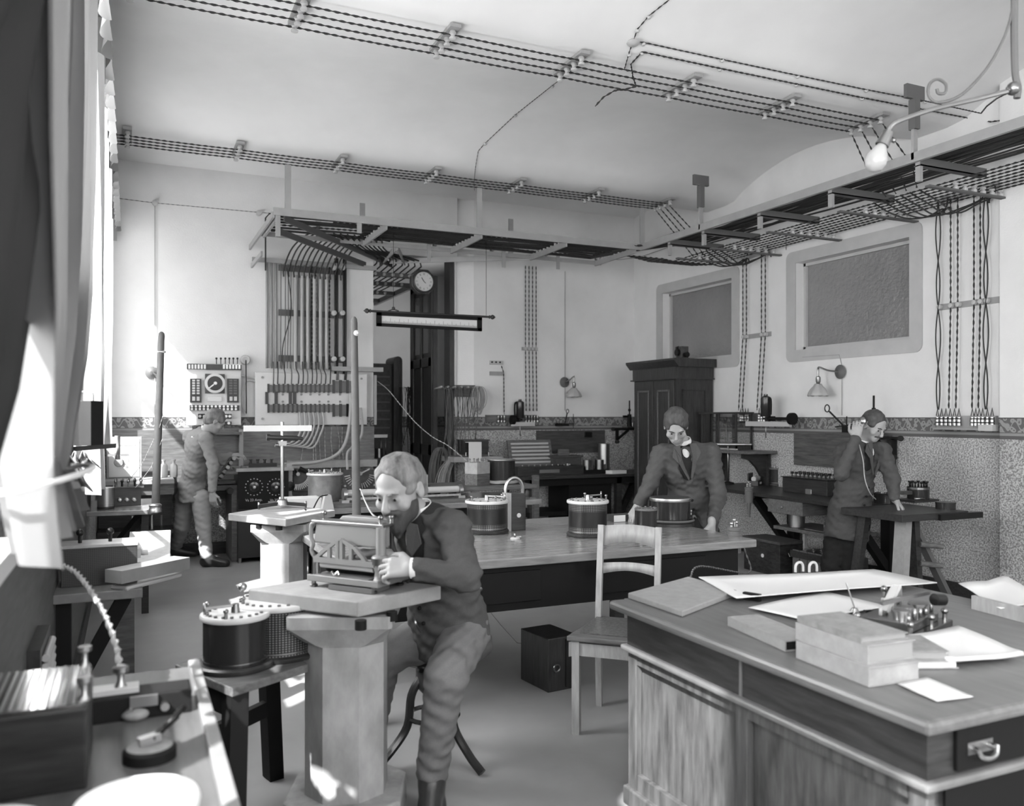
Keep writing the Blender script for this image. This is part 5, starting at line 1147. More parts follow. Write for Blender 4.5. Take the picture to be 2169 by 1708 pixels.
M().cyl((p.x-.05, p.y, zl-.01), (p.x-.05, p.y, zl-.07), .018, .01, 12).cyl((p.x-.05, p.y, zl-.12), (p.x-.05, p.y, zl-.19), .012, .018, 12).cyl((p.x-.05, p.y, zl-.07), (p.x-.05, p.y, zl-.12), .004, n=8).build('drop_weight', MBLACK, t, world=True)
# ================================================================== LEFT BACK BENCHES
t = thing('corner_bench', 'marble topped bench with rounded corner at the left, below the shorter pole', 'bench', (0, 7.2, 0))
M().prism([(XL+.01, 6.85), (.12, 6.8), (.19, 6.84), (.21, 6.92), (.2, 7.75), (XL+.01, 7.75)], .765, .8).build('bench_top', TOPW, t, world=True, bevel=.004)
for y in (7.0, 7.5): M().bar((XL+.02, y, .25), (.1, y, .74), .03, .04).build('iron_bracket', MBLACK, t, world=True)
for y in (6.95, 7.6): M().b2((.08, y, 0), (.13, y+.05, .765)).build('leg', DWOOD, t, world=True)
drum('glass_jar_cell', 'shiny metal cylinder on the left corner bench', F(224, 1078, .8), .058, .16, lid=METAL, body=METAL, lidr=1.05, lidt=.008, handle=False, knobs=0, base=1.03, cat='cylinder')
p = F(272, 1072, .8); t = thing('terminal_box', 'dark box with three round glass terminals on the corner bench', 'resistance box', p)
M().b2((-.1, 0, 0), (.09, .22, .14)).build('case', DWOOD, t, bevel=.003)
for x in (-.06, -.01, .04): M().lathe([(.016, 0), (.02, .01), (.012, .02), (0, .022)], (x, 0, .05), 12, Matrix.Rotation(PI/2, 3, 'X')).build('round_terminal', METAL, t)
m = M().b2((-.11, -.01, .14), (.11, .25, .15)).build('top_plate', CHAR, t)
for i in range(5):
    for j in range(4): M().cyl((-.09+.045*i, .02+.06*j, .15), (-.09+.045*i, .02+.06*j, .18), .008, n=8).ball((-.09+.045*i, .02+.06*j, .19), .012, 5).build('plug', BLACK if (i+j) % 2 else BRASS, m)
p = F(183, 1075, .8); t = thing('small_coil', 'slim dark cylinder with a bright terminal at the left end of the corner bench', 'coil', p)
M().cyl((0, 0, 0), (0, 0, .15), .032, n=18).build('body', DWOODV, t); M().cyl((0, 0, .15), (0, 0, .17), .036, n=18).ball((0, 0, .19), .02, 8).build('cap', METAL, t)
for k, pa in enumerate((((345, 880), (338, 905), (300, 985), (255, 1040)), ((344, 930), (320, 990), (290, 1030), (262, 1055)))): one('pole_wire', M().twist([D(pa[0][0], pa[0][1], 6.28), D(pa[1][0], pa[1][1], 6.28), D(pa[2][0], pa[2][1], 6.5), D(pa[3][0], pa[3][1], 6.8)], .0022, .03), WIREW, ('upper fine pale wire slanting from the shorter pole to the terminal box', 'lower fine pale wire slanting from the shorter pole to the terminal box')[k], 'wire')
# back counter under the picture
t = thing('back_counter', 'low counter along the back wall left of the bending man', 'counter', (.1, 9.3, 0))
M().b2((XL+.01, 8.95, .83), (.4, 9.62, .87)).build('counter_top', SLAB, t, world=True)
M().b2((XL+.01, 9.0, .72), (.4, 9.05, .83)).build('front_rail', MWOOD, t, world=True)
M().b2((XL+.01, 9.1, .0), (.28, 9.6, .32)).build('lattice_box', LATT, t, world=True)
M().b2((XL+.01, 9.08, .32), (.4, 9.6, .36)).b2((XL+.01, 9.45, .36), (.4, 9.5, .72)).build('lower_shelf', DWOOD, t, world=True)
for k in range(4): M().cyl((.02+.09*k, 9.2, .36), (.02+.09*k, 9.2, .5), .022, .016, 10).build('shelf_flask', JAR if k % 2 else METAL, t, world=True)
a, b = B(228, 928, 9.35), B(298, 1012, 9.3)
t = thing('framed_picture', 'white framed panel with a drawing of a glass flask standing on the back counter', 'picture', ((a.x+b.x)/2, 9.32, .87))
M().b2((a.x-.01, 9.32, .872), (b.x+.01, 9.36, a.z+.01)).build('frame', SLAB, t, world=True, bevel=.004)
M().b2((a.x+.012, 9.315, .885), (b.x-.012, 9.32, a.z-.012)).build('sheet', MARBLE, t, world=True)
cx = (a.x+b.x)/2+.0; zc = lerp(.87, a.z, .42); m = M()
M().b2((a.x+.05, 9.31, a.z-.075), (b.x-.05, 9.315, a.z-.045)).build('label_strip', PAPER, t, world=True)
m.lathe([(.01, .09), (.01, .045), (.035, .02), (.04, 0), (.03, -.025), (.012, -.035), (.03, -.06), (.03, -.065), (.006, -.065)], (cx+.015, 9.285, zc), 16)
m.build('flask', JAR, t, world=True); M().lathe([(.045, 0), (.04, .01), (0, .012)], (cx-.05, 9.31, zc-.01), 20, Matrix.Rotation(PI/2, 3, 'X')).build('round_shadow_disc', PAPERG, t, world=True)
# white bottles by the bending man
for i, (px, lab) in enumerate(((347, 'white stoppered bottle on the back counter beside the shorter pole'), (368, 'white stoppered bottle half behind the bending man'))):
    p = F(px, 1012, .87); p.y = 9.3; p.x = B(px, 1000, 9.3).x; one('bottle', M().lathe([(.036, 0), (.038, .01), (.038, .11), (.03, .13), (.014, .14), (.014, .165), (.02, .17), (.02, .18)], p, 18), PORC, lab, 'bottle')
# what the bending man works on
p = B(440, 1015, 9.15); p = V(p.x+.1, 9.15, .8); t = thing('switch_stand', 'bright brass multi-part key mounted on the counter by the bending man', 'instrument', p)
M().b2((-.12, -.1, 0), (.22, .2, .03)).build('base', DWOOD, t); M().bar((.0, 0, .04), (.14, 0, .26), .06, .05).build('inclined_body', DWOOD, t)
for k in range(5): M().cyl((.02+.03*k, -.035, .07+.045*k), (.03+.03*k, -.075, .08+.045*k), .02, n=12).build('brass_cylinder', BRASS if k % 2 else METAL, t)
t = thing('side_counter', 'short counter with a speckled front right of the bending man', 'counter', (.8, 9.3, 0)); M().b2((.63, 9.0, .74), (1.02, 9.6, .79)).build('counter_top', DWOOD, t, world=True); M().b2((.95, 9.02, .0), (1.0, 9.6, .74)).build('side', MWOOD, t, world=True)
p = B(487, 1040, 8.95); t = thing('hand_wheel', 'black knob with pale disc on the end of the short counter', 'hand wheel', p); q = Matrix.Rotation(PI/2, 3, 'X')
M().lathe([(.035, 0), (.035, .02), (.012, .03), (.012, .05), (.03, .052), (.03, .07)], p, 18, q).build('wheel', BLACK, t, world=True)
one('pressure_horn', M().tube(smooth([B(478, 1003, 8.95), B(500, 1002, 8.95), B(515, 1000, 8.95), B(520, 994, 8.95), B(510, 990, 8.95)], 5), .022, 10), DRAIL, 'stubby curved pipe beside the rheostat panel', 'pipe')
# rheostat panel
t = thing('rheostat_cabinet', 'black rheostat cabinet with two hand wheels and white lettering', 'rheostat', (1.25, 9.1, 0))
M().b2((1.0, 8.92, .05), (1.5, 9.3, .93)).build('carcass', LATT, t, world=True); M().b2((1.0, 8.9, .55), (1.5, 8.92, .93)).build('dial_panel', MBLACK, t, world=True)
for x in (1.02, 1.48):
    M().cyl((x, 8.94, 0), (x, 8.94, .05), .02, n=10).build('foot', METAL, t, world=True)
for px in (538, 584):
    c = B(px, 1032, 8.9); w0 = M().lathe([(.05, 0), (.052, .015), (.03, .018), (.028, .03), (.012, .035), (0, .035)], c, 24, q).build('hand_wheel', GLOSSB, t, world=True)
    M().lathe([(.018, .036), (.014, .05), (0, .052)], c, 14, q).build('hub_nut', METAL, w0, world=True)
    s = M()
    for k in range(16):
        a = 2*PI*k/16; s.cyl(c+V(.085*math.cos(a), 0, .085*math.sin(a)), c+V(.085*math.cos(a), -.008, .085*math.sin(a)), .0055, n=6)
    s.build('contact_studs', WHITE, w0, world=True)
def text(s_, loc, size, mt, parent, name='lettering', rot=(PI/2, 0, 0)):
    cu = bpy.data.curves.new(name, 'FONT'); cu.body = s_; cu.size = size; cu.extrude = .001; cu.align_x = 'CENTER'; o = bpy.data.objects.new(name, cu); COL.objects.link(o)
    o.rotation_euler = rot; bpy.context.view_layer.update()
    me = bpy.data.meshes.new_from_object(o.evaluated_get(bpy.context.evaluated_depsgraph_get())); bpy.data.objects.remove(o)
    o2 = bpy.data.objects.new(name, me); me.materials.clear(); me.materials.append(mt); COL.objects.link(o2)
    m_ = Matrix.Translation(Vector(loc))@Matrix.Rotation(rot[0], 4, 'X'); me.transform(MX[parent.name].inverted()@m_); o2.parent = parent; return o2
c = B(538, 1062, 8.895); text('Vs 23 Amp.', c, .036, WHITE, t); c = B(586, 1062, 8.895); text('Vs 250 A', c, .036, WHITE, t)
t = thing('marble_shelf', 'pale slab lying on top of the rheostat cabinet', 'slab', (1.25, 9.1, .93)); M().b2((.98, 8.88, .932), (1.55, 9.34, .965)).build('slab', SLAB, t, world=True)
p = B(558, 998, 9.0); p.z = .966; t = thing('fuse_strip', 'black strip with upright fuse posts on the slab of the rheostat cabinet', 'fuse strip', (p.x, 9.05, .966)); M().b2((-.14, -.03, 0), (.14, .03, .04)).build('base', BLACK, t)
for k in range(4): M().lathe([(.012, 0), (.01, .03), (.018, .032), (.018, .04)], (-.12+.07*k, 0, .04), 10).build('fuse_post', BLACK, t)
# fan rheostats on the long shelf behind
t = thing('back_shelf', 'long pale beam shelf under the brown board, behind the fan rheostats', 'shelf', (2.1, 9.5, .9)); M().b2((1.6, 9.4, .92), (2.58, 9.62, 1.0)).build('beam', SLAB, t, world=True); M().b2((1.55, 9.1, .66), (2.58, 9.6, .7)).build('lower_shelf', DWOOD, t, world=True)
for i, (px0, px1, lab) in enumerate(((622, 690, 'slate plate rheostat with a fan of contacts, left of the middle drum'), (726, 795, 'slate plate rheostat with a fan of contacts behind the taller pole'))):
    a = B(px0, 1000, 9.05); b = B(px1, 1060, 9.05); c = V(lerp(a.x, b.x, .5 if i else .1), 9.02, a.z-.02)
    t = thing('fan_rheostat', lab, 'rheostat', ((a.x+b.x)/2, 9.06, .7)); FAN = FAN if i else t; M().b2((a.x, 9.04, .7), (b.x, 9.09, a.z+.02)).build('slate_plate', CHAR, t, world=True, bevel=.003)
    s = M()
    for k in range(17):
        an = math.radians(-170+10*k) if i else math.radians(-100+7*k); s.bar(c+V(.11*math.cos(an), 0, .11*math.sin(an)), c+V(.17*math.cos(an), 0, .17*math.sin(an)), .01, .01, (0, 1, 0))
    s.build('contact_fan', METAL, t, world=True)
    M().bar(c+V(0, -.02, 0), c+V(.1 if i else -.02, -.03, .05), .02, .015).cyl(c, c+V(0, -.04, 0), .02, n=12).build('contact_arm', BRASS, t, world=True)
    for x in (a.x+.02, b.x-.02): M().cyl((x, 9.02, .74), (x, 9.04, .74), .012, n=8).build('bolt', METAL, t, world=True)
M().tube([B(634, 992, 9.0), B(646, 998, 9.0), B(660, 1006, 9.0)], [.024, .02, .012], 10).build('lever_handle', BLACK, FAN, world=True)
t = thing('wheel_upright', 'pale upright plate with a small black hand wheel right of the rheostat cabinet', 'upright', (1.58, 8.98, .66)); a = B(607, 985, 8.95); b = B(618, 1060, 8.95)
M().b2((a.x, 8.94, .0), (b.x, 8.98, 1.0)).build('plate', RAIL, t, world=True); M().lathe([(.0, 0), (.05, .0), (.05, .02), (.015, .03)], B(614, 1030, 8.93), 14, q).build('hand_wheel', BLACK, t, world=True)
# ================================================================== LONG BENCH BEHIND THE SEATED MAN
t = thing('long_bench', 'long bench behind the seated man carrying tubes, drums and magnets', 'bench', (1.8, 7.0, 0)); zl = .78
M().b2((1.06, 6.5, .735), (3.24, 7.3, zl)).build('bench_top', TOPW, t, world=True, bevel=.004)
M().b2((1.1, 6.56, .45), (3.0, 6.6, .735)).b2((2.96, 6.6, .2), (3.0, 7.2, .735)).build('apron', MBLACK, t, world=True)
for x in (1.1, 2.92):
    for y in (6.56, 7.2): M().b2((x, y, 0), (x+.07, y+.07, .74)).build('leg', DWOOD, t, world=True)
drum('resistance_drum', 'dull metal drum with white lid on the long bench behind the telescope stand', V(*B(688, 1060, 6.95)).xy.to_3d()+V(0, 0, zl), .135, .25, body=mat('dull_drum', .16, .4, metal=.4, noise=.3, scale=12), knobs=18, rz=2)
t = thing('white_trough', 'long bright white trough on the long bench behind the telescope', 'trough', (1.05, 6.6, zl)); a = B(597, 1052, 6.6); b = B(662, 1068, 6.6); M().b2((a.x, 6.54, zl), (b.x+.06, 6.74, zl+.085)).build('trough_body', PAPER, t, world=True, bevel=.004)
t = thing('slide_bridge', 'long optical tube bench with wooden rails on the long bench', 'measuring bridge', (2.0, 6.6, zl)); a = B(700, 1050, 6.65); b = B(995, 1050, 6.65)
M().b2((a.x, 6.53, zl), (b.x, 6.72, zl+.03)).build('base_board', MWOOD, t, world=True)
M().cyl((a.x+.12, 6.66, zl+.1), (b.x-.1, 6.66, zl+.1), .028, n=16).build('long_tube', mat('tube_glass', .4, .15), t, world=True)
M().b2((a.x+.12, 6.6, zl+.05), (b.x-.1, 6.62, zl+.066)).build('slide_rail', LWOOD, t, world=True)
for x in (a.x+.1, b.x-.1): M().lathe([(.05, 0), (.05, .03)], (x, 6.66, zl+.09), 16, Matrix.Rotation(PI/2, 3, 'Y')).b2((x-.02, 6.6, zl), (x+.04, 6.7, zl+.05)).build('end_bearing', METAL, t, world=True)
x = B(693, 1060, 6.5).x; M().prism([(x-.045, zl), (x+.045, zl), (x+.022, zl+.11), (x-.022, zl+.11)], 6.46, 6.53, 1).build('white_pillar', PORC, t, world=True)
one('bridge_lead', M().tube(smooth([(x, 6.48, zl+.11), (x-.1, 6.3, zl+.11), (x-.2, 6.1, zl+.03), D(645, 1078, 5.3)], 5), .005, 6), CABLE, 'black lead curving from the white pillar to the telescope stand', 'wire')
# raised board with battery and drum
t = thing('raised_board', 'raised wooden stand on stubby feet at the right end of the long bench', 'stand', (2.9, 6.95, zl)); a = B(928, 1040, 6.85); b = B(1135, 1040, 6.75)
M().b2((a.x, 6.72, .85), (b.x, 7.3, .885)).build('board', MWOOD, t, world=True, bevel=.006)
for x in (a.x+.12, b.x-.08):
    for y in (6.76, 7.22): M().lathe([(.03, .0), (.035, .04), (.02, .07)], (x, y, zl), 12).build('foot', DWOOD, t, world=True)
zr = .886
drum('resistance_drum', 'dark drum with rope at its foot on the raised stand', V(*B(1062, 1030, 7.0)).xy.to_3d()+V(0, 0, zr), .125, .22, body=GLOSSB, lid=METAL, lidt=.012, handle=False, knobs=0, lidr=1.03)
c = V(*B(1062, 1030, 7.0)); one('rope_coil', M().tube([(c.x+(.165+.01*math.sin(3*a))*math.cos(a), 7.0+(.165+.012*math.sin(5*a))*math.sin(a), zr+.012+.009*math.sin(2.3*a)+.008) for a in [2*PI*k/60*3 for k in range(61)]], .007, 6), WIREW, 'pale rope coiled round the foot of the drum on the raised stand', 'rope')
p = B(1018, 1040, 6.95); t = thing('battery_block', 'two tone wooden block with small terminals on the raised stand', 'battery', (p.x-.03, 6.95, zr), .5); M().b2((-.09, -.07, 0), (.09, .07, .1)).build('lower_block', MWOOD, t); M().b2((-.09, -.07, .1), (.09, .07, .2)).build('upper_block', BK, t)
posts(t, [(-.06, -.04, .2), (0, -.04, .2), (.06, -.04, .2), (-.06, .04, .2), (.0, .04, .2), (.06, .04, .2)], .03)
p = B(900, 1030, 7.0); t = thing('cell_box', 'small pale box with wires on top behind the seated man', 'box', (p.x, 7.05, zl)); M().b2((-.04, 0, 0), (.045, .1, .2)).build('box_body', PAPERG, t); posts(t, [(-.02, .03, .2), (.02, .03, .2)], .02)
# small shelf with instrument box left on back wall
p = B(1010, 968, 9.4); t = thing('stone_shelf', 'small stone shelf on the back wall right of the passage', 'shelf', (p.x, 9.4, p.z))
a = B(952, 968, 9.35); b = B(1055, 965, 9.35); M().b2((a.x, 9.2, a.z-.06), (b.x, 9.62, a.z)).build('slab', SLAB, t, world=True)
t = thing('relay_box', 'dark instrument box with a white sheet hanging over its front on the stone shelf', 'instrument', (p.x, 9.35, a.z)); c0 = B(982, 940, 9.3); c1 = B(1035, 960, 9.3)
M().b2((c0.x, 9.3, a.z+.02), (c1.x, 9.5, c0.z+.03)).build('case', DWOOD, t, world=True); M().b2((c0.x-.01, 9.28, c0.z+.03), (c1.x+.01, 9.52, c0.z+.045)).build('lid', CHAR, t, world=True)
M().b2((B(992, 0, 9.2).x, 9.185, B(0, 968, 9.2).z if 0 else a.z-.08), (B(1019, 0, 9.2).x, 9.19, c0.z+.02)).b2((B(992, 0, 9.2).x, 9.19, c0.z+.014), (B(1019, 0, 9.2).x, 9.3, c0.z+.02)).build('white_sheet', PAPER, t, world=True)
M().cyl((p.x-.02, 9.4, c0.z+.045), (p.x-.02, 9.4, c0.z+.12), .01, n=8).build('rod', METAL, t, world=True)
for x in (c0.x, c1.x-.03): M().lathe([(.02, 0), (.01, .01), (.01, .05), (.018, .055)], (x+.01, 9.25, a.z), 12).build('foot_screw', METAL, t, world=True)
# ================================================================== RIGHT AND BACK-RIGHT OF THE ROOM
# wardrobe
t = thing('tall_cabinet', 'tall dark two door cabinet with a cornice in the back right corner', 'cabinet', (5.92, 8.38, 0)); x0, x1, y0, y1 = 5.65, 6.18, 7.92, 8.84
M().b2((x0+.02, y0+.02, 0), (x1, y1-.02, 2.0)).build('carcass', DWOODV, t, world=True)
M().b2((x0, y0, 0), (x1, y1, .12)).build('plinth', DWOODV, t, world=True); M().b2((x0+.005, y0+.005, 1.93), (x1, y1-.005, 2.07)).build('head_board', DWOODV, t, world=True)
M().prism([(x0-.0, 2.06), (x0-.06, 2.13), (x0-.06, 2.155), (x1, 2.155), (x1, 2.06)], y0-.05, y1+.05, 1).b2((x0-.02, y0-.015, 1.92), (x1, y1+.01, 1.935)).build('cornice', DWOODV, t, world=True)
for a, b in ((y0+.05, (y0+y1)/2-.008), ((y0+y1)/2+.008, y1-.05)):
    d = M().b2((x0, a, .14), (x0+.02, b, 1.91)).build('door', DWOODV, t, world=True, bevel=.003)
    m = M()
    for p_, q in (((a+.08, .25), (a+.1, 1.8)), ((b-.1, .25), (b-.08, 1.8)), ((a+.08, 1.78), (b-.08, 1.8)), ((a+.08, .25), (b-.08, .27))): m.b2((x0-.008, p_[0], p_[1]), (x0, q[0], q[1]))
    m.build('panel_moulding', BRASS if 0 else MWOOD, d, world=True, bevel=.002)
m = M()
for a, b, c, d in ((x0+.1, .3, x0+.11, 1.8), (x1-.12, .3, x1-.11, 1.8), (x0+.1, 1.79, x1-.11, 1.8)): m.b2((a, y0+.01, b), (c, y0+.02, d))
m.build('side_moulding', DWOOD, t, world=True)
p = R(1443, 757, 5.85); t = thing('projector_device', 'small dark camera like device with a round lens on top of the cabinet', 'device', (p.x, p.y, 2.156))
M().b2((-.06, -.06, 0), (.08, .06, .02)).b2((-.04, -.06, .02), (.06, .05, .15)).build('device_body', CHAR, t, bevel=.004); M().cyl((-.07, 0, .08), (-.04, 0, .08), .04, n=16).cyl((.0, -.06, .05), (.0, -.12, .05), .025, .032, 14).cyl((-.055, .02, .13), (-.02, .02, .14), .02, n=10).build('lens', BLACK, t)
# balance case on wall shelf
t = thing('wall_shelf', 'wooden wall shelf on shaped brackets to the right of the cabinet', 'shelf', (6.02, 7.2, 1.13)); M().b2((5.8, 6.88, 1.1), (6.19, 7.9, 1.13)).build('shelf_board', MWOOD, t, world=True, bevel=.003)
for y in (7.02, 7.7): M().prism([(5.86, 1.1), (6.17, 1.1), (6.17, .84), (6.1, .86), (6.04, .95), (5.95, 1.03), (5.86, 1.05)], y, y+.04, 1).b2((6.16, y-.04, .76), (6.19, y+.08, 1.1)).build('bracket', DWOOD, t, world=True)
t = thing('balance_case', 'glazed wooden balance case with a fine balance inside on the wall shelf', 'balance case', (6.05, 7.6, 1.13))
bx0, bx1, by0_, by1_, bz0, bz1 = 5.95, 6.18, 7.25, 7.86, 1.131, 1.54
m = M().b2((bx0, by0_, bz0), (bx1, by1_, bz0+.05)).b2((bx0-.02, by0_-.02, bz1-.02), (bx1, by1_+.02, bz1))
for x in (bx0+.01, bx1-.015):
    for y in (by0_+.01, (by0_+by1_)/2, by1_-.01): m.box((x, y, (bz0+bz1)/2), (.02, .02, bz1-bz0))
m.build('case_frame', DWOODV, t, world=True)
M().b2((bx0+.004, by0_+.01, bz0+.05), (bx0+.006, by1_-.01, bz1-.02)).b2((bx0+.01, by0_+.004, bz0+.05), (bx1-.01, by0_+.006, bz1-.02)).build('pane', JAR, t, world=True)
M().b2((bx0-.03, by0_-.03, bz0+.0), (bx0-.0, by1_, bz0+.014)).build('white_base_edge', PORC, t, world=True)
yc = 7.55; b_ = M().cyl((6.06, yc, bz0+.05), (6.06, yc, bz0+.3), .008, n=8).bar((6.06, yc-.1, bz0+.29), (6.06, yc+.1, bz0+.3), .008, .012).cyl((6.06, yc-.1, bz0+.12), (6.06, yc-.1, bz0+.29), .002, n=4).cyl((6.06, yc+.1, bz0+.12), (6.06, yc+.1, bz0+.3), .002, n=4)
b_.lathe([(.0, 0), (.035, .0), (.037, .006)], (6.06, yc-.1, bz0+.115), 14).lathe([(.0, 0), (.035, .0), (.037, .006)], (6.06, yc+.1, bz0+.115), 14).build('balance_beam', BRASS, t, world=True)
# right wall work bench
t = thing('wall_bench', 'dark work bench along the right wall with diagonal braces and a drawer', 'bench', (5.8, 6.2, 0)); zb2 = .76
M().prism([(5.42, 5.33), (6.17, 5.33), (6.17, 7.4), (5.62, 7.4), (5.5, 6.9)], zb2-.035, zb2).build('bench_top', DWOOD, t, world=True, bevel=.005)
M().b2((5.47, 5.35, zb2-.08), (6.15, 5.39, zb2-.035)).b2((5.6, 6.55, zb2-.08), (6.15, 6.6, zb2-.035)).build('bearer', DWOOD, t, world=True)
for y in (6.57, 5.4):
    M().bar((5.62, y, zb2-.06), (6.12, y, .12), .07, .07).b2((6.08, y-.05, .0), (6.16, y+.05, zb2-.04)).build('diagonal_brace', MBLACK, t, world=True)
d = M().b2((5.46, 5.75, zb2-.16), (5.9, 6.2, zb2-.036)).build('drawer', MWOOD, t, world=True, bevel=.004)
M().ball((5.45, 6.0, zb2-.1), .012, 6).build('drawer_knob', METAL, d, world=True)
M().b2((5.62, 5.5, .42), (6.1, 6.3, .45)).build('lower_shelf', MWOOD, t, world=True)
one('metal_can', M().cyl((5.74, 6.12, .452), (5.74, 6.12, .62), .075, n=24), METAL, 'shiny metal can on the shelf below the right wall bench', 'can')
one('round_tin', M().cyl((5.74, 5.66, .452), (5.74, 5.66, .52), .085, n=24), PAPERG, 'flat round tin on the shelf below the right wall bench', 'tin')
p = V(5.93, 6.72, .0); drum('resistance_drum', 'black drum with a crank lid on the right wall bench', F(1645, 1029, zb2), .07, .19, lid=DRAIL, body=GLOSSB, knobs=12, rz=2.8)
c = F(1703, 1038, zb2); t = thing('plug_resistance_box', 'dark wooden box with a crowd of round black plugs on top on the right bench', 'resistance box', V(5.92, 6.12, zb2), PI/2)
M().b2((-.30, -.1, 0), (.28, .1, .14)).build('case', DWOOD, t, bevel=.004); M().b2((-.31, -.11, .14), (.29, .11, .148)).build('top_plate', BLACK, t)
pts = [V(5.92, 6.12, zb2+.148)+Matrix.Rotation(PI/2, 3, 'Z')@V(-.24+.055*k, y, 0) for k in range(9) for y in (-.05, .05)]
many('plug', M().cyl((0, 0, 0), (0, 0, .03), .006, n=6).cyl((0, 0, .028), (0, 0, .05), .016, n=10), BLACK, t, pts)
p = F(1718, 1047, zb2); t = thing('labelled_tin', 'small box with a white label at the front of the right bench', 'box', p, .2); M().box((0, 0, .025), (.1, .06, .05)).build('box_body', DRAIL, t, bevel=.003); M().box((-.01, -.032, .026), (.075, .003, .038)).build('white_label', PAPER, t)
p = F(1600, 1028, zb2); t = thing('open_box', 'open instrument box with a pale roll inside on the right bench', 'box', p, .6)
M().b2((-.09, -.05, 0), (.09, .05, .05)).b2((-.09, .05, .05), (.09, .06, .13)).build('case', DWOOD, t); M().cyl((-.07, 0, .07), (.05, -.01, .07), .026, n=14).build('pale_roll', PORC, t); M().box((.02, -.052, .025), (.06, .004, .02)).build('label', PAPER, t)
edge_clamp('ribbed clamp hanging at the front edge of the right wall bench', V(5.45, 6.45, zb2))
p = F(1542, 1026, zb2); t = thing('telescope_stand', 'slender tripod stand holding a small horizontal telescope near the cabinet', 'telescope', p)
M().lathe([(.07, 0), (.06, .02), (.02, .03)], n=10).build('foot', MBLACK, t); M().cyl((0, 0, .02), (0, 0, .55), .008, n=8).build('rod', METAL, t)
zt_ = D(1542, 943, 8.9).z-zb2; M().cyl((-.13, .08, zt_), (.14, -.1, zt_), .017, n=12).cyl((.14, -.1, zt_), (.2, -.14, zt_), .011, n=10).build('telescope_tube', METAL, t)
# wall items on the right wall
one('wall_board', M().b2((XR-.03, 5.43, 1.0), (XR, 6.62, 1.33)), mat('grained_board', .07, .45, noise=.5, scale=4, grain=(9, 1.2, 14)), 'dark grained board fixed on the right wall behind the telephoning man', 'board')
def tboard(label, y0, y1, z0, z1, ys, mt=RAIL):
    t = thing('terminal_board', label, 'terminal board', (XR-.02, (y0+y1)/2, z0)); M().b2((XR-.03, y0, z0), (XR, y1, z1)).build('board', mt, t, world=True)
    for y in ys:
        M().lathe([(.02, 0), (.02, .02), (.012, .025), (.02, .03), (.02, .05), (.012, .055), (.018, .06), (.018, .07)], (XR-.045, y, z0+.02), 10).build('terminal', METAL, t, world=True)
        M().tube([(XR-.045, y-.012, z0+.1), (XR-.045, y, z0+.16), (XR-.045, y+.012, z0+.1)], .004, 5).build('wire_fork', DRAIL, t, world=True)
    return t
t = tboard('long terminal board with two clusters of bright terminals under the pier cords', 4.42, 4.95, 1.4, 1.5, [4.93, 4.89, 4.85, 4.81, 4.77, 4.73, 4.61, 4.58, 4.55, 4.52, 4.48, 4.44])
M().b2((XR-.1, 4.4, 1.38), (XR-.03, 4.52, 1.43)).build('white_block', PORC, t, world=True)
M().b2((XR-.08, 4.42, 1.385), (XR, 4.95, 1.4)).build('ledge', RAIL, t, world=True)
tboard('dark terminal board between motor and balance case', 7.0, 7.46, 1.42, 1.53, [7.42, 7.38, 7.34, 7.30, 7.12, 7.08, 7.04], CHAR)
def motor(label, c, ax, shaft, white):
    """upright cylinder with a side shaft and disc; ax is the wall direction"""
    t = thing('wall_motor', label, 'motor', c); M().lathe([(.0, .23), (.02, .235), (.02, .22), (.05, .2), (.052, .18), (.052, .01), (.045, 0)], c, 20).build('cylinder', GLOSSB, t, world=True)
    M().tube(smooth([c+ax*.07+V(0, 0, .02), c+ax*.075+V(0, 0, .1), c+ax*.07+V(0, 0, .18), c+ax*.04+V(0, 0, .2)], 4), .012, 8).build('side_tube', MBLACK, t, world=True)
    n = Vector((-ax.y, ax.x, 0)); n = n if n.dot(Vector((-1, -1, 0))) > 0 else -n
    M().box(c-n*.08-V(0, 0, .02), (.05, .05, .05)).bar(c-V(0, 0, .02), c-n*.2-V(0, 0, .02), .03, .03).build('wall_mount', MBLACK, t, world=True)
    M().cyl(c-V(0, 0, .02), c+ax*shaft-V(0, 0, .02), .014, n=10).cyl(c+ax*(shaft-.02)-V(0, 0, .02), c+ax*(shaft+.02)-V(0, 0, .02), .06, n=22).cyl(c-V(0, 0, .03), c-ax*.0-V(0, 0, .01), .03, n=12).build('shaft_and_disc', MBLACK, t, world=True)
    M().bar(c+ax*white[0]-V(0, 0, .075), c+ax*white[1]-V(0, 0, .075), .03, .05).build('white_scale', PORC, t, world=True)
    M().cyl(c-V(0, 0, .06), c-V(0, 0, .22), .006, n=6).build('hanging_pin', METAL, t, world=True); return t
motor('black motor with long side shaft and disc over a white bar on the right wall', V(6.0, 6.84, 1.49), V(0, -1, 0), .38, (-.3, .36))
motor('black cylinder motor with a disc on the back wall below the four cords', V(4.43, 9.5, 1.47), V(-1, 0, 0), .1, (-.2, .12))
t = thing('terminal_board', 'brown terminal board on the back wall below the four cords', 'terminal board', (4.35, 9.62, 1.42)); M().b2((4.02, 9.61, 1.42), (4.72, 9.65, 1.51)).build('board', MWOOD, t, world=True)
for x in (4.18, 4.22, 4.26, 4.56, 4.6, 4.64, 4.68, 4.72): M().lathe([(.014, 0), (.016, .02), (.01, .03), (.016, .04), (.016, .08)], (x, 9.6, 1.42), 10).build('terminal', METAL, t, world=True)
p = B(1197, 897, 9.5); t = thing('ring_lever', 'small iron lever with a ring on a bracket below the back wall lamp', 'lever', p); M().bar(p, p+V(.03, 0, .13), .012, .012).tube([p+V(.035+.018*math.cos(a), 0, .155+.025*math.sin(a)) for a in [2*PI*k/16 for k in range(16)]], .005, 6, closed=True).build('lever_ring', BLACK, t, world=True)
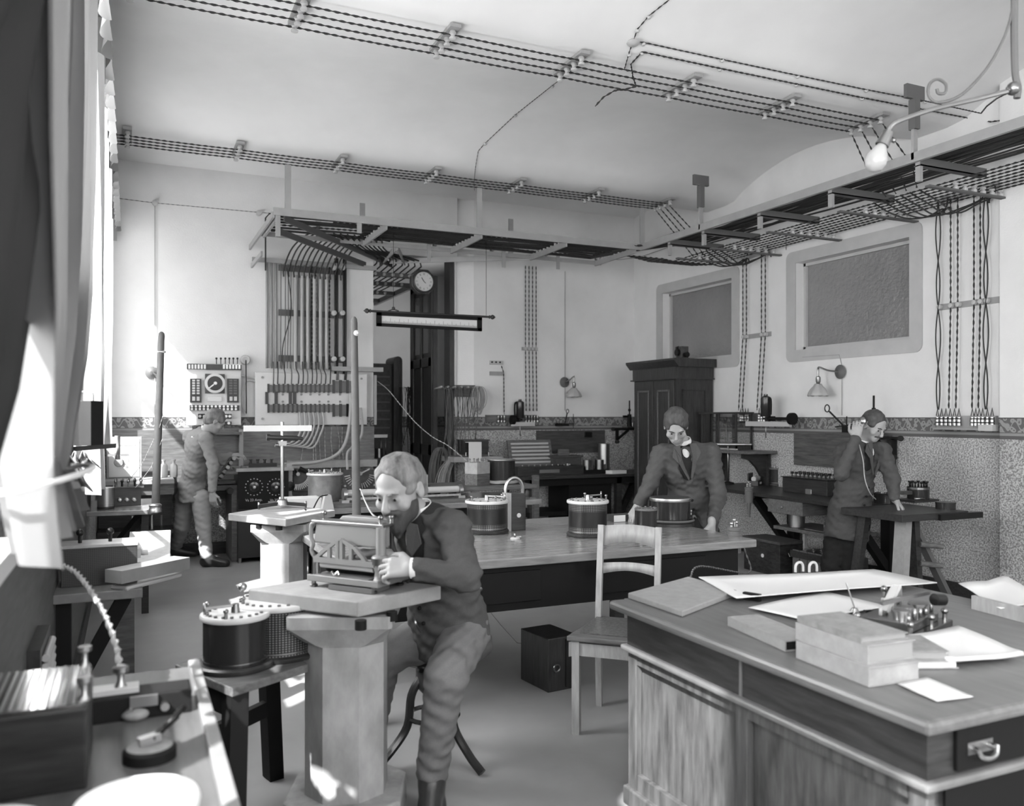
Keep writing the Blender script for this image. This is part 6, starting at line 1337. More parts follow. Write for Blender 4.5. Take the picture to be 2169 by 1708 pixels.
M().box(p+V(-.02, .05, -.02), (.1, .2, .03)).bar(p+V(-.13, 0, 0), p+V(.16, 0, -.01), .008, .008).cyl(p+V(.12, 0, -.06), p+V(.12, 0, .12), .004, n=6).build('bracket', MBLACK, t, world=True)
p = R(1790, 905, 6.05); t = thing('ring_lever', 'iron lever with a ring standing out from the right wall above the grained board', 'lever', p)
e = R(1757, 872, 6.05); M().bar(p, e, .012, .012).tube([e+V(0, .03+.03*math.cos(a), .03+.034*math.sin(a)) for a in [2*PI*k/16 for k in range(16)]], .006, 6, closed=True).build('lever_ring', BLACK, t, world=True)
M().box(p+V(.07, 0, -.02), (.16, .06, .06)).bar(p+V(0, .12, 0), p+V(0, -.14, .03), .01, .01).cyl(p+V(0, -.02, -.02), p+V(0, -.02, .1), .006, n=6).build('bracket', MBLACK, t, world=True)
def bracket_meter(label, c, ax):
    """c: column foot; ax: direction along wall of the arm root"""
    t = thing('column_instrument', label, 'instrument', c); M().cyl(c, c+V(0, 0, .16), .034, .026, 14).cyl(c+V(0, 0, .16), c+V(0, 0, .34), .009, n=8).cyl(c+V(0, 0, .2), c+V(0, 0, .23), .018, n=10).bar(c+V(0, 0, .13), c+ax*.1+V(0, 0, .13), .03, .03).build('column', MBLACK, t, world=True)
    m = M().box(c+V(0, 0, -.01), (.14, .14, .02)); m.cyl(c+ax*-.05, c+ax*-.05+V(0, 0, .05), .02, n=10).build('base', BRASS, t, world=True)
    M().bar(c+ax*-.06-V(0, 0, .035), c+ax*.26-V(0, 0, .035), .035, .03).bar(c+ax*.2-V(0, 0, .04), c+ax*.2-V(0, 0, .2), .035, .03).bar(c+ax*.02-V(0, 0, .05), c+ax*.2-V(0, 0, .17), .03, .025).cyl(c+ax*.2-V(0, 0, .2)-V(.02, .02, 0), c+ax*.2-V(0, 0, .2)+V(.02, .02, 0), .025, n=10).cyl(c+ax*.26-V(0, 0, .035)-V(.02, .02, 0), c+ax*.26-V(0, 0, .035)+V(.02, .02, 0), .025, n=10).build('iron_bracket', MBLACK, t, world=True)
    return t
bracket_meter('black column instrument on an iron wall bracket left of the tall cabinet', V(5.98, 9.42, 1.36), V(-.95, 0, 0))
bracket_meter('black column instrument on an iron wall bracket behind the telephoning man', V(6.02, 5.47, 1.34), V(0, -1.1, 0))
one('bracket_plank', M().b2((XR-.045, 5.36, .86), (XR-.03, 5.45, 1.3)), DWOOD, 'narrow dark upright plank below the iron bracket on the right wall', 'plank')
one('wall_board', M().b2((4.72, 9.61, 1.02), (5.72, 9.64, 1.31)), mat('dim_board', .05, .5, noise=.4, scale=4, grain=(1.5, 12, 12)), 'dark varnished board on the back wall behind the right bench', 'board')
p = B(1246, 920, 9.6); one('wall_socket', M().b2((p.x-.05, 9.59, p.z-.04), (p.x+.05, 9.61, p.z+.03)), BLACK, 'small black socket on the dark varnished back wall board', 'socket')
# back right bench
t = thing('back_bench', 'long dark bench along the back wall right of the passage', 'bench', (5.0, 9.2, 0)); zk = .78
M().b2((4.2, 8.88, zk-.035), (6.17, 9.62, zk)).build('bench_top', DWOOD, t, world=True, bevel=.004)
M().b2((4.25, 8.95, zk-.12), (6.1, 8.99, zk-.035)).b2((4.85, 9.0, .1), (5.45, 9.55, zk-.1)).b2((4.25, 8.95, .3), (4.8, 9.5, .35)).build('undercarriage', MBLACK, t, world=True)
for x in (4.3, 5.5): M().b2((x, 8.95, 0), (x+.07, 9.02, zk-.035)).build('leg', DWOOD, t, world=True)
M().bar((5.95, 9.2, zk-.05), (5.62, 9.2, .1), .06, .07).build('diagonal_brace', DWOOD, t, world=True)
a = B(1094, 985, 9.1); b = B(1190, 1000, 9.1)
t = thing('open_tray_box', 'wooden box with raised slatted lid and rows of plugs on the back bench', 'resistance box', ((a.x+b.x)/2+.1, 9.15, zk)); xw = b.x-a.x
M().b2((a.x, 9.05, zk), (b.x+.28, 9.28, zk+.11)).build('case', DWOOD, t, world=True, bevel=.003)
ld = M().prism([(9.28, zk+.11), (9.31, zk+.11), (9.40, zk+.42), (9.37, zk+.42)], a.x, b.x-.02, 0).build('lid', MWOOD, t, world=True)
for k in range(6):
    zz = zk+.14+.045*k; yy = 9.285+(zz-zk-.11)*.29; M().b2((a.x+.04, yy-.012, zz), (b.x-.06, yy+.004, zz+.022)).build('slat', PORC, ld, world=True)
many('plug', M().cyl((0, 0, 0), (0, 0, .02), .01, n=8), METAL, t, [(a.x+.08+.08*k, 9.1, zk+.11) for k in range(9)])
M().b2((a.x+.28, 9.045, zk+.03), (a.x+.55, 9.05, zk+.07)).build('name_plate', METAL, t, world=True)
p = B(1195, 990, 9.3); t = thing('carry_case', 'black case with a handle on the back bench', 'case', (p.x, 9.3, zk)); M().b2((-.2, -.08, 0), (.2, .1, .2)).b2((-.22, -.1, .2), (.22, .12, .225)).build('case_body', CHAR, t, bevel=.003); M().b2((-.08, -.02, .225), (.06, .02, .3)).build('handle_block', MWOOD, t)
p = B(1279, 985, 9.35); one('metal_cylinder', M().cyl((p.x, 9.35, zk), (p.x, 9.35, zk+.36), .075, n=22), METAL, 'tall shiny metal cylinder on the back bench near the cabinet', 'cylinder')
p = B(1240, 1000, 9.15); t = thing('coil_group', 'low black instrument with small coils and posts on the back bench', 'instrument', (p.x, 9.15, zk)); M().b2((-.3, -.08, 0), (.3, .1, .05)).build('base', BLACK, t)
for k, (x, h, r) in enumerate(((-.25, .08, .035), (-.1, .05, .03), (.02, .12, .05), (.1, .16, .012), (.2, .12, .055), (.27, .06, .02))): M().cyl((x, 0, .05), (x, 0, .05+h), r, n=14).build('coil', CHAR if k % 2 else BRASS, t)
p = B(1305, 1010, 9.0); one('paper_packet', M().box((p.x, 9.0, zk+.02), (.24, .12, .04), .2), PAPER, 'white paper packet at the cabinet end of the back bench', 'paper')
one('stand_post', M().b2((B(1137, 0, 8.1).x-.03, 8.1, 0), (B(1137, 0, 8.1).x+.03, 8.16, .86)), MWOOD, 'short upright wooden post in front of the back bench', 'post')
# chest, crate, floor things
t = thing('wooden_chest', 'battered black wooden chest with a white disc on the floor by the right wall', 'chest', (5.62, 6.3, 0))
M().b2((5.48, 6.06, .0), (5.76, 6.56, .3)).build('chest_body', mat('scratched_black', .02, .5, noise=.9, scale=18, grain=(1, 1, 3)), t, world=True, bevel=.004); M().b2((5.47, 6.05, .3), (5.77, 6.57, .325)).build('lid', CHAR, t, world=True, bevel=.003)
M().cyl((5.475, 6.29, .17), (5.48, 6.29, .17), .018, n=14).build('disc', PAPER, t, world=True); M().tube([(5.58, 6.055, .22), (5.58, 6.04, .19), (5.66, 6.04, .19), (5.66, 6.055, .22)], .005, 6).build('end_handle', BRASS, t, world=True)
t = thing('battery_crate', 'slatted battery crate with a round bar handle and terminals on the floor', 'crate', (5.72, 5.72, 0)); 
for k in range(6): M().b2((5.56+.0*k, 5.42+.095*k, .02), (5.575, 5.42+.095*k+.085, .27)).build('slat', MWOOD, t, world=True)
M().b2((5.55, 5.41, .2), (5.56, 6.0, .26)).b2((5.575, 5.42, 0), (5.9, 5.99, .25)).build('crate_body', DWOOD, t, world=True)
for y in (5.44, 5.97): M().bar((5.7, y, .0), (5.7, y, .45), .03, .02).build('handle_post', LWOOD, t, world=True)
M().cyl((5.7, 5.44, .44), (5.7, 5.97, .44), .014, n=10).build('bar_handle', LWOOD, t, world=True)
many('battery_terminal', M().cyl((0, 0, 0), (0, 0, .04), .006, n=6).box((0, 0, .03), (.04, .01, .006)), METAL, t, [(5.62+.09*j, 5.48+.1*k, .25) for k in range(5) for j in (0, 1)])
# trestle table
t = thing('trestle_table', 'trestle table with a thick dark edged top and peg legs near the right wall', 'table', (5.3, 4.5, 0)); zz = .8
M().b2((4.94, 4.24, zz-.05), (5.62, 4.8, zz)).build('table_top', DWOOD, t, world=True, bevel=.003)
M().b2((5.3, 4.22, zz-.055), (5.75, 4.27, zz-.012)).build('edge_slide', BLACK, t, world=True)
M().bar((5.14, 4.4, zz-.05), (5.02, 4.35, 0), .1, .06, (1, 0, 0)).build('leg', PAPERG, t, world=True)
M().bar((5.24, 4.42, zz-.05), (5.3, 4.42, 0), .1, .05, (1, 0, 0)).build('leg', DWOOD, t, world=True)
M().bar((5.26, 4.44, zz-.07), (5.72, 4.42, 0), .06, .035, (1, 0, 0)).build('leg', DRAIL, t, world=True)
M().bar((5.1, 4.72, zz-.05), (5.0, 4.76, 0), .07, .05, (1, 0, 0)).build('leg', DWOOD, t, world=True)
for z in (.56, .42): M().cyl((5.26, 4.36, z), (5.42, 4.3, z-.02), .02, n=12).build('peg', MWOOD, t, world=True)
p = F(1875, 1066, zz); t = thing('round_case', 'round black telephone case with a dark rim on the trestle table', 'case', p); M().lathe([(.085, 0), (.085, .07), (.09, .075), (.09, .08), (.08, .082), (.078, .07), (0, .07)], n=28).build('case_body', GLOSSB, t)
p = F(1945, 1062, zz); t = thing('plug_galvanometer', 'round brass instrument crowned by a ring of plugs on the trestle table', 'instrument', p)
M().cyl((0, 0, .02), (0, 0, .12), .085, n=26).build('body', GLOSSB, t); M().b2((-.16, -.1, 0), (.12, .1, .02)).build('base', DWOOD, t); M().lathe([(.088, .1), (.088, .115)], n=26).build('brass_band', BRASS, t)
many('plug', M().cyl((0, 0, 0), (0, 0, .035), .007, n=6).cyl((0, 0, .03), (0, 0, .045), .012, n=8), BLACK, t, [p+V(.065*math.cos(a), .065*math.sin(a), .12) for a in [2*PI*k/9 for k in range(9)]])
M().b2((-.19, -.02, .06), (-.09, .02, .09)).cyl((-.12, -.06, .03), (-.04, -.09, .03), .012, n=8).build('side_arm', BRASS, t)
p = F(2035, 1074, zz); one('flat_tin', M().lathe([(.07, 0), (.07, .04), (.072, .04), (.072, .052), (.0, .052)], V(5.58, 4.4, zz), 26), GLOSSB, 'flat round black tin at the right end of the trestle table', 'tin')
# ================================================================== PEOPLE (smooth blended fields turned into one skin each)
def field_mesh(prims, vox, noise=0, seed=0):
    P = [p for p in prims]; lo = np.array([1e9]*3); hi = -lo
    def bb(p):
        if p[0] == 'c': a = np.array(p[1]); b = np.array(p[3]); r = max(p[2], p[4]); return np.minimum(a, b)-r, np.maximum(a, b)+r
        c = np.array(p[1]); r = max(p[2]); return c-r, c+r
    for p in P:
        if p[0] in ('c', 'e'): a, b = bb(p); lo = np.minimum(lo, a); hi = np.maximum(hi, b)
    lo -= 3*vox; hi += 3*vox; n = np.ceil((hi-lo)/vox).astype(int)+1
    ax = [lo[i]+vox*np.arange(n[i]) for i in range(3)]; f = np.full(n, 1.0, np.float32)
    for p in P:
        k = p[-1]
        if p[0] == 'cut':      # keep the side where (x-c).n < 0
            c, nn = p[1], p[2]; g = (ax[0][:, None, None]-c[0])*nn[0]+(ax[1][None, :, None]-c[1])*nn[1]+(ax[2][None, None, :]-c[2])*nn[2]
            f = np.maximum(f, g.astype(np.float32)); continue
        a, b = bb(p) if p[0] in ('c', 'e') else bb(('e',)+tuple(p[1:])); m = k+2*vox+.004
        i0 = np.maximum(((a-m-lo)/vox).astype(int), 0); i1 = np.minimum(((b+m-lo)/vox).astype(int)+2, n)
        if (i1 <= i0).any(): continue
        X, Y, Z = np.meshgrid(ax[0][i0[0]:i1[0]], ax[1][i0[1]:i1[1]], ax[2][i0[2]:i1[2]], indexing='ij')
        if p[0] == 'c':
            A = np.array(p[1]); Bv = np.array(p[3])-A; L2 = max(Bv@Bv, 1e-9); t = np.clip(((X-A[0])*Bv[0]+(Y-A[1])*Bv[1]+(Z-A[2])*Bv[2])/L2, 0, 1)
            d = np.sqrt((X-A[0]-t*Bv[0])**2+(Y-A[1]-t*Bv[1])**2+(Z-A[2]-t*Bv[2])**2)-(p[2]+(p[4]-p[2])*t)
        else:
            c = p[1]; r = p[2]; R_ = p[3]; dx, dy, dz = X-c[0], Y-c[1], Z-c[2]
            q = [(dx*R_[j][0]+dy*R_[j][1]+dz*R_[j][2])/r[j] for j in range(3)]
            k0 = np.sqrt(q[0]**2+q[1]**2+q[2]**2)+1e-9; k1 = np.sqrt((q[0]/r[0])**2+(q[1]/r[1])**2+(q[2]/r[2])**2)+1e-9; d = k0*(k0-1)/k1
        s = tuple(slice(i0[j], i1[j]) for j in range(3)); F0 = f[s]
        if p[0] == '-e': h = np.clip(.5-.5*(F0+d)/max(k, 1e-4), 0, 1); f[s] = F0*(1-h)-d*h+k*h*(1-h)
        else: h = np.clip(.5+.5*(F0-d)/max(k, 1e-4), 0, 1); f[s] = F0*(1-h)+d*h-k*h*(1-h)
    if noise:
        X, Y, Z = np.meshgrid(*ax, indexing='ij', sparse=True); q = seed
        f += noise*(np.sin(31*X+39*Z+q)*np.sin(37*Y-43*Z+2*q)+.8*np.sin(97*Z+37*X-23*Y+q)*np.sin(31*X+43*Y)+.6*np.sin(133*Z-71*X+q+40*Y)*np.sin(51*Y-30*X)).astype(np.float32)
    ins = f < 0; c8 = sum(ins[a:n[0]-1+a, b:n[1]-1+b, c:n[2]-1+c].astype(np.int8) for a in (0, 1) for b in (0, 1) for c in (0, 1))
    act = (c8 > 0) & (c8 < 8); idx = np.full(act.shape, -1, np.int64); ijk = np.argwhere(act); idx[act] = np.arange(len(ijk))
    S = np.zeros((len(ijk), 3)); C_ = np.zeros(len(ijk))
    for d in range(3):
        for a in (0, 1):
            for b in (0, 1):
                o0 = np.zeros(3, int); o = [q for q in range(3) if q != d]; o0[o[0]] = a; o0[o[1]] = b; o1 = o0.copy(); o1[d] = 1
                f0 = f[tuple((ijk+o0).T)]; f1 = f[tuple((ijk+o1).T)]; m = (f0 < 0) != (f1 < 0); t = np.where(m, f0/(f0-f1+1e-12), 0)
                pt = np.tile(o0.astype(float), (len(ijk), 1)); pt[:, d] = t; S += pt*m[:, None]; C_ += m
    V_ = lo+vox*(ijk+S/C_[:, None]); Q = []
    for d in range(3):
        e, g = [q for q in range(3) if q != d]; sl0 = [slice(1, -1)]*3; A = ins; i = np.argwhere(np.logical_xor(np.take(A, range(0, n[d]-1), d), np.take(A, range(1, n[d]), d)))
        i = i[(i[:, e] > 0) & (i[:, g] > 0) & (i[:, e] < n[e]-1) & (i[:, g] < n[g]-1)]
        ue = np.zeros(3, int); ue[e] = 1; ug = np.zeros(3, int); ug[g] = 1
        q = np.stack([idx[tuple((i-ue-ug).T)], idx[tuple((i-ug).T)], idx[tuple(i.T)], idx[tuple((i-ue).T)]], 1); fl = ins[tuple(i.T)] ^ (d == 1)
        q[~fl] = q[~fl][:, ::-1]; Q.append(q)
    return V_, np.concatenate(Q)
def skin_obj(name, prims, vox, mt, parent, noise=0, seed=0, it=1):
    v, q = field_mesh(prims, vox, noise, seed)
    mi = np.array(MX[parent.name].inverted()); v = v@mi[:3, :3].T+mi[:3, 3]
    for _ in range(it):     # light smoothing
        acc = np.zeros_like(v); cnt = np.zeros(len(v))
        for a in range(4):
            np.add.at(acc, q[:, a], v[q[:, (a+1) % 4]]); np.add.at(cnt, q[:, a], 1); np.add.at(acc, q[:, (a+1) % 4], v[q[:, a]]); np.add.at(cnt, q[:, (a+1) % 4], 1)
        v = .5*v+.5*acc/cnt[:, None]
    me = bpy.data.meshes.new(name); me.from_pydata(v.tolist(), [], q.tolist()); me.materials.append(mt)
    me.polygons.foreach_set('use_smooth', [True]*len(q)); o = bpy.data.objects.new(name, me); COL.objects.link(o); o.parent = parent; MX[o.name] = MX[parent.name]; return o
CAMR = Vector((CC, -CS, 0)); CAMW = Vector((CS, CC, 0)); UZ = Vector((0, 0, 1))
def cdir(r, w, z): return (CAMR*r+CAMW*w+UZ*z).normalized()
def frame(u, f):
    u = Vector(u).normalized(); f = Vector(f); f = (f-u*f.dot(u)).normalized(); s = f.cross(u)*-1.0; return s.normalized(), f, u   # side (his left), front, up
def cap(a, ra, b, rb, k=.02): return ('c', tuple(a), ra, tuple(b), rb, k)
def ell(c, r, fr, k=.02, neg=False): return ('-e' if neg else 'e', tuple(c), tuple(r), [tuple(x) for x in fr], k)
def head_prims(c, fr, s=1.0, smile=0):
    S_, F_, U_ = fr; L = lambda a, b, d: c+S_*(a*s)+F_*(b*s)+U_*(d*s)
    P = [ell(L(0, -.012, .03), (.075*s, .094*s, .083*s), fr, .01), ell(L(0, .022, -.048), (.054*s, .062*s, .066*s), fr, .035), ell(L(0, .052, -.085), (.03*s, .03*s, .024*s), fr, .02),
         cap(L(-.034, .078, .018), .011*s, L(.034, .078, .018), .011*s, .014), cap(L(0, .088, .006), .008*s, L(0, .108, -.03), .012*s, .008), ell(L(0, .1, -.036), (.016*s, .012*s, .009*s), fr, .008)]
    for q in (-1, 1):
        P += [ell(L(q*.032, .098, -.002), (.017*s, .017*s, .012*s), fr, .01, True), ell(L(q*.031, .072, -.002), (.0125*s, .0125*s, .0125*s), fr, .003), ell(L(q*.045, .058, -.03), (.022*s, .02*s, .02*s), fr, .02),
              ell(L(q*.075, -.012, -.008), (.009*s, .02*s, .032*s), fr, .008), ell(L(q*.084, -.008, -.004), (.006*s, .011*s, .018*s), fr, .005, True)]
    P += [cap(L(-.018, .08, -.06), .006*s, L(.018, .08, -.06), .006*s, .006), cap(L(-.016, .08, -.07), .007*s, L(.016, .08, -.07), .007*s, .006), ell(L(0, .092, -.065), (.022*s, .006*s, .0016*s), fr, .003, True)]
    return P
def hair_prims(c, fr, s=1.0, top=.012, hl=-.045):
    S_, F_, U_ = fr; L = lambda a, b, d: c+S_*(a*s)+F_*(b*s)+U_*(d*s)
    return [ell(L(0, -.016, .036), ((.076+top*.7)*s, (.094+top*.6)*s, (.083+top)*s), fr, .01), ell(L(0, -.06, -.02), (.064*s, .05*s, .055*s), fr, .03),
            ell(L(0, .105, hl), (.064*s, .085*s, .1*s), fr, .02, True), ell(L(0, .12, -.06), (.085*s, .085*s, .07*s), fr, .012, True),
            ell(L(.078, .008, -.03), (.02*s, .028*s, .036*s), fr, .01, True), ell(L(-.078, .008, -.03), (.02*s, .028*s, .036*s), fr, .01, True), ell(L(0, -.02, -.125), (.1*s, .1*s, .06*s), fr, .01, True)]
def beard_prims(c, fr, s=1.0, full=True):
    S_, F_, U_ = fr; L = lambda a, b, d: c+S_*(a*s)+F_*(b*s)+U_*(d*s)
    P = []
    if full: P += [ell(L(0, .02, -.058), (.064*s, .07*s, .066*s), fr, .01), ell(L(0, .062, -.1), (.036*s, .036*s, .036*s), fr, .02), cap(L(0, .06, -.115), .022*s, L(0, .07, -.145), .012*s, .02),
        ell(L(0, .06, .0), (.05*s, .07*s, .048*s), fr, .01, True), ell(L(0, -.06, -.06), (.09*s, .05*s, .09*s), fr, .01, True), ell(L(0, .096, -.06), (.017*s, .03*s, .006*s), fr, .005, True)]
    P += [cap(L(-.028, .08, -.054), .007*s, L(0, .096, -.046), .009*s, .006), cap(L(.028, .08, -.054), .007*s, L(0, .096, -.046), .009*s, .006)]
    return P
def hand_prims(w, d, nrm, curl=(.5, .6, .7, .8), s=1.0, side=1, thumb=.6, spread=.02):
    """w wrist, d finger direction, nrm back-of-hand normal"""
    d = Vector(d).normalized(); nrm = Vector(nrm); nrm = (nrm-d*nrm.dot(d)).normalized(); sd = d.cross(nrm)*side; P = [cap(w-d*.03, .026*s, w+d*.012, .024*s, .01)]
    for i in range(4):
        b0 = w+d*.01+sd*(i-1.5)*.012*s; b1 = w+d*(.082-.004*abs(i-1.2))*s+sd*(i-1.5)*spread*s; P.append(cap(b0, .015*s, b1, .0125*s, .008))
        ln = (.042, .046, .043, .034)[i]*s; a = curl[i]*.6; p = b1; r = .0098*s
        for k, f in enumerate((1, .62, .5)):
            dr = (d*math.cos(a)-nrm*math.sin(a)+sd*(i-1.5)*.06).normalized(); q = p+dr*ln*f; P.append(cap(p, r, q, r*.9, .003)); p = q; r *= .9; a += curl[i]*.9
    t0 = w+d*.02*s-sd*.024*s; t1 = t0+(d*.55-sd*.65-nrm*.3*thumb).normalized()*.042*s; t2 = t1+(d*.85-sd*.2-nrm*.6*thumb).normalized()*.034*s; t3 = t2+(d*.9+sd*.1-nrm*.7*thumb).normalized()*.026*s
    P += [cap(t0, .017*s, t1, .0125*s, .01), cap(t1, .0115*s, t2, .011*s, .003), cap(t2, .011*s, t3, .009*s, .003)]; return P
def person(label, J, head, front, mats, vox=.007, hands=(), hem=None, beard=0, hair=(.012, HAIRD), scale=1.0, vopen=True, cutd=None, base=None, seed=0, foot=None, collar=.02):
    """J joints: pelvis chest neck shl shr ell elr wrl wrr hipl hipr knl knr anl anr tol tor"""
    g = lambda k: Vector(J[k]); base = base or Vector((g('anl').x, g('anl').y, 0)); t = thing('person', label, 'person', base)
    hc, hf, hu = head; hfr = frame(hu, hf); up = (g('neck')-g('pelvis')).normalized(); fr = frame(up, front); S_, F_, U_ = fr
    B_ = head_prims(hc, hfr, scale)+[cap(g('neck')-up*.04, .056, hc-hfr[2]*.05-hfr[1]*.02, .05, .02)]
    B_ += [ell(g('chest'), (.125, .085, .16), fr, .04), ell(g('pelvis'), (.14, .1, .12), fr, .04), ell((g('chest')+g('pelvis'))/2, (.12, .09, .16), fr, .05)]
    for s_ in 'lr':
        B_ += [cap(g('neck')-up*.09-F_*.03, .03, g('sh'+s_)-up*.03-F_*.035, .025, .01), cap(g('sh'+s_)-up*.03-F_*.035, .03, g('el'+s_), .038, .02), cap(g('el'+s_), .038, g('wr'+s_), .026, .01), cap(g('hip'+s_), .08, g('kn'+s_), .054, .03), cap(g('kn'+s_), .052, g('an'+s_), .035, .02), cap(g('an'+s_), .03, V(g('to'+s_).x, g('to'+s_).y, .04), .022, .02)]
    for h in hands: B_ += hand_prims(*h[:3], **h[3])
    skin_obj('body', B_, vox, SKIN, t)
    # jacket
    ch, pe, ne = g('chest'), g('pelvis'), g('neck'); mid = (ch+pe)/2
    K = [ell(ch+U_*.03, (.175, .125, .16), fr, .04), ell(mid, (.16, .125, .17), fr, .06), ell(pe+U_*.03, (.17, .13, .14), fr, .05), ell(ne-U_*.05, (.1, .085, .05), fr, .05)]
    for s_ in 'lr': K += [cap(ne-U_*.06, .055, g('sh'+s_)-U_*.005, .062, .05), cap(g('sh'+s_), .065, g('el'+s_), .055, .03), cap(g('el'+s_), .055, g('wr'+s_).lerp(g('el'+s_), .08), .04, .02)]
    if hem: K.append(cap(pe, .13, pe+Vector(hem), .14, .05)); K.append(cap(pe+S_*.05, .115, pe+Vector(hem)+S_*.065, .12, .04)); K.append(cap(pe-S_*.05, .115, pe+Vector(hem)-S_*.065, .12, .04))
    if vopen:
        K.append(ell(ch+F_*.14+U_*.12, (.055, .1, .17), fr, .008, True)); K.append(ell(ne+U_*.03, (.062, .062, .07), frame(U_, F_), .01, True))
        if vopen == 2: K.append(ell(pe+F_*.16-U_*.1, (.05, .1, .3), fr, .01, True))
    if hem: K.append(('cut', tuple(pe+Vector(hem)*1.35), tuple(Vector(hem).normalized()), 0))
    if cutd: K.append(('cut', tuple(cutd[0]), tuple(cutd[1]), 0))
    jk = skin_obj('jacket', K, vox, mats[0], t, .0042, seed)
    # shirt front, collar, tie
    skin_obj('shirt', [ell(ch+U_*.05, (.14, .108, .15), fr, .03), ell(ne-U_*.05, (.075, .07, .05), fr, .03), ell(mid, (.11, .095, .12), fr, .03)], vox, mats[2], t)
    if vopen: skin_obj('shirt_front', [ell(ne+F_*.055-U_*.075, (.036, .05, .065), fr, .01)], vox, SHIRT, t); 0
    if collar:
        q = Matrix((S_, F_, U_)).transposed(); c = M(); 
        c.lathe([(.055, -.012), (.058, .0), (.054, collar), (.05, collar-.002), (.052, -.01)], ne+U_*.012+F_*.008, 22, q).build('collar', SHIRT, t, world=True)
        if False: c0 = 0
        c0 = ne+F_*.062-U_*.005; M().prism([(-.035, .012), (-.035, -.012), (0, -.004), (.035, -.012), (.035, .012), (0, .004)], -.008, .008, 1).xf(Matrix.Translation(c0)@q.to_4x4()).build('bow_tie', MBLACK, t, world=True)
    # lapels: strips either side of the opening
    q = Matrix((S_, F_, U_)).transposed()
    if vopen:
        for s_ in (-1, 1):
            pts = [(s_*.03, .085, .03, .0), (s_*.068, .075, .02, 0), (s_*.088, .098, -.045, 0), (s_*.055, .123, -.09, 0), (s_*.01, .14, -.22, 0), (s_*.004, .136, -.2, 0), (s_*.034, .12, -.06, 0)]
            vs_ = [ne+S_*a*1.1+F_*(b+.022)+U_*d for a, b, d, _ in pts]; M().add(vs_, [tuple(range(len(pts)))] if s_ > 0 else [tuple(range(len(pts)))[::-1]]).build('lapel', mats[0], jk, world=True, solid=.006)
    # trousers and shoes
    T_ = [ell(pe, (.155, .12, .12), fr, .05)]
    for s_ in 'lr': T_ += [cap(g('hip'+s_), .098, g('kn'+s_), .074, .04), cap(g('kn'+s_), .072, g('an'+s_)+V(0, 0, .02), .06, .03)]
    skin_obj('trousers', T_, vox, mats[1], t, .0036, seed+2)
    for s_ in 'lr':
        a = g('an'+s_); to = g('to'+s_); a0 = V(a.x, a.y, .045); t0 = V(to.x, to.y, .032); skin_obj('shoe', [cap(a0, .046, t0, .038, .03), cap(a0, .048, a+V(0, 0, .03), .048, .03), cap(a, .044, t0, .034, .03), cap(a0+(a0-t0)*.15, .038, a0, .04, .02), ('cut', (0, 0, .002), (0, 0, -1), 0)], vox*.9, LEATHER, t)
    skin_obj('hair', hair_prims(hc, hfr, scale, hair[0], hair[2] if len(hair) > 2 else -.045), vox*.8, hair[1], t, .003, seed, 0)
    HL = lambda a, b, d: hc+hfr[0]*a*scale+hfr[1]*b*scale+hfr[2]*d*scale
    for q in (-1, 1):
        M().tube([HL(q*.016, .094, .016), HL(q*.032, .093, .022), HL(q*.05, .08, .017)], [.003, .0042, .0025], 6).build('eyebrow', hair[1], t, world=True)
        M().ball(HL(q*.031, .0805, -.003), .0062*scale, 6, (1, 1, 1)).build('eye', MBLACK, t, world=True)
    for k in range(3):
        bc = mid+F_*.142-U_*(.02+.07*k-.07); M().ball(bc, .009, 5).build('button', MBLACK, jk, world=True) if vopen else 0
    if beard: skin_obj('beard', beard_prims(hc, hfr, scale, beard > 1), vox*.8, hair[1] if beard < 3 else HAIRD, t, .001, seed)
    return t, fr, hfr
# --- seated man at the iron recording machine
hc = D(847, 1036, 3.18); hf = cdir(-.42, -.85, -.34); hu = cdir(-.18, -.3, .95)
J = dict(pelvis=D(948, 1312, 3.42), chest=D(925, 1165, 3.3), neck=D(893, 1092, 3.27), shl=D(957, 1118, 3.16), shr=D(862, 1130, 3.44), ell=D(985, 1222, 3.02), elr=D(842, 1215, 3.4), wrl=D(878, 1204, 2.98), wrr=D(812, 1180, 3.25),
         hipl=D(985, 1345, 3.38), hipr=D(915, 1350, 3.5), knl=D(945, 1432, 3.02), knr=D(815, 1385, 3.38), anl=D(915, 1645, 3.12), anr=D(775, 1600, 3.5), tol=D(908, 1712, 3.0), tor=D(740, 1640, 3.42))
hands = [(D(874, 1203, 2.98), cdir(-.95, .1, .0), cdir(0, -.75, .6), dict(curl=(.7, .8, .9, 1.0), side=-1)), (D(808, 1176, 3.22), cdir(-.9, -.3, .1), cdir(.2, .5, .8), dict(curl=(.5, .6, .7, .8), side=1))]
t, fr, hfr = person('seated bearded man in a suit bending over the iron machine in the foreground', J, (hc, hf, hu), cdir(-.62, -.78, 0), (SUITM, TROUS, SUITD), vox=.0052, collar=.04, hands=hands, hem=tuple(cdir(.1, .2, -1)*.1), beard=3, hair=(.006, HAIRL, -.012), cutd=None, base=F(905, 1700, 0), seed=1, scale=1.1)
w = D(882, 1204, 2.98); d = cdir(-1, .05, 0); M().cyl(w, w+d*.02, .036, .037, 16).build('cuff', SHIRT, t, world=True)
M().tube(smooth([D(877, 1303, 3.2), D(880, 1320, 3.18), D(886, 1333, 3.2), D(893, 1341, 3.22)], 5), .005, 6).build('watch_chain', METAL, t, world=True)
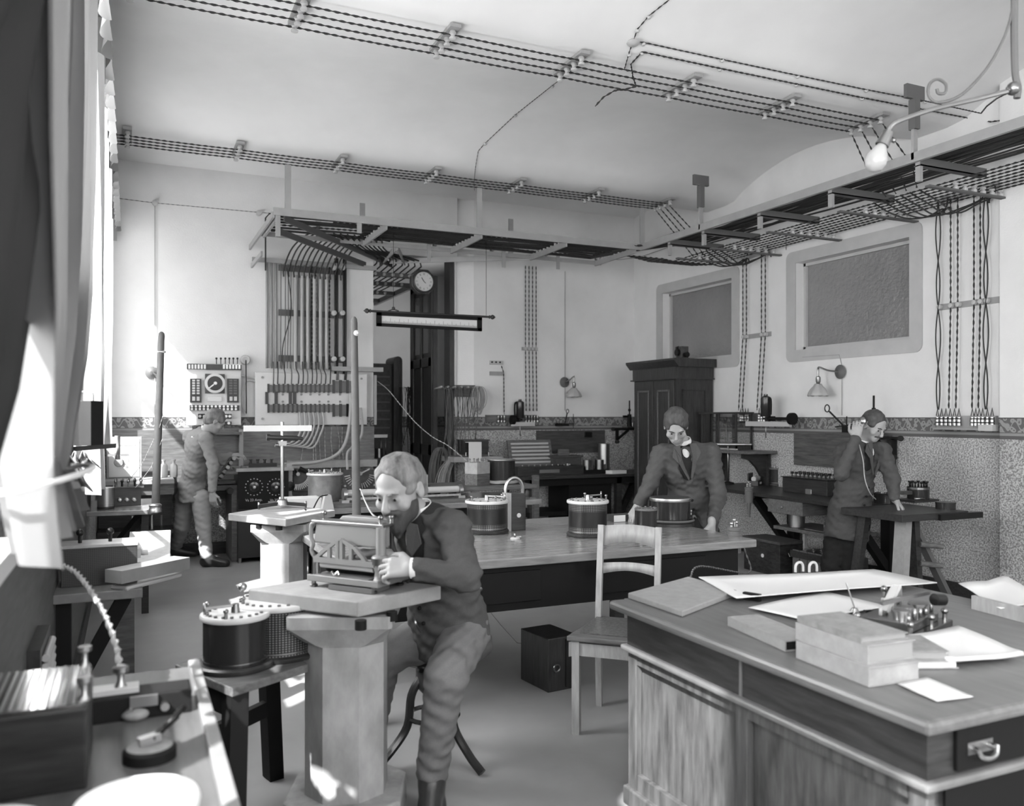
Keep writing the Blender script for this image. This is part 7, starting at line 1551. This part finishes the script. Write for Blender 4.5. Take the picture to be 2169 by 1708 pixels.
# stool
c = F(925, 1545, 0); c = V(1.2, 3.47, 0); t = thing('round_stool', 'low dark stool with curved splayed legs under the seated man', 'stool', c)
M().lathe([(.13, .435), (.15, .45), (.15, .47), (.13, .48), (0, .482)], n=30).build('seat', GLOSSB, t); M().lathe([(.05, .3), (.075, .33), (.075, .4), (.03, .44)], n=20).build('screw_boss', DWOODV, t)
for a in (205, 320, 80, 140):
    if a == 140: continue
    a = math.radians(a-20); u = V(math.cos(a), math.sin(a), 0); M().tube(smooth([u*.05+V(0, 0, .38), u*.1+V(0, 0, .3), u*.12+V(0, 0, .17), u*.2+V(0, 0, .07), u*.27+V(0, 0, .012)], 5), .019, 8).build('leg', GLOSSB, t)
M().tube([V(.11*math.cos(a), .11*math.sin(a), .2) for a in [2*PI*k/24 for k in range(24)]], .01, 6, closed=True).build('ring_stretcher', GLOSSB, t)
# --- man leaning over the centre table
d0 = 5.9; hc = D(1432, 903, 5.75); hf = cdir(-.12, -.75, -.62); hu = cdir(-.1, -.6, .8)
J = dict(pelvis=D(1470, 1110, 6.05), chest=D(1452, 1000, 5.9), neck=D(1447, 938, 5.85), shl=D(1505, 958, 5.86), shr=D(1400, 962, 5.86), ell=D(1522, 1050, 5.8), elr=D(1378, 1022, 5.8), wrl=D(1508, 1108, 5.5), wrr=D(1352, 1070, 5.72),
         hipl=D(1497, 1135, 6.05), hipr=D(1443, 1135, 6.05), knl=D(1497, 1230, 6.0), knr=D(1440, 1230, 6.05), anl=D(1495, 1310, 6.0), anr=D(1440, 1310, 6.05), tol=D(1490, 1335, 5.85), tor=D(1430, 1335, 5.9))
for k in ('anl', 'anr', 'tol', 'tor'): J[k].z = .09 if k[0] == 'a' else .04
hands = [(D(1350, 1072, 5.72), cdir(-.5, -.25, -.75), cdir(-.6, -.3, .6), dict(curl=(.45, .5, .55, .6), side=1)), (D(1507, 1112, 5.48), cdir(-.1, -.3, -.9), cdir(.5, -.6, .1), dict(curl=(.7, .7, .8, .8), side=-1))]
person('standing man leaning over the centre table with one hand on a small box', J, (hc, hf, hu), cdir(-.1, -1, 0), (SUITM, BTROUS, SUITD), vox=.0075, hands=hands, hem=(0, 0, -.2), vopen=2, hair=(.014, HAIRD, -.03), base=V(J['anl'].x, J['anl'].y, 0), seed=3)
# --- telephoning man at the right
dd = 6.45; hc = D(1850, 903, dd-.02); hf = cdir(.35, -.75, -.45); hu = cdir(.3, -.35, .88)
J = dict(pelvis=D(1800, 1085, 6.6), chest=D(1818, 985, 6.52), neck=D(1832, 938, 6.5), shl=D(1868, 955, 6.42), shr=D(1785, 958, 6.56), ell=D(1885, 1030, 6.36), elr=D(1775, 985, 6.35), wrl=D(1895, 1058, 6.3), wrr=D(1815, 925, 6.35),
         hipl=D(1815, 1110, 6.58), hipr=D(1775, 1110, 6.62), knl=D(1805, 1195, 6.55), knr=D(1760, 1195, 6.65), anl=D(1790, 1290, 6.6), anr=D(1755, 1280, 6.7), tol=D(1830, 1310, 6.4), tor=D(1790, 1300, 6.5))
J['ell'] = D(1890, 1015, 6.4); J['elr'] = D(1782, 1003, 6.3)
for k in ('anl', 'anr', 'tol', 'tor'): J[k].z = .09 if k[0] == 'a' else .04
hands = [(D(1814, 928, 6.36), cdir(.05, -.1, 1), cdir(-.5, -.8, 0), dict(curl=(.9, .9, .9, 1), side=1)), (D(1897, 1060, 6.3), cdir(.3, -.3, -.5), cdir(.6, -.3, .5), dict(curl=(.6, .6, .6, .6), side=-1))]
t, fr, hfr = person('standing man holding a telephone receiver to his ear by the trestle table', J, (hc, hf, hu), cdir(.35, -.93, 0), (SUITM, BTROUS, SUITD), vox=.008, hands=hands, hem=(-.03, 0, -.16), vopen=1, beard=1, hair=(.006, HAIRD, -.014), base=V(J['anl'].x, J['anl'].y, 0), seed=5)
e = D(1826, 893, 6.4); n = cdir(-.9, -.3, 0); t = thing('telephone_receiver', 'bright metal telephone receiver held at the ear of the right man', 'receiver', e)
q = Vector((0, 0, 1)).rotation_difference(n).to_matrix(); M().lathe([(.035, -.012), (.038, 0), (.03, .015), (.014, .022), (.014, .04)], e, 20, q).build('ear_cup', METAL, t, world=True)
one('receiver_wire', M().tube(smooth([D(1818, 935, 6.36), D(1828, 975, 6.25), D(1832, 1015, 6.2), D(1843, 1045, 6.2), D(1855, 1058, 6.3)], 6), .004, 6), WIREW, 'pale wire from the receiver down to the round telephone case', 'wire')
# --- bending man by the dial board
hc = D(455, 893, 8.3); hf = cdir(.75, .5, -.45); hu = cdir(.45, .25, .85)
J = dict(pelvis=D(408, 1035, 8.55), chest=D(418, 950, 8.45), neck=D(437, 908, 8.35), shl=D(402, 925, 8.62), shr=D(437, 930, 8.22), ell=D(470, 975, 8.7), elr=D(452, 985, 8.2), wrl=D(490, 965, 8.78), wrr=D(450, 1042, 8.15),
         hipl=D(392, 1055, 8.68), hipr=D(425, 1055, 8.48), knl=D(386, 1115, 8.72), knr=D(432, 1118, 8.45), anl=D(372, 1175, 8.9), anr=D(437, 1188, 8.35), tol=D(410, 1175, 8.95), tor=D(478, 1190, 8.35))
for k in ('anl', 'anr', 'tol', 'tor'): J[k].z = .09 if k[0] == 'a' else .04
hands = [(D(450, 1045, 8.15), cdir(.1, 0, -1), cdir(-.2, -1, 0), dict(curl=(.5, .55, .6, .65), side=1)), (D(490, 965, 8.78), cdir(1, .1, .1), cdir(0, -.3, 1), dict(curl=(.6, .6, .7, .7), side=-1))]
person('man in a pale suit seen from behind, bending towards the marble dial board', J, (hc, hf, hu), cdir(.8, .5, 0), (SUITL, mat('light_trouser_cloth', .3, .95, spec=.1), SHIRT), vox=.0085, hands=hands, hem=(0, 0, -.1), vopen=0, hair=(.010, HAIRL), base=V(J['anr'].x, J['anr'].y, 0), seed=7)
